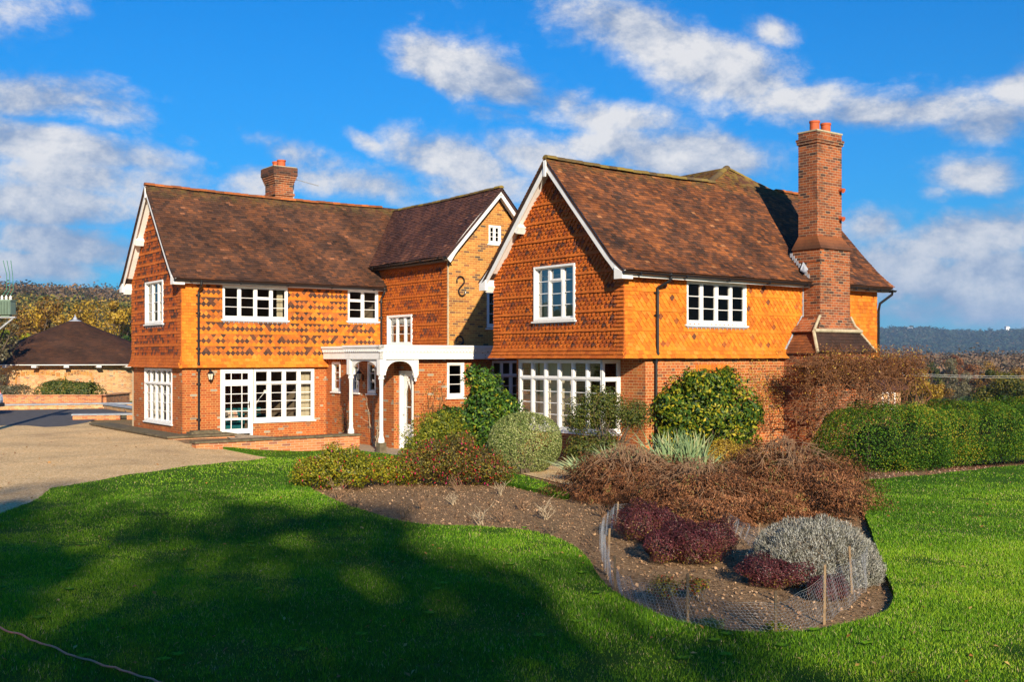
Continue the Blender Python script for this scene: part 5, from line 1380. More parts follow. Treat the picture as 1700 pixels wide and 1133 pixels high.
shrub('small_tree', 'small olive-leaved multi-stemmed tree before the bay window', 'tree', X, Y, [(-.35,.3,1.35,.62,.5,.42),(.35,.3,1.25,.62,.5,.40),(0,.3,1.60,.45,.4,.33),(.75,.3,1.20,.38,.35,.40),(-.65,.2,1.05,.38,.35,.28)], 11500, .055, .026, 'olive', 27, shell=.8, rough=.30, stemr=.022)
X, Y = tx_(975, 24.6)
shrub('spreading_bush', 'dark low bush under the small tree by the bay window', 'bush', X, Y, [(0,.6,.35,.55,.5,.36),(.5,.7,.4,.4,.4,.4)], 6000, .06, .03, 'olive', 28, shell=.7, rough=.34)
X, Y = tx_(1175, 26.7)
shrub('magnolia', 'broad glossy evergreen with yellowing leaves against the garden-side wall', 'shrub', X, Y, [(-.5,.2,1.25,.75,.5,.85),(.45,.2,1.25,.85,.5,.85),(.05,.2,1.95,.62,.45,.55),(-.75,.2,.75,.5,.45,.45),(.85,.2,.75,.5,.45,.5),(-1.05,.1,1.5,.28,.3,.40),(1.15,.1,1.3,.30,.3,.35),(.5,.1,2.2,.28,.3,.30),(-.4,.1,2.15,.24,.3,.28)], 15500, .12, .052, 'magnolia', 29, shell=.75, rough=.36, freq=1.6)
X, Y = tx_(1205, 24.6)
shrub('perennial_clump', 'golden autumn perennials behind the brown spreading shrub', 'plant', X, Y, [(0,.3,.32,.5,.35,.34),(.55,.3,.28,.4,.3,.3)], 5200, .05, .022, 'gold', 30)
# tangled climber on the chimney foot
X, Y = tx_(1390, 26.5)
z0 = ground_h(X, Y)
root = empty('tangled_climber', (X, Y, z0), 0, 'leafless brown tangled climber smothering the foot of the big chimney', 'climber')
def wallp(a, b_, z): q = H @ Vector((a, b_, z)); return (q.x - X, q.y - Y, q.z - z0)
mb = MB(); rr = random.Random(31)
def wander(p, d, n, step, r0, r1, curl=.5, box=None):
    pts = [Vector(p)]; d = Vector(d).normalized()
    for i in range(n):
        d = (d + Vector((rr.gauss(0, curl), rr.gauss(0, curl), rr.gauss(0, curl)))).normalized()
        q = pts[-1] + d * step
        if box:
            for ax in range(3):
                if q[ax] < box[ax] or q[ax] > box[ax + 3]: d[ax] *= -1; q[ax] = min(max(q[ax], box[ax]), box[ax + 3])
        pts.append(q)
    mb.tube([wallp(*p_) for p_ in pts], [r0 + (r1 - r0) * i / n for i in range(n + 1)], 4, cap=False)
    return pts
bx_ = (5.0, -1.75, -.3, 10.8, -.92, 2.45)
for _ in range(26): wander((5.4 + rr.random() * 5.2, -1.25, -.25), (rr.gauss(0, .3), 0, 1), 16, .17, .034, .010, .22, bx_)
for _ in range(330): wander((5.1 + rr.random() * 5.5, -1.0 - rr.random() * .6, .1 + rr.random() ** .6 * 2.3), (rr.gauss(0, 1), 0, rr.gauss(0, .6)), 10, .13, .013, .004, .5, bx_)
for _ in range(520): wander((5.0 + rr.random() * 5.6, -1.0 - rr.random() * .7, 1.9 + rr.random() * .6), (rr.gauss(0, 1), rr.gauss(0, .4), rr.gauss(.3, .6)), 8, .09, .008, .003, .6, (4.8, -1.9, 1.3, 10.8, -.85, 2.9))
mb.build('branches', [M['TWIG']], root)
r = np.random.default_rng(32); n = 15000
A = 4.9 + 5.8 * r.random(n); t = r.random(n); Z = np.where(r.random(n) < .66, 2.32 + r.normal(size=n) * .24, 2.6 * t)
Z += .12 * np.sin(A * 3.1) + .08 * np.sin(A * 7.3); Z = np.where((A > 10.6), np.minimum(Z, 2.5 - (A - 10.6) * .8 + .2 * r.random(n)), Z); Z = np.where(A < 5.6, np.minimum(Z, 2.3), Z)
B = -1.35 + r.normal(size=n) * .28
k = (Z > .05) & (Z < 2.95) & ~((A > 6.7) & (A < 10.4) & (Z < 1.95) & (r.random(n) < .78)); A, B, Z = A[k], B[k], Z[k]
Pw = np.array([list(wallp(a, b_, z)) for a, b_, z in zip(A, B, Z)])
V, q = leaf_arrays(Pw, r.normal(size=Pw.shape), .055, .026, np.clip(r.random(len(Pw)) ** 1.3 + .25 * (Z > 2.5) * r.random(len(Pw)), 0, 1), None, r); quads_obj('dead_leaves', V, q, LM['tangle'], root)
# small outhouse behind the climber
oh = empty('outhouse', (H @ Vector((10.7, .6, 0))), HROT, 'small brick outhouse with a white window glimpsed right of the tangled climber', 'outbuilding')
mb = MB(); mb.box(0, 0, -.6, 2.1, 3, 1.55); mb.build('brick_wall', [M['BRICKP']], oh)
mb = MB(); mb.prism([(-.1, -.2, 1.50), (2.3, -.2, 1.50), (2.3, 1.5, 2.5), (-.1, 1.5, 2.5)], (0, .05, .10), .3); mb.prism([(-.1, 3.2, 1.50), (2.3, 3.2, 1.50), (2.3, 1.5, 2.5), (-.1, 1.5, 2.5)], (0, -.05, .10), .3); mb.build('roof', [M['ROOFM']], oh)
mb = MB(); mb.box(1.05, -.04, .86, 1.75, -.002, .91); mb.box(1.05, -.03, 1.4, 1.75, -.002, 1.44); mb.box(1.05, -.03, .91, 1.10, -.002, 1.4); mb.box(1.70, -.03, .91, 1.75, -.002, 1.4); mb.box(1.38, -.03, .91, 1.42, -.002, 1.4); mb.build('window', [M['white']], oh)

# weeping brown maple mounds
def maple(label, X, Y, rx, ry, h, n, seed):
    z0 = ground_h(X, Y); root = empty('weeping_maple', (X, Y, z0), 0, label, 'shrub', 'brown weeping shrubs spreading over the bed')
    r = np.random.default_rng(seed); rr_ = random.Random(seed)
    D = r.normal(size=(n, 3)); D[:, 2] = np.abs(D[:, 2]); D /= np.linalg.norm(D, axis=1, keepdims=True)
    l = lump(D, seed, 1.8) * .26 + lump(D, seed + 5, 4.5) * .20
    rad = (1 + l * 1.6) * (1 - .42 * r.random(n) ** 1.4)
    zf = np.array([rx, ry, h]) ; P = D * zf * rad[:, None]; P[:, 2] = h * (P[:, 2] / h).clip(0) ** .8 * (.86 + .14 * np.sin(P[:, 0] * 3.3 + seed) * np.cos(P[:, 1] * 2.9))
    out = D.copy(); out[:, 2] = -.75; out /= np.linalg.norm(out, axis=1, keepdims=True)
    k = P[:, 2] > .02; P, D_, out = P[k], D[k], out[k]; m_ = len(P)
    dr = out + r.normal(size=(m_, 3)) * .8
    cl = lump(P * 1.6, seed + 9, 2.2)
    V, q = leaf_arrays(P, D_ + r.normal(size=(m_, 3)) * .5, .055 * (.6 + .8 * r.random(m_)), .0135, np.clip(r.random(m_) * .9 + cl * .5, 0, 1), dr, r)
    quads_obj('dead_foliage', V, q, LM['acer'], root)
    mb = MB()
    for _ in range(70):
        th = rr_.random() * 6.28; e = rr_.random() ** .7; R_ = .95 + .12 * rr_.random()
        ex, ey, ez = rx * math.cos(th) * e * R_, ry * math.sin(th) * e * R_, h * math.sqrt(max(0, 1 - e * e)) * R_
        tip = Vector((ex * 1.03, ey * 1.03, max(.03, ez - .22 * e))); mid = Vector((ex * .55, ey * .55, ez * .5 + h * .62 * (1 - .25 * e)))
        pts = [Vector((.05 * math.cos(th), .05 * math.sin(th), 0)).lerp(mid, s * 2) if s < .5 else mid.lerp(tip, s * 2 - 1) for s in [i / 8 for i in range(9)]]
        pts = [p_ + Vector((rr_.gauss(0, .03), rr_.gauss(0, .03), rr_.gauss(0, .02))) for p_ in pts]
        mb.tube(pts, [.013 * (1 - i / 9) + .002 for i in range(9)], 4, cap=False)
        for _ in range(3):
            p0 = pts[rr_.randint(4, 8)]; mb.tube([p0, p0 + Vector((rr_.gauss(0, .10), rr_.gauss(0, .10), rr_.gauss(.0, .06))), p0 + Vector((rr_.gauss(0, .2), rr_.gauss(0, .2), rr_.gauss(-.05, .08)))], [.004, .003, .002], 3, cap=False)
    mb.build('branches', [M['BARKB']], root)
    return root
def PXc(x, ybase, back):
    X, Y = at(x, ybase); s = (Y + back) / Y; return X * s, Y + back
maple('large domed brown weeping shrub at the right of the bed', *PXc(1305, 872, 1.6), 1.50, 1.5, 1.10, 54000, 41)
maple('brown weeping shrub spreading at the left beside the iris leaves', *PXc(1040, 850, 1.7), 1.25, 1.25, .90, 36000, 42)
maple('low middle brown weeping shrub joining the two larger ones', *PXc(1165, 885, 1.5), 1.35, 1.35, .84, 42000, 43)
# lavender dome
X, Y = PXc(1352, 985, .80)
def spikes(name, label, cat, X, Y, rx, ry, h, n, L, Wd, mat, seed, cz=0.):
    z0 = ground_h(X, Y); root = empty(name, (X, Y, z0), 0, label, cat); r = np.random.default_rng(seed)
    D = r.normal(size=(n, 3)); D[:, 2] = np.abs(D[:, 2]) - .40; D /= np.linalg.norm(D, axis=1, keepdims=True)
    rad = (1 + .10 * lump(D, seed, 1.3) + .09 * lump(D, seed + 8, 4.)) * (1 - .20 * r.random(n) ** 1.5)
    P = D * np.array([rx, ry, h]) * rad[:, None] + np.array([0, 0, cz]); k = P[:, 2] > .0; P, D = P[k], D[k]; m_ = len(P)
    dr = D * .8 + np.array([0, 0, .9]); N_ = r.normal(size=(m_, 3))
    V, q = leaf_arrays(P, N_, L * (.6 + .8 * r.random(m_)), Wd, np.clip(r.random(m_) * .9 + .4 * lump(P * 2, seed + 3, 2.5), 0, 1), dr, r)
    quads_obj('foliage', V, q, LM[mat], root)
    mb = MB(); mb.lathe((0, 0, 0), [(rx * .70 * math.cos(t), cz + h * .70 * math.sin(t)) for t in [i * math.pi / 2 / 6 for i in range(6)]], 20)
    mb.build('woody_core', [M['BARK']], root); return root
spikes('lavender_bush', 'silver-grey domed lavender at the right end of the fenced bed', 'bush', X, Y, .78, .64, .60, 40000, .050, .008, 'lavender', 51, cz=.08)
X, Y = PXc(1073, 905, .36)
HB = 'dark purple bushes inside the wire fence'
shrub('hebe_bush', 'dark purple bush nearest the left end of the wire fence', 'bush', X, Y, [(-.05,0,.24,.36,.34,.28),(.25,.05,.22,.25,.25,.22)], 14000, .026, .011, 'hebe', 52, HB, lowtone=.42, shell=.3, rough=.26, extra=None)
X, Y = PXc(1145, 945, .42)
shrub('hebe_bush', 'largest lumpy purple bush in the middle of the wire fence', 'bush', X, Y, [(-.34,.05,.18,.28,.28,.20),(.06,-.08,.22,.32,.30,.25),(.34,.22,.26,.28,.28,.24),(-.08,.25,.28,.28,.28,.22)], 23000, .026, .011, 'hebe', 53, HB, lowtone=.42, shell=.3, rough=.26)
X, Y = PXc(1285, 984, .38)
shrub('hebe_bush', 'purple bush in front of the silver lavender', 'bush', X, Y, [(-.08,.0,.14,.30,.28,.20),(.18,.0,.13,.28,.26,.17)], 14000, .024, .010, 'hebe', 54, HB, lowtone=.42, shell=.3, rough=.26)
X, Y = PXc(1372, 1002, .16)
shrub('hebe_bush', 'low purple bush at the right beside the tallest stake', 'bush', X, Y, [(0,.0,.11,.22,.16,.15)], 7000, .024, .010, 'hebe', 55, HB, lowtone=.42, shell=.3, rough=.26)
for (x, y, s, sd, lb) in ((1105, 1008, 1., 61, 'small red-leaved yellow shrub beside the front stake'), (1155, 998, .8, 62, 'small yellow-leaved shrub just behind the front stake')):
    X, Y = PX(x, y)
    shrub('small_shrub', lb, 'shrub', X, Y, [(0,0,.20*s,.17*s,.15*s,.12*s)], int(900*s), .030, .013, 'redyellow', sd, 'small shrubs inside the wire fence', shell=.7, rough=.3, stemmat='BARK', stemr=.003, nst=9)
for (x, y, sd, lb) in ((1180, 1046, 63, 'tiny yellowish seedling clump by the near edge of the bed'), (1290, 1052, 64, 'tiny green plant at the foot of the middle near stake')):
    X, Y = PX(x, y)
    shrub('small_shrub', lb, 'plant', X, Y, [(0,0,.05,.13,.10,.06)], 700, .028, .012, 'yellowgreen' if sd == 64 else 'topiary', sd, 'small shrubs inside the wire fence', shell=.7, rough=.3, nst=5, stemr=.003)
# iris swords
def iris(label, x, y, n, w, h, seed, lean=0.):
    X, Y = PX(x, y); z0 = ground_h(X, Y); root = None; r = random.Random(seed); mb = MB()
    for _ in range(n):
        bx0, by0 = (r.random() - .5) * w, (r.random() - .5) * .5; a = r.gauss(lean, .28); b_ = r.gauss(-.1, .2); hh = h * (.6 + .5 * r.random()); rv = r.random(); wd = .016 + r.random() * .012
        p0 = Vector((bx0, by0, 0)); prev = None
        for i in range(5):
            s = i / 4; c = p0 + Vector((a * hh * s * (1 + .5 * s), b_ * hh * s, hh * s * (1 - .18 * s * abs(a)))); ww = wd * (1 - s ** 2.5) + .001
            q = (c + Vector((-ww, 0, 0)), c + Vector((ww, .004, 0)))
            if prev: mb.quad(prev[0], prev[1], q[1], q[0], rv)
            prev = q
    o = mb.build('iris_clump', [LM['iris']], None); o.location = (X, Y, z0); tag(o, label, 'plant', 'clumps of iris leaves'); return o
iris('fan of grey-green iris leaves leaning left at the left edge of the brown shrubs', 985, 800, 90, .5, .55, 71, -.55)
iris('upright iris leaves below the small olive tree', 1040, 785, 110, .9, .62, 72, -.1)
iris('tallest upright iris leaves in front of the magnolia', 1128, 795, 190, 1.1, 1.0, 73, 0)
iris('iris leaves rising between the brown shrubs', 1180, 815, 60, .35, .62, 74, .15)
# hedge to the right
def hedge(name, label, pts, w, h, n, L, Wd, mat, seed, stuff=False):
    """leafy hedge along pts with an uneven top"""
    r = np.random.default_rng(seed); pts = [np.array(p_) for p_ in pts]; ls = [np.linalg.norm(pts[i+1] - pts[i]) for i in range(len(pts) - 1)]; T = sum(ls)
    c0 = pts[0]; root = empty(name, (c0[0], c0[1], ground_h(*c0)), 0, label, 'hedge')
    u = r.random(n) * T; P = np.zeros((n, 3)); N = np.zeros((n, 3)); acc = 0
    for i, l in enumerate(ls):
        k = (u >= acc) & (u <= acc + l); d = (pts[i+1] - pts[i]) / l; s = np.array([-d[1], d[0]]); uu = u[k] - acc
        th = r.random(k.sum()) * math.pi * 1.25 - .12 * math.pi; cx = np.sign(np.cos(th)) * np.abs(np.cos(th)) ** .6; sz = np.sign(np.sin(th)) * np.abs(np.sin(th)) ** .6
        bump_ = 1 + .09 * np.sin(uu * 1.9 + seed) + .08 * np.sin(uu * 4.7 + 1.3 * th) * np.sin(th * 3 + uu) + .08 * np.sin(uu * 11 + th * 5) * np.sin(uu * 3.1)
        rad = bump_ * (1 - .30 * r.random(k.sum()) ** 1.7); off = cx * w / 2 * rad; zz = h * .42 + sz * h * .58 * rad
        lo_ = r.random(k.sum()) < .34; sg_ = np.sign(cx); zz = np.where(lo_, r.random(k.sum()) * h * .5, zz); off = np.where(lo_, sg_ * w / 2 * rad * .97, off)
        P[k, 0] = pts[i][0] + d[0] * uu + s[0] * off; P[k, 1] = pts[i][1] + d[1] * uu + s[1] * off; P[k, 2] = zz
        N[k, 0] = s[0] * cx; N[k, 1] = s[1] * cx; N[k, 2] = sz
        acc += l
    # rounded ends
    ne = int(n * .05); 
    for (pe, dd) in ((pts[0], -(pts[1] - pts[0])), (pts[-1], pts[-1] - pts[-2])):
        dd = dd / np.linalg.norm(dd); ss = np.array([-dd[1], dd[0]]); D = r.normal(size=(ne, 3)); D /= np.linalg.norm(D, axis=1, keepdims=True); D[:, 0] = np.abs(D[:, 0])
        ra = (1 - .3 * r.random(ne) ** 1.7) * (1 + .12 * lump(D, seed + 6, 1.5))
        Q = np.zeros((ne, 3)); Q[:, :2] = pe[None, :] + dd[None, :] * (D[:, 0] * w * .45 * ra)[:, None] + ss[None, :] * (D[:, 1] * w * .5 * ra)[:, None]; Q[:, 2] = h * .42 + D[:, 2] * h * .58 * ra
        P = np.concatenate([P, Q]); N = np.concatenate([N, np.stack([dd[0] * D[:, 0] + ss[0] * D[:, 1], dd[1] * D[:, 0] + ss[1] * D[:, 1], D[:, 2]], 1)])
    P[:, :2] -= c0[None, :2] if len(c0) == 2 else 0
    kk = P[:, 2] > .02; P, N = P[kk], N[kk] + r.normal(size=(kk.sum(), 3)) * .5
    V, q = leaf_arrays(P, N, L * (.7 + .6 * r.random(len(P))), Wd, np.clip(r.random(len(P)) ** 1.2 + .42 * lump(P, seed + 2, .55) + .2 * lump(P, seed + 4, 2.), 0, 1), None, r)
    ns = n // 900; sp_ = P[r.integers(0, len(P), ns)]; sp_ = sp_[sp_[:, 2] > h * .8]
    dsh = np.stack([r.normal(size=len(sp_)) * .4, r.normal(size=len(sp_)) * .4, np.ones(len(sp_))], 1)
    tt = r.random((len(sp_), 14, 1)) * (.10 + .22 * r.random((len(sp_), 1, 1))) * (h / 1.4); Ps_ = (sp_[:, None, :] + dsh[:, None, :] * tt).reshape(-1, 3) + r.normal(size=(len(sp_) * 14, 3)) * .012
    V2, q2 = leaf_arrays(Ps_, r.normal(size=Ps_.shape), L * .9, Wd * .9, .4 + .5 * r.random(len(Ps_)), None, r)
    quads_obj('foliage', np.concatenate([V, V2]), np.concatenate([q, q2]), LM[mat], root)
    mb = MB(); rr_ = random.Random(seed); acc = 0
    for i, l in enumerate(ls):
        d = (pts[i+1] - pts[i]) / l
        for j in range(int(l / .25)):
            p_ = pts[i] + d * (j * .25) - c0; mb.tube([(p_[0], p_[1], -.3), (p_[0] + rr_.gauss(0, .1), p_[1] + rr_.gauss(0, .15), h * .5), (p_[0] + rr_.gauss(0, .2), p_[1] + rr_.gauss(0, .3), h * .9)], [.02, .014, .005], 4)
    mb.build('stems', [M['BARK']], root)
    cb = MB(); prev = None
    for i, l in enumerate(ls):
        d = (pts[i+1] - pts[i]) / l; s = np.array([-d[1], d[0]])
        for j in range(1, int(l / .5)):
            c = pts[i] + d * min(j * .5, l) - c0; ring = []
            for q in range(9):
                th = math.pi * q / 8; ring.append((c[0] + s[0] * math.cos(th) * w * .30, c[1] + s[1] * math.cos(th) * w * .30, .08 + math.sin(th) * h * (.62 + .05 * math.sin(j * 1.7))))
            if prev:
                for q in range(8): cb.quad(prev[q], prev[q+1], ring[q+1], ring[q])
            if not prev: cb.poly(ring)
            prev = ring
    cb.build('inner_twigs', [M['DTWIG']], root)  # dark shell standing in for the shade behind the leaves
    return root
h1 = at(1428, 786); h2 = at(1580, 782); h3 = at(1720, 768); h4 = at(1900, 752)
hp = [(a[0] * 1.035, a[1] + .85) for a in (h1, h4)]
hedge('garden_hedge', 'broad bushy green hedge along the lawn at the right', hp, 2.2, 1.42, 150000, .046, .022, 'hedge', 81)
hedge('low_hedge', 'dome-topped low hedge on the planter before the roundhouse', [(-24.8, 56.6), (-22.4, 56.6)], 1.6, 1.25, 11000, .11, .06, 'olive', 82)
hedge('low_hedge', 'grey-brown low hedge behind the white car', [(-29.5, 56.2), (-25.9, 56.4)], 1.4, 1.05, 6000, .11, .05, 'greyish', 83)
# mulch along the hedge is the ground; bare rose stumps in the bed
def rosestump(label, x, y, h, seed, mat='BARKP', n=9):
    X, Y = PX(x, y); r = random.Random(seed); mb = MB()
    for _ in range(n):
        th = r.random() * 6.28; l = h * (.45 + .75 * r.random()); sp_ = .3 + r.random(); d = Vector((math.cos(th) * sp_, math.sin(th) * sp_, 1)).normalized()
        p1 = d * l * .5 + Vector((r.gauss(0, .02), r.gauss(0, .02), 0)); p2 = p1 + (d + Vector((r.gauss(0, .4), r.gauss(0, .4), .1))) * l * .4
        mb.tube([(r.gauss(0, .025), r.gauss(0, .025), -.03), p1, p2], [.009, .006, .003], 5)
        for _ in range(3): q = p1.lerp(p2, r.random()); mb.tube([q, q + Vector((r.gauss(0, .06), r.gauss(0, .06), .05 + r.random() * .05))], [.004, .002], 4)
    o = mb.build('rose_stump', [M[mat]], None); o.location = (X, Y, ground_h(X, Y)); tag(o, label, 'shrub', 'bare pruned bushes in the bed'); return o
for (x, y, h, lb) in ((562, 828, .34, 'gnarled bare stump at the left tip of the bed'), (588, 848, .16, 'short bare stump near the lawn edge below the left flowering bush'), (672, 862, .2, 'bare twigs left of the centre of the bed near the lawn'), (700, 846, .2, 'small pruned bush in the middle of the bare soil'), (752, 838, .18, 'pruned twigs below the wide flowering bush'), (797, 872, .3, 'spreading pruned bush by the lawn edge below the topiary'), (835, 868, .24, 'pruned bush just right of the spreading one'), (868, 846, .30, 'tangled pruned bush below the strip of grass'), (905, 862, .34, 'tallest bare pruned bush right of centre'), (915, 888, .22, 'bare twigs at the lawn edge left of the wire fence'), (760, 815, .3, 'bare stems under the red-flowered bush'), (830, 822, .26, 'bare stems right of the red-flowered bush'), (1000, 858, .22, 'dry stalks just left of the wire fence')):
    rosestump(lb, x, y, h, int(x), ('BARK', 'BARKB', 'BARKP')[int(x) % 3])
# climbers on the porch walls
def climber(label, a0, a1, plane, zb, zt, n, seed, leaf=0, mat='BARKP', lm='camellia', thick=.018):
    r = random.Random(seed); q0 = H @ (Vector((a0, plane[1], zb)) if plane[0] == 'S' else Vector((plane[1], a0, zb)))
    root = empty('wall_climber', q0, 0, label, 'climber', 'climbers trained on the house walls'); mb = MB(); LP = []
    for i in range(n):
        u = a0 + (a1 - a0) * (.4 + .2 * r.random()); z = zb; pts = []
        tu = a0 + (a1 - a0) * r.random(); tz = zb + (zt - zb) * (.55 + .45 * r.random()); m_ = 9
        for j in range(m_ + 1):
            s = j / m_; uu = u + (tu - u) * s ** .8 + r.gauss(0, .035); zz = z + (tz - z) * s; dd = .05 + .06 * r.random()
            q = H @ (Vector((uu, plane[1] - dd, zz)) if plane[0] == 'S' else Vector((plane[1] - dd, uu, zz))); pts.append(q - q0)
        mb.tube(pts, [thick * (1 - j / (m_ + 2)) for j in range(m_ + 1)], 5); LP += [tuple(p_) for p_ in pts[3:]]
        for _ in range(3):
            k = r.randint(3, m_ - 1); w2_ = pts[k] + Vector((r.gauss(0, .15), r.gauss(0, .05), r.gauss(.05, .15))); mb.tube([pts[k], w2_], [thick * .4, .003], 4); LP.append(tuple(w2_))
    mb.build('stems', [M[mat]], root)
    if leaf:
        rg = np.random.default_rng(seed); P = np.array(LP)[rg.integers(0, len(LP), leaf)] + rg.normal(size=(leaf, 3)) * .07
        V, q = leaf_arrays(P, rg.normal(size=P.shape), .06, .03, rg.random(leaf), None, rg); quads_obj('leaves', V, q, LM[lm], root)
climber('thin upright bare stems on the entrance wall behind the low brick wall', 11.9, 12.9, ('W', -1.1), -.3, 1.3, 12, 91, 60, 'BARK', 'olive', .012)
climber('pale criss-crossing bare stems between the two porch columns', 9.9, 11.2, ('W', -1.1), -.35, 1.5, 7, 92, 0, 'BARKP')
climber('half-bare rose with dark shoots right of the front door', -.75, .35, ('S', 8.6), -.3, 2.1, 8, 93, 260, 'TWIG', 'olive', .018)
climber('slender leafy shoots rising up the tile hanging beside the big chimney', 3.9, 6.3, ('S', -.05), .5, 3.1, 16, 94, 620, 'TWIG', 'gold', .007)
climber('leafy shoots reaching above the camellia to the porch roof', 1.1, 2.0, ('S', 8.4), .6, 2.75, 8, 95, 420, 'TWIG', 'camellia', .008)
# ================================================================== GRASS AND LITTER
def lawn_z_np(x, y):
    t = np.clip((y - 23) / 7.5, 0, 1); t = t * t * (3 - 2 * t); s = np.clip((x + 9.6) / 3.4, 0, 1); s = s * s * (3 - 2 * s)
    return -.34 * t * s + .055 + .018 * np.sin(x * .9) * np.sin(y * .7 + 1) + .008 * np.sin(x * 3.1 + y * 2.3)
def grass_blades(seed, n, y0, y1, hgt, wid):
    r = np.random.default_rng(seed)
    y = y0 + (y1 - y0) * r.random(n) ** .75 + np.clip(r.normal(size=n) * (y1 - y0) * .13, -1.6, 4); y = np.maximum(y, 7.2); x = (r.random(n) * 2 - 1) * (y * .58 + 2.0)
    k = inside(x, y, lawn_poly); x, y = x[k], y[k]
    b = bare(x, y) + r.normal(size=len(x)) * .25
    k = (b < .80) | (r.random(len(x)) < .25); x, y, b = x[k], y[k], b[k]; m_ = len(x)
    z = lawn_z_np(x, y) - .005
    hh = hgt * (.45 + .75 * r.random(m_)) * (1 - .35 * np.clip(b, 0, 1)) * (1 + .16 * np.sin(x * 2.7 + 2 * np.sin(y * 1.9)) * np.sin(y * 3.3 + x * 1.7)); th = r.random(m_) * 6.283; lean = r.random(m_) * .75; az_ = r.random(m_) * 6.283
    w = wid * (.6 + .8 * r.random(m_)) * .5
    base = np.stack([x, y, z], 1); s = np.stack([np.cos(th) * w, np.sin(th) * w, np.zeros(m_)], 1)
    tip = base + np.stack([np.cos(az_) * hh * lean, np.sin(az_) * hh * lean, hh * np.sqrt(1 - np.minimum(.9, lean * lean * .6))], 1)
    V = np.stack([base - s, base + s, tip], 1).reshape(-1, 3)
    rnd = np.clip(.62 * r.random(m_) + .20 + .12 * np.sin(x * .55 + 1.7 * np.sin(y * .42)) + .10 * np.sin(x * 1.1 + y * .8 + 1.3 * np.sin(x * .7)) * np.sin(y * 1.7 - x * .9) + .12 * np.clip(b, -1, 1), 0, .96)
    rnd = np.where(r.random(m_) < .04 + .10 * np.clip(b, 0, 1), 1., rnd)
    return V, rnd
Vs, Rs = zip(grass_blades(101, 560000, 7.4, 14, .042, .0062), grass_blades(102, 330000, 13, 20, .040, .0095), grass_blades(103, 160000, 19, 34, .04, .017))
o = quads_obj('grass', np.concatenate(Vs), np.concatenate(Rs), LM['grass'], k=3); tag(o, 'short green lawn grass in the foreground', 'grass', kind='stuff')
r = np.random.default_rng(104)
def scatter(n, poly, zf, y0=8, y1=30):
    y = y0 + (y1 - y0) * r.random(n) ** 1.3; x = (r.random(n) * 2 - 1) * y * .52; k = inside(x, y, poly); return x[k], y[k], zf(x[k], y[k])
x, y, z = scatter(420, lawn_poly, lawn_z_np); P = np.stack([x, y, z + .02], 1)
N = np.array([[0, 0, 1.]]) + r.normal(size=P.shape) * .4
V, q = leaf_arrays(P, N, .05 + .03 * r.random(len(P)), .03, r.random(len(P)), None, r); o = quads_obj('fallen_leaves', V, q, LM['fallen']); tag(o, 'scattered brown fallen leaves on the lawn', 'leaves', kind='stuff')
xd, yd = -14 + 12 * r.random(500), 14 + 24 * r.random(500); kd = inside(xd, yd, drive) & ~inside(xd, yd, lawn_poly) & (r.random(500) < .3); xd, yd = xd[kd], yd[kd]
Pd = np.stack([xd, yd, np.array([gz(a, b_) for a, b_ in zip(xd, yd)]) + .03], 1); V, q = leaf_arrays(Pd, np.array([[0, 0, 1.]]) + r.normal(size=Pd.shape) * .4, .08, .05, r.random(len(Pd)), None, r)
o = quads_obj('drive_leaves', V, q, LM['fallen']); tag(o, 'a few fallen leaves lying on the gravel drive', 'leaves', kind='stuff')
n = 60000; bp = smooth_poly(bed_w, 1)
y = 9 + 15 * r.random(n); x = -5 + 15 * r.random(n); k = inside(x, y, bp); x, y = x[k], y[k]
z = np.array([gz(a, b_) for a, b_ in zip(x, y)]) + .004
P = np.stack([x, y, z], 1); N = np.array([[0, 0, 1.]]) + r.normal(size=P.shape) * .6; s = .5 + r.random(len(P)) + 1.2 * (r.random(len(P)) < .03)
V, q = leaf_arrays(P, N, .026 * s, .018 * s, r.random(len(P)), None, r)
m = leaf_mat('bark_chip', [(0, (.08, .045, .025)), (.5, (.28, .16, .085)), (.93, (.42, .27, .15)), (1, (.50, .35, .23))], trans=0, rough=.9)
o = quads_obj('bed_litter', V, q, m); tag(o, 'leaf litter and bark chips over the bed soil', 'litter', kind='stuff')
mp = [at(1440, 800), at(1560, 792), at(1700, 779), at(1800, 770), (16.5, 27.5), (6.5, 24.5), (7.2, 22.6)]
n = 9000; y = 21 + 7 * r.random(n); x = 6 + 12 * r.random(n); k = inside(x, y, mp); x, y = x[k], y[k]; z = np.array([gz(a, b_) for a, b_ in zip(x, y)]) + .006
P = np.stack([x, y, z], 1); N = np.array([[0, 0, 1.]]) + r.normal(size=P.shape) * .6
mm = leaf_mat('mulch_chip', [(0, (.10, .03, .018)), (.6, (.24, .10, .06)), (1, (.5, .36, .26))], trans=0, rough=.9)
V, q = leaf_arrays(P, N, .05, .03, r.random(len(P)), None, r); o = quads_obj('hedge_mulch', V, q, mm); tag(o, 'reddish mulch strip in front of the long hedge', 'mulch', kind='stuff')
# broad-leaved weeds in the turf (plantain rosettes)
n = 70; xw = (r.random(n) * 2 - 1) * 5 - 1; yw = 8.6 + r.random(n) ** 1.3 * 11; k = inside(xw, yw, lawn_poly); xw, yw = xw[k], yw[k]
Pw_, Nw_, dw_ = [], [], []
for a, b_ in zip(xw, yw):
    zz = float(lawn_z_np(np.array(a), np.array(b_)))
    for j in range(7):
        th = j * .9 + a; d = np.array([math.cos(th), math.sin(th), .45]); Pw_.append([a + d[0] * .035, b_ + d[1] * .035, zz + .035]); Nw_.append([-d[0] * .45, -d[1] * .45, 1]); dw_.append(d)
V, q = leaf_arrays(np.array(Pw_), np.array(Nw_), .075, .030, .35 + .35 * r.random(len(Pw_)), np.array(dw_), r); o = quads_obj('lawn_weeds', V, q, LM['grass']); tag(o, 'scattered broad-leaved weeds in the turf', 'weeds', kind='stuff')

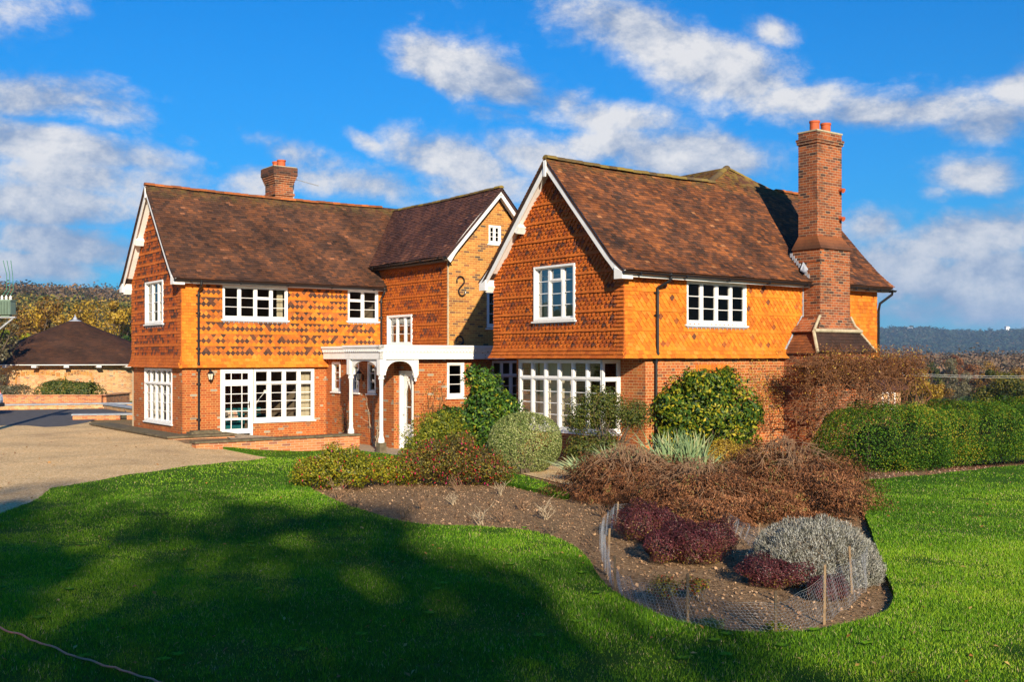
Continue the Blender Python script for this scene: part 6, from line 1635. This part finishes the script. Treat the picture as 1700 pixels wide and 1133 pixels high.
# ================================================================== WIRE FENCE
fr = empty('wire_fence', (*at(1142, 1044), 0), 0, 'low chicken-wire fence on wooden stakes ringing the near end of the bed', 'fence')
FO = Vector(fr.location)
def fpt(x, y, h): X, Y = at(x, y); return Vector((X, Y, h)) - Vector((FO.x, FO.y, 0))
STK = [(1008, 955, .54, .03), (1022, 982, .38, -.01), (1024, 866, .30, .02), (1147, 868, .33, 0), (1209, 880, .24, .01), (1258, 893, .20, .03), (1142, 1046, .52, 0), (1288, 1060, .42, 0), (1368, 1036, .56, .01), (1415, 985, .50, -.03)]
for (x, y, h, ln_) in STK:
    b_ = fpt(x, y, -.1); q = MB(); t = b_ + Vector((ln_, .01, h + .1)); q.hexa([b_ + Vector(v) for v in ((-.012,-.009,0),(.012,-.009,0),(.012,.01,0),(-.012,.01,0))] + [t + Vector(v) for v in ((-.012,-.009,0),(.012,-.009,.006),(.012,.01,.004),(-.012,.01,-.004))])
    q.build('stake', [M['WOOD']], fr)
loop = [(1024, 866, .25), (1000, 905, .30), (1006, 950, .36), (1022, 980, .20), (1060, 1012, .24), (1142, 1046, .42), (1210, 1058, .30), (1288, 1061, .30), (1340, 1050, .38), (1368, 1036, .46), (1410, 1010, .46), (1440, 975, .42), (1425, 940, .36)]
loop2 = [(1400, 948, .30), (1330, 925, .26), (1260, 912, .26), (1235, 900, .24), (1209, 882, .22), (1147, 870, .26), (1090, 864, .20), (1024, 866, .25)]
nets = MB()
def net(loop_):
    pts = [(fpt(x, y, 0.02), h) for x, y, h in loop_]
    # Catmull resample by arc length
    P_, Hh, S = [], [], [0]
    for i in range(len(pts) - 1):
        p0 = pts[max(i - 1, 0)][0]; p1, h1_ = pts[i]; p2, h2_ = pts[i + 1]; p3 = pts[min(i + 2, len(pts) - 1)][0]
        for j in range(24):
            t = j / 24; q = .5 * ((2 * p1) + (p2 - p0) * t + (2 * p0 - 5 * p1 + 4 * p2 - p3) * t * t + (3 * p1 - p0 - 3 * p2 + p3) * t ** 3); P_.append(q); Hh.append(h1_ + (h2_ - h1_) * t)
    P_.append(pts[-1][0]); Hh.append(pts[-1][1])
    for i in range(1, len(P_)): S.append(S[-1] + (P_[i] - P_[i - 1]).length)
    T = S[-1]
    def f(s, z):
        s = min(max(s, 0), T); i = min(max(np.searchsorted(S, s) - 1, 0), len(S) - 2); t = (s - S[i]) / max(S[i + 1] - S[i], 1e-6)
        p = P_[i].lerp(P_[i + 1], t); h = Hh[i] + (Hh[i + 1] - Hh[i]) * t
        w = .018 * math.sin(s * 9 + z * 5) + .012 * math.sin(s * 23 + z * 17)
        return p + Vector((w, w * .6, z * h / .42 + .01 * math.sin(s * 13)))
    c = .042; hh = .42
    cols = int(T / c); rows = int(hh / (c * .87))
    ra = .0011
    for i in range(cols):
        for j in range(rows):
            s0 = i * c; z0 = j * c * .87; o_ = (j % 2) * c / 2
            a = f(s0 + o_, z0); b_ = f(s0 + o_, z0 + c * .5); l = f(s0 + o_ - c / 2, z0 + c * .87); rgt = f(s0 + o_ + c / 2, z0 + c * .87)
            for (p, q) in ((a, b_), (b_, l), (b_, rgt)):
                nets.tube([p, q], ra, 3, cap=False)
    for zt_ in (0, hh): nets.tube([f(T * i / 140, zt_) for i in range(141)], .0013, 3, cap=False)
net(loop); net(loop2)
nets.build('wire_netting', [M['GALV']], fr)

# hose across the lawn corner
mb = MB(); hp_ = [(-260, 1000), (-80, 1026), (0, 1052), (60, 1073), (130, 1098), (200, 1117), (262, 1136), (330, 1160), (420, 1200)]
pts = []
for x, y in hp_: X, Y = at(x, y, .06); pts.append(Vector((X, Y, lawn_z(X, Y) + .03)))
sm = []
for i in range(len(pts) - 1):
    for j in range(8): sm.append(pts[i].lerp(pts[i + 1], j / 8) + Vector((0, .01 * math.sin(i * 8 + j), .006 * math.sin(j * 1.3 + i))))
mb.tube(sm, .0085, 8); o = mb.build('garden_hose', [plain('orange_hose', (.75, .22, .13), .5, .1, 6, .4)], None); tag(o, 'thin orange hose lying across the lawn in the near left corner', 'hose')

# ================================================================== UTILITY POLE, CABLES, CAR
ux, uy = -18.1, 37.0
up = empty('utility_pole', (ux, uy, 0), 0, 'dark timber electricity pole with a transformer at the left edge', 'utility pole')
mb = MB(); mb.tube([(0, 0, -.5), (0, 0, 3), (0, 0, 6.0)], [.15, .14, .115], 12); mb.build('pole', [M['TWIG']], up)
mb = MB()
gm_ = plain('grey_green_enamel', (.17, .25, .19), .5, .1, 5, .4)
mb.box(.22, -.2, 4.05, .68, .2, 4.52)
for i in range(9): mb.box(.23 + i * .052, -.27, 4.08, .245 + i * .052, -.199, 4.50); mb.box(.23 + i * .052, .199, 4.08, .245 + i * .052, .27, 4.50)
mb.box(.20, -.22, 4.521, .70, .22, 4.56); mb.box(.30, -.1, 3.98, .60, .1, 4.049)
mb.build('transformer', [gm_], up)
mb = MB(); mb.box(-.3, -.06, 3.93, .78, .06, 3.98); mb.tube([(.70, 0, 3.93), (.10, 0, 3.45)], .03, 6); mb.build('bracket', [M['SLATE']], up)
mb = MB()
for i in range(3): mb.lathe((.30 + i * .15, 0, 4.56), [(.03, 0), (.05, .03), (.03, .06), (.05, .09), (.03, .12), (.01, .17)], 8)
for i in range(5): mb.lathe((.12, -.05, 2.9 + i * .1), [(.06, 0), (.11, .03), (.06, .07)], 10)
for x_ in (.05, .20): mb.lathe((x_, -.05, 5.95), [(.02, 0), (.04, .03), (.02, .08), (.04, .12), (.01, .16)], 8)
mb.build_each('insulator', [M['white']], up)
mb = MB(); wm_ = plain('green_wire_sleeve', (.10, .34, .24), .5, .1, 5, .3)
for i in range(3):
    pts = [(.32 + i * .14, 0, 4.72), (.55 + i * .12, -.2, 4.9), (.75 + i * .10, -.6, 5.4), (.82 + i * .13, -1.0, 5.85)]; mb.tube(pts, .012, 5)
mb.tube([(.12, -.06, 3.8), (.13, -.05, 5.9)], .012, 5)
mb.build_each('jumper_wire', [wm_], up)
for k_, (yy, lb) in enumerate(((619, 'upper thin cable crossing the view at the right'), (622, 'lower thin cable crossing the view at the right'))):
    A = pt(1480, yy, 62); B = pt(1850, yy - 1, 62); mb = MB(); pts = [A.lerp(B, i / 16) + Vector((0, 0, -.22 * math.sin(math.pi * i / 16))) for i in range(17)]
    mb.tube(pts, .008, 5); o = mb.build('overhead_cable', [M['GALV']], None); tag(o, lb, 'cable', 'overhead cables')
for (x_, lb) in ((1475, 'cable pole hidden behind the tangled climber'), (1850, 'cable pole standing beyond the right edge')):
    A = pt(x_, 620, 62); mb = MB(); gh = ground_h(A.x, A.y); mb.tube([(A.x, A.y, gh - .5), (A.x, A.y, A.z + .3)], [.13, .10], 8); mb.box(A.x - .4, A.y - .05, A.z - .1, A.x + .4, A.y + .05, A.z); o = mb.build('cable_pole', [M['TWIG']], None); tag(o, lb, 'utility pole', 'cable poles')
# white car: only its tail shows at the left edge
car = empty('parked_car', (-24.98, 46.6, 0.02), 0, 'white car at the left edge with only its tail in view', 'car')
cp = plain('white_car_paint', (.72, .73, .74), .25, .02, 3, .6); dark = plain('dark_trim', (.02, .02, .022), .4, .1, 4, .4)
prof = [(-2.1, .35), (-2.15, .60), (-1.95, .82), (-1.2, .98), (-.6, 1.38), (.2, 1.50), (1.2, 1.47), (1.85, 1.30), (2.12, .98), (2.24, .90), (2.28, .62), (2.22, .36), (1.9, .28), (-1.9, .28)]
mb = MB(); NW = 6
def ring_at(yo, sc): return [(x, yo, .28 + (z - .28) * (sc if z > .9 else 1)) for x, z in prof]
ys_ = [(-.86, .90, .94), (-.78, .97, .985), (-.5, 1, 1), (.5, 1, 1), (.78, .97, .985), (.86, .90, .94)]
rings = [[(x * sx_, y_, .28 + (z - .28) * s_2) for x, z in prof] for (y_, s_2, sx_) in ys_]
for a, b_ in zip(rings[:-1], rings[1:]):
    for i in range(len(prof)): j = (i + 1) % len(prof); mb.quad(a[i], a[j], b_[j], b_[i])
mb.poly(rings[0]); mb.poly(list(reversed(rings[-1]))); mb.build('body', [cp], car)
mb = MB()
for s in (-1, 1):
    y_ = s * .862
    mb.poly([(-1.05, y_, .98), (-.55, y_ * .995, 1.27), (.1, y_ * .99, 1.33), (.1, y_, .96)]); mb.poly([(.16, y_, .96), (.16, y_ * .99, 1.33), (1.1, y_ * .99, 1.30), (1.55, y_, 1.02)])
mb.poly([(1.90, -.62, 1.24), (1.90, .62, 1.24), (2.13, .66, .99), (2.13, -.66, .99)]); mb.build_each('car_window', [dark], car)
mb = MB(); mb.box(2.18, -.80, .34, 2.30, .80, .52); mb.build('bumper', [dark], car)
rl = plain('red_lens', (.55, .01, .01), .2, .05, 4, .6)
for s in (-1, 1):
    q = MB(); q.hexa([(2.02, s*.86, .80), (2.25, s*.62, .80), (2.20, s*.60, .80), (1.98, s*.78, .80), (1.95, s*.855, 1.14), (2.13, s*.66, 1.14), (2.08, s*.62, 1.14), (1.92, s*.78, 1.14)]); q.build('tail_light', [rl], car)
for (x_, s) in ((-1.35, -1), (-1.35, 1), (1.42, -1), (1.42, 1)):
    w_ = empty('wheel', (x_, s * .78, .32)); w_.parent = car
    q = MB(); n = 20
    def disc(r0, y0, y1): return [[(r0 * math.cos(2*math.pi*i/n), y, r0 * math.sin(2*math.pi*i/n)) for i in range(n)] for y in (y0, y1)]
    A, B = disc(.33, -.10, .10)
    for i in range(n): q.quad(A[i], A[(i+1)%n], B[(i+1)%n], B[i])
    q.poly(A); q.poly(list(reversed(B))); q.build('tyre', [M['RUBBER']], w_)
    q = MB(); A, B = disc(.20, -.115, .115)
    for i in range(n): q.quad(A[i], A[(i+1)%n], B[(i+1)%n], B[i])
    q.poly(A); q.poly(list(reversed(B))); q.build('rim', [M['GALV']], w_)

# things seen through the windows
def place(mb, name, mats, label, cat, a, b_, z, group=None):
    o = mb.build(name, mats, None); o.matrix_world = H @ Matrix.Translation((a, b_, z)); tag(o, label, cat, group); return o
def curtain(label, plane, u0, u1, z0, z1, back=.28):
    mb = MB(); n = 40; prev = None
    for i in range(n + 1):
        u = u0 + (u1 - u0) * i / n; d = back + .035 * math.sin(i * 1.35) + .01 * math.sin(i * .7)
        a = ((u, plane[1] + d, z0), (u, plane[1] + d, z1)) if plane[0] == 'S' else ((plane[1] + d, u, z0), (plane[1] + d, u, z1))
        if prev: mb.quad(prev[0], a[0], a[1], prev[1])
        prev = a
    o = mb.build('curtain', [M['CURT']], None, smooth=True); o.matrix_world = H.copy(); tag(o, label, 'curtain', 'cream curtains in the windows')
curtain('cream curtain at the right of the wide left-wing window', ('S', BL), -1.98, -1.62, .3, 2.1)
curtain('cream curtain in the left part of the gable-end window', ('W', BLW), 17.0, 17.75, .3, 2.1)
curtain('cream curtain at the near edge of the gable-end window', ('W', BLW), 15.9, 16.2, .3, 2.1)
curtain('cream curtain near the left end of the bay', ('W', .12), 3.1, 3.9, .5, 2.4)
curtain('cream curtain in the middle of the bay', ('W', .12), 2.6, 3.0, .5, 2.4)
curtain('patterned curtain at the right of the upper left-wing window', ('S', LY0), -2.85, -2.64, 3.8, 4.9)
curtain('pale curtain left of the right gable upper window', ('W', 0.), 3.3, 3.57, 3.5, 5.0)
teal = plain('teal_fabric', (.01, .12, .14), .8, .15, 6, .2)
for (a, b_, lb) in ((-4.4, 14.75, 'teal sofa arm behind the glazed door'), (-3.45, 14.9, 'teal armchair behind the wide window')):
    mb = MB(); mb.box(-.42, -.2, .05, .42, .5, .42); mb.box(-.42, .35, .421, .42, .55, .86); mb.box(-.42, -.2, .421, -.30, .349, .62); mb.box(.30, -.2, .421, .42, .349, .62)
    place(mb, 'armchair', [teal], lb, 'chair', a, b_, -.05, 'teal chairs inside the left wing')
mb = MB(); rb = random.Random(4); x = -.2
for i in range(7): w_ = .03 + rb.random() * .03; mb.hexa([(x, 0, 0), (x + w_, 0, 0), (x + w_, .2, 0), (x, .2, 0), (x - .06, 0, .26), (x + w_ - .06, 0, .26), (x + w_ - .06, .2, .26), (x - .06, .2, .26)], rb.random()); x += w_ + .004
bk = leaf_mat('book_spines', [(0, (.6, .58, .5)), (.4, (.6, .2, .08)), (.7, (.2, .35, .3)), (1, (.7, .5, .35))], trans=0)
place(mb, 'books', [bk], 'leaning row of pale and orange books behind the glazed door', 'books', -4.3, 14.45, .52)
mb = MB(); mb.tube([(0, 0, 0), (.02, 0, .06), (.22, 0, .38), (.42, -.05, .62)], .012, 6); mb.lathe((.44, -.05, .58), [(.02, .12), (.06, .10), (.09, .0), (.07, .0)], 14); mb.lathe((0, 0, -.02), [(.08, 0), (.08, .02), (.02, .03)], 14)
place(mb, 'desk_lamp', [M['white']], 'white angled desk lamp behind the wide left-wing window', 'lamp', -3.6, 14.6, .75)
mb = MB(); mb.box(-.6, 0, .70, 1.5, .5, .74)
for xx in (-.55, 1.4): mb.box(xx, .05, 0, xx + .06, .11, .70); mb.box(xx, .4, 0, xx + .06, .46, .70)
place(mb, 'desk', [M['FLOORIN']], 'dark desk under the wide left-wing window', 'desk', -3.4, 14.35, -.03)
# ================================================================== TREES AND DISTANCE
def make_tree(name, label, cat, X, Y, h, cr, seed, mat, n=5000, leaf=.28, trunk_h=.3, group=None, bare_=0., clumps=26, z=None, squash=.85, base=None, shellr=.5):
    z0 = ground_h(X, Y) if z is None else z
    root = empty(name, (X, Y, z0), 0, label, cat, group)
    if base is not None:
        for ch_ in base.children:
            c = ch_.copy(); COL.objects.link(c); c.parent = root
        return root
    r = np.random.default_rng(seed); rr = random.Random(seed); mb = MB()
    th = h * trunk_h; cz = th + (h - th) * .5; rz_ = (h - th) * .5 * 1.05
    mb.tube([(0, 0, -.6), (0, 0, th * .5), (rr.gauss(0, .1), rr.gauss(0, .1), th), (rr.gauss(0, .3), rr.gauss(0, .3), cz + rz_ * .4)], [h * .032, h * .024, h * .018, h * .005], 8)
    C = []
    for i in range(clumps):
        u = rr.random(); ph = rr.random() * 6.283; el_ = math.asin(2 * rr.random() - 1); R_ = (.55 + .42 * rr.random())
        c = Vector((cr * R_ * math.cos(ph) * math.cos(el_), cr * R_ * math.sin(ph) * math.cos(el_), cz + rz_ * R_ * math.sin(el_)))
        C.append(c); s0 = Vector((0, 0, th * (.7 + .5 * rr.random()))); mid = s0.lerp(c, .5) + Vector((0, 0, .06 * h))
        mb.tube([s0, mid, c], [h * .011, h * .007, h * .002], 5, cap=False)
        for _ in range(3): e = c + Vector((rr.gauss(0, 1), rr.gauss(0, 1), rr.gauss(.4, .8))) * cr * .24; mb.tube([mid.lerp(c, .6), e], [h * .004, h * .001], 3, cap=False)
    mb.build('trunk', [M['BARK']], root)
    m_ = int(n * (1 - bare_)); ci = r.integers(0, clumps, m_); Ca = np.array([list(c) for c in C])
    D = r.normal(size=(m_, 3)); D /= np.linalg.norm(D, axis=1, keepdims=True)
    rad = cr * (.26 + .14 * np.sin(ci * 2.3)) * (1 - shellr * r.random(m_) ** 1.5) * (1 + .35 * lump(D + Ca[ci] * .3, seed, 1.2))
    P = Ca[ci] + D * rad[:, None] * np.array([1, 1, squash])
    cs = np.sin(ci * 5.7) * .22
    V, q = leaf_arrays(P, D + r.normal(size=(m_, 3)) * .6, leaf * (.6 + .8 * r.random(m_)), leaf * .62, np.clip(r.random(m_) * .8 + .12 + cs, 0, 1), None, r)
    quads_obj('crown', V, q, LM[mat], root)
    return root
def tx(x, Y): return (x - 850) / 1760 * Y
TG = 'trees beyond the roundhouse'
spec = [ # px, distance, height by top pixel, radius, mat, label
 (-14, 58, 425, 1.9, 'greyish', 'half-bare tree behind the electricity pole', 2200, .16, 'small_tree'),
 (28, 92, 560, 4.2, 'darkoak', 'dark yellow-green tree just right of the pole, low behind the round roof', 5200, .30, 'broad_tree'),
 (52, 128, 484, 7.0, 'autumn', 'tall golden-brown tree left of the round roof peak', 6500, .42, 'broad_tree'),
 (98, 150, 488, 8.0, 'golden', 'orange-yellow tree right behind the round roof peak', 6500, .48, 'broad_tree'),
 (150, 165, 508, 7.5, 'greyish', 'grey-green leafless tree right of the round roof peak', 6500, .46, 'broad_tree'),
 (192, 140, 486, 6.6, 'golden', 'bright yellow tree beside the left gable', 6500, .42, 'broad_tree'),
 (205, 96, 545, 4.6, 'darkgreen', 'dark green evergreen touching the left gable end', 6000, .30, 'evergreen_tree'),
 (232, 150, 478, 7.0, 'darkoak', 'olive tree mostly hidden behind the left gable', 5000, .46, 'broad_tree'),
 (10, 110, 530, 5.0, 'yellowgreen', 'yellowish tree low behind the pole and transformer', 5000, .34, 'broad_tree'),
 (-60, 120, 480, 7.0, 'autumn', 'golden tree outside the left edge', 4000, .42, 'broad_tree'),
 (128, 118, 540, 5.0, 'darkoak', 'low olive tree peeping over the round roof peak', 5000, .36, 'broad_tree'),
]
for i, (px_, D_, yt, cr, mt, lb, n, lf, nm) in enumerate(spec):
    X, Y = tx(px_, D_), D_; z0 = ground_h(X, Y); h = (2.55 + (594 - yt) / 1760 * D_ - z0) * .88
    make_tree(nm, lb, 'tree', X, Y, h, cr * .82, 200 + i, mt, n, lf, .18, TG)
TR = 'trees in the valley beyond the hedge'
spec = [
 (1674, 85, 590, 2.75, 'darkoak', 'big dense olive-green oak at the right beyond the hedge', 17000, .19, .10, 'oak_tree'),
 (1518, 95, 584, 2.2, 'golden', 'orange-brown tree just right of the tangled climber', 10000, .19, .1, 'broad_tree'),
 (1554, 120, 622, 1.9, 'autumn', 'lower golden tree in front of the pale feathery one', 7000, .20, .1, 'broad_tree'),
 (1580, 150, 588, 2.3, 'greyish', 'pale feathery grey-green tree in the valley centre', 8000, .22, .15, 'broad_tree'),
 (1606, 200, 594, 3.1, 'russet', 'russet tree behind the pale feathery tree', 7000, .30, .15, 'broad_tree'),
 (1583, 300, 582, 3.0, 'russet', 'small round reddish tree standing above the others', 5000, .42, .15, 'broad_tree'),
 (1640, 190, 592, 3.0, 'autumn', 'brown tree rising left of the big oak', 7000, .28, .12, 'broad_tree'),
 (1716, 180, 590, 3.5, 'autumn', 'brown tree rising right of the big oak', 6000, .30, .12, 'broad_tree'),
 (1540, 180, 597, 2.8, 'darkoak', 'olive tree behind the orange-brown tree', 6000, .28, .12, 'broad_tree'),
 (1497, 160, 600, 2.5, 'russet', 'dark russet tree at the edge of the chimney corner', 6000, .26, .12, 'broad_tree'),
 (1614, 140, 648, 1.3, 'darkgreen', 'short green bush-like tree left of the big oak', 4500, .16, .1, 'small_tree'),
 (1800, 90, 594, 3.2, 'oak', 'another oak outside the right edge', 6000, .22, .1, 'oak_tree'),
]
for i, (px_, D_, yt, cr, mt, lb, n, lf, tk, nm) in enumerate(spec):
    X, Y = tx(px_, D_), D_; z0 = ground_h(X, Y); h = (2.55 + (594 - yt) / 1760 * D_ - z0) * .88
    make_tree(nm, lb, 'tree', X, Y, h, cr, 240 + i, mt, n, lf, tk, TR)
# scrub behind the long hedge
X, Y = PX(1575, 745)
shrub('scrub_bush', 'straw-coloured twiggy scrub behind the hedge right of the climber', 'bush', X * 1.06, Y + 1.9, [(-.9,0,.8,1.0,.5,.75),(.2,0,.7,1.0,.5,.6)], 5000, .07, .02, 'gold', 86, shell=.8, rough=.3, stemmat='BARKP')
# trees behind the camera, whose shade falls over the lawn
spec = [(1.5, -29.0, 16.9, 4.4, 301, 'shade tree behind the viewpoint, leftmost of the low row', 5200, .42, 28, .5), (7.5, -28.5, 16.2, 4.2, 302, 'shade tree behind the viewpoint, second of the low row', 5200, .42, 28, .5),
        (13.5, -28.0, 14.4, 4.0, 303, 'shade tree behind the viewpoint, third of the low row', 5200, .40, 28, .5), (19.5, -28.5, 13.9, 3.8, 304, 'shade tree behind the viewpoint, rightmost of the low row', 5200, .40, 28, .5),
        (4.5, -33.0, 21.8, 4.0, 306, 'tall loose tree behind the viewpoint, left of the pair', 4200, .34, 22, .55), (9.0, -34.0, 21.6, 3.4, 307, 'tall loose tree behind the viewpoint, right of the pair', 3000, .34, 20, .55), (-4.5, -30.0, 19.0, 3.6, 308, 'tall loose tree far to the left behind the viewpoint', 3600, .34, 20, .5)]
for (X, Y, h, cr, sd, lb, nl, lf, cl_, th_) in spec:
    make_tree('shade_tree', lb, 'tree', X, Y, h, cr, sd, 'oak', nl, lf, th_, 'trees shading the near lawn', clumps=cl_)

# far woods: masses of crowns
def crowns(name, label, pts, sizes, mats_stops, seed, per=60, lf=.35, mixc=.85, tall=1.1, shell=.35):
    """many loose round crowns, each a shell of leaf clumps"""
    r = np.random.default_rng(seed); n = len(pts); C = np.repeat(np.array(pts), per, 0); S = np.repeat(np.array(sizes), per); m_ = n * per
    D = r.normal(size=(m_, 3)); D[:, 2] = np.abs(D[:, 2]) - .35; D /= np.linalg.norm(D, axis=1, keepdims=True)
    id_ = np.repeat(np.arange(n), per)
    rad = S * (1 - shell * r.random(m_) ** 1.6) * (1 + .26 * np.sin(D[:, 0] * 5 + id_ * 2.1) * np.sin(D[:, 2] * 6 + id_)) 
    P = C + D * rad[:, None] * np.array([1, 1, 1.]) * np.stack([np.ones(m_), np.ones(m_), np.repeat(tall * (.8 + .5 * r.random(n)), per)], 1)
    rn = np.clip(np.repeat(r.random(n), per) * mixc + r.random(m_) * (1.03 - mixc), 0, 1)
    V, q = leaf_arrays(P, D + r.normal(size=(m_, 3)) * .35, S * lf * (.7 + .6 * r.random(m_)), S * lf * .8, rn, None, r)
    m = leaf_mat(name + '_leaves', mats_stops, trans=0, rough=.9, spec=.05)
    o = quads_obj(name, V, q, m); tag(o, label, 'woodland', kind='stuff'); return o
r = np.random.default_rng(400)
AUT = [(0, (.015, .028, .012)), (.2, (.05, .045, .02)), (.4, (.14, .085, .04)), (.55, (.10, .085, .07)), (.7, (.24, .11, .03)), (.8, (.03, .05, .02)), (.9, (.15, .12, .08)), (1, (.32, .16, .03))]
pts, sz = [], []
for _ in range(4700):
    px_ = -620 + 980 * r.random(); D_ = 430 + 520 * r.random() ** .9
    X = tx(px_, D_); g_ = ground_h(X, D_)
    if D_ < 600 and 60 < px_ < 210 and r.random() < .93: continue      # the pale field below the wood
    s = 3.2 + 2.6 * r.random(); pts.append((X, D_, g_ + s * .6)); sz.append(s)
crowns('hill_wood', 'autumn woodland covering the hill at the left', pts, sz, AUT, 401, 90, .30, .72, 1.15, .5)
pts, sz = [], []
for _ in range(1750):
    px_ = -520 + 820 * r.random(); D_ = 190 + 240 * r.random(); X = tx(px_, D_); s = 3.2 + 2.5 * r.random(); pts.append((X, D_, ground_h(X, D_) + s * .8)); sz.append(s)
crowns('slope_wood', 'yellow and brown trees on the lower slope at the left', pts, sz, [(0, (.025, .05, .012)), (.25, (.07, .09, .02)), (.45, (.16, .14, .03)), (.6, (.30, .20, .03)), (.7, (.05, .08, .02)), (.85, (.34, .20, .03)), (1, (.15, .14, .09))], 402, 130, .22, .65, 1.15, .55)
pts, sz = [], []
for _ in range(8500):
    px_ = 1340 + 750 * r.random(); D_ = 330 + 1300 * r.random() ** 1.4
    if math.sin(D_ * .017 + px_ * .006 + 2 * math.sin(px_ * .013)) > .25: continue
    X = tx(px_, D_); s = (2.0 + 2.6 * r.random()) * (1 + D_ / 1800); pts.append((X, D_, ground_h(X, D_) + s * .8)); sz.append(s)
crowns('valley_wood', 'belts of bare and russet trees across the valley floor', pts, sz, [(0, (.05, .05, .03)), (.3, (.12, .09, .055)), (.6, (.17, .10, .06)), (.85, (.20, .15, .10)), (1, (.22, .10, .04))], 403, 80, .20, .55, 1.15, .45)
pts, sz = [], []
for _ in range(9500):
    px_ = 1300 + 820 * r.random(); D_ = 1900 + 1150 * r.random(); X = tx(px_, D_); s = 7 + 6 * r.random(); pts.append((X, D_, ground_h(X, D_) + s * .3)); sz.append(s)
crowns('ridge_wood', 'dark woodland covering the far ridge at the right', pts, sz, [(0, (.012, .03, .02)), (.5, (.022, .042, .028)), (.85, (.05, .05, .03)), (1, (.09, .06, .03))], 404, 26, .6)
for (px_, py_, s, lb) in ((1510, 547.0, 1.1, 'white house on the crest of the far ridge behind the chimney'), (1672, 543, .8, 'white house on the far ridge near the right edge'), (1491, 548, .6, 'small white cottage left of the larger house on the far ridge')):
    D_ = 2620; X = tx(px_, D_); Z = 2.55 + (594 - py_ - 2) / 1760 * D_
    hs_ = empty('far_house', (X, D_, Z - 3), .3, lb, 'house', 'white houses on the far ridge'); q = MB(); q.box(-7 * s, -4 * s, -20, 7 * s, 4 * s, 7 * s); q.build('wall', [M['white']], hs_)
    q = MB(); q.prism([(-7.5 * s, -4.5 * s, 7.01 * s), (-7.5 * s, 4.5 * s, 7.01 * s), (-7.5 * s, 0, 10 * s)], (15 * s, 0, 0)); q.build('roof', [M['SLATE']], hs_)

# air between here and the far ridge
if HAZE:
    mb = MB(); mb.box(-4700, -4700, -40, 4700, 4700, 175)
    hz, gg, b, o_ = newmat('air'); gg.N.remove(b)
    pv_ = gg.node('ShaderNodeVolumePrincipled'); pv_.inputs['Color'].default_value = (.42, .66, 1.0, 1); pv_.inputs['Density'].default_value = HAZE; pv_.inputs['Anisotropy'].default_value = 0.0
    gg.L.new(pv_.outputs[0], o_.inputs['Volume'])
    o = mb.build('haze', [hz], None); tag(o, 'thin blue air haze', 'haze', kind='stuff')
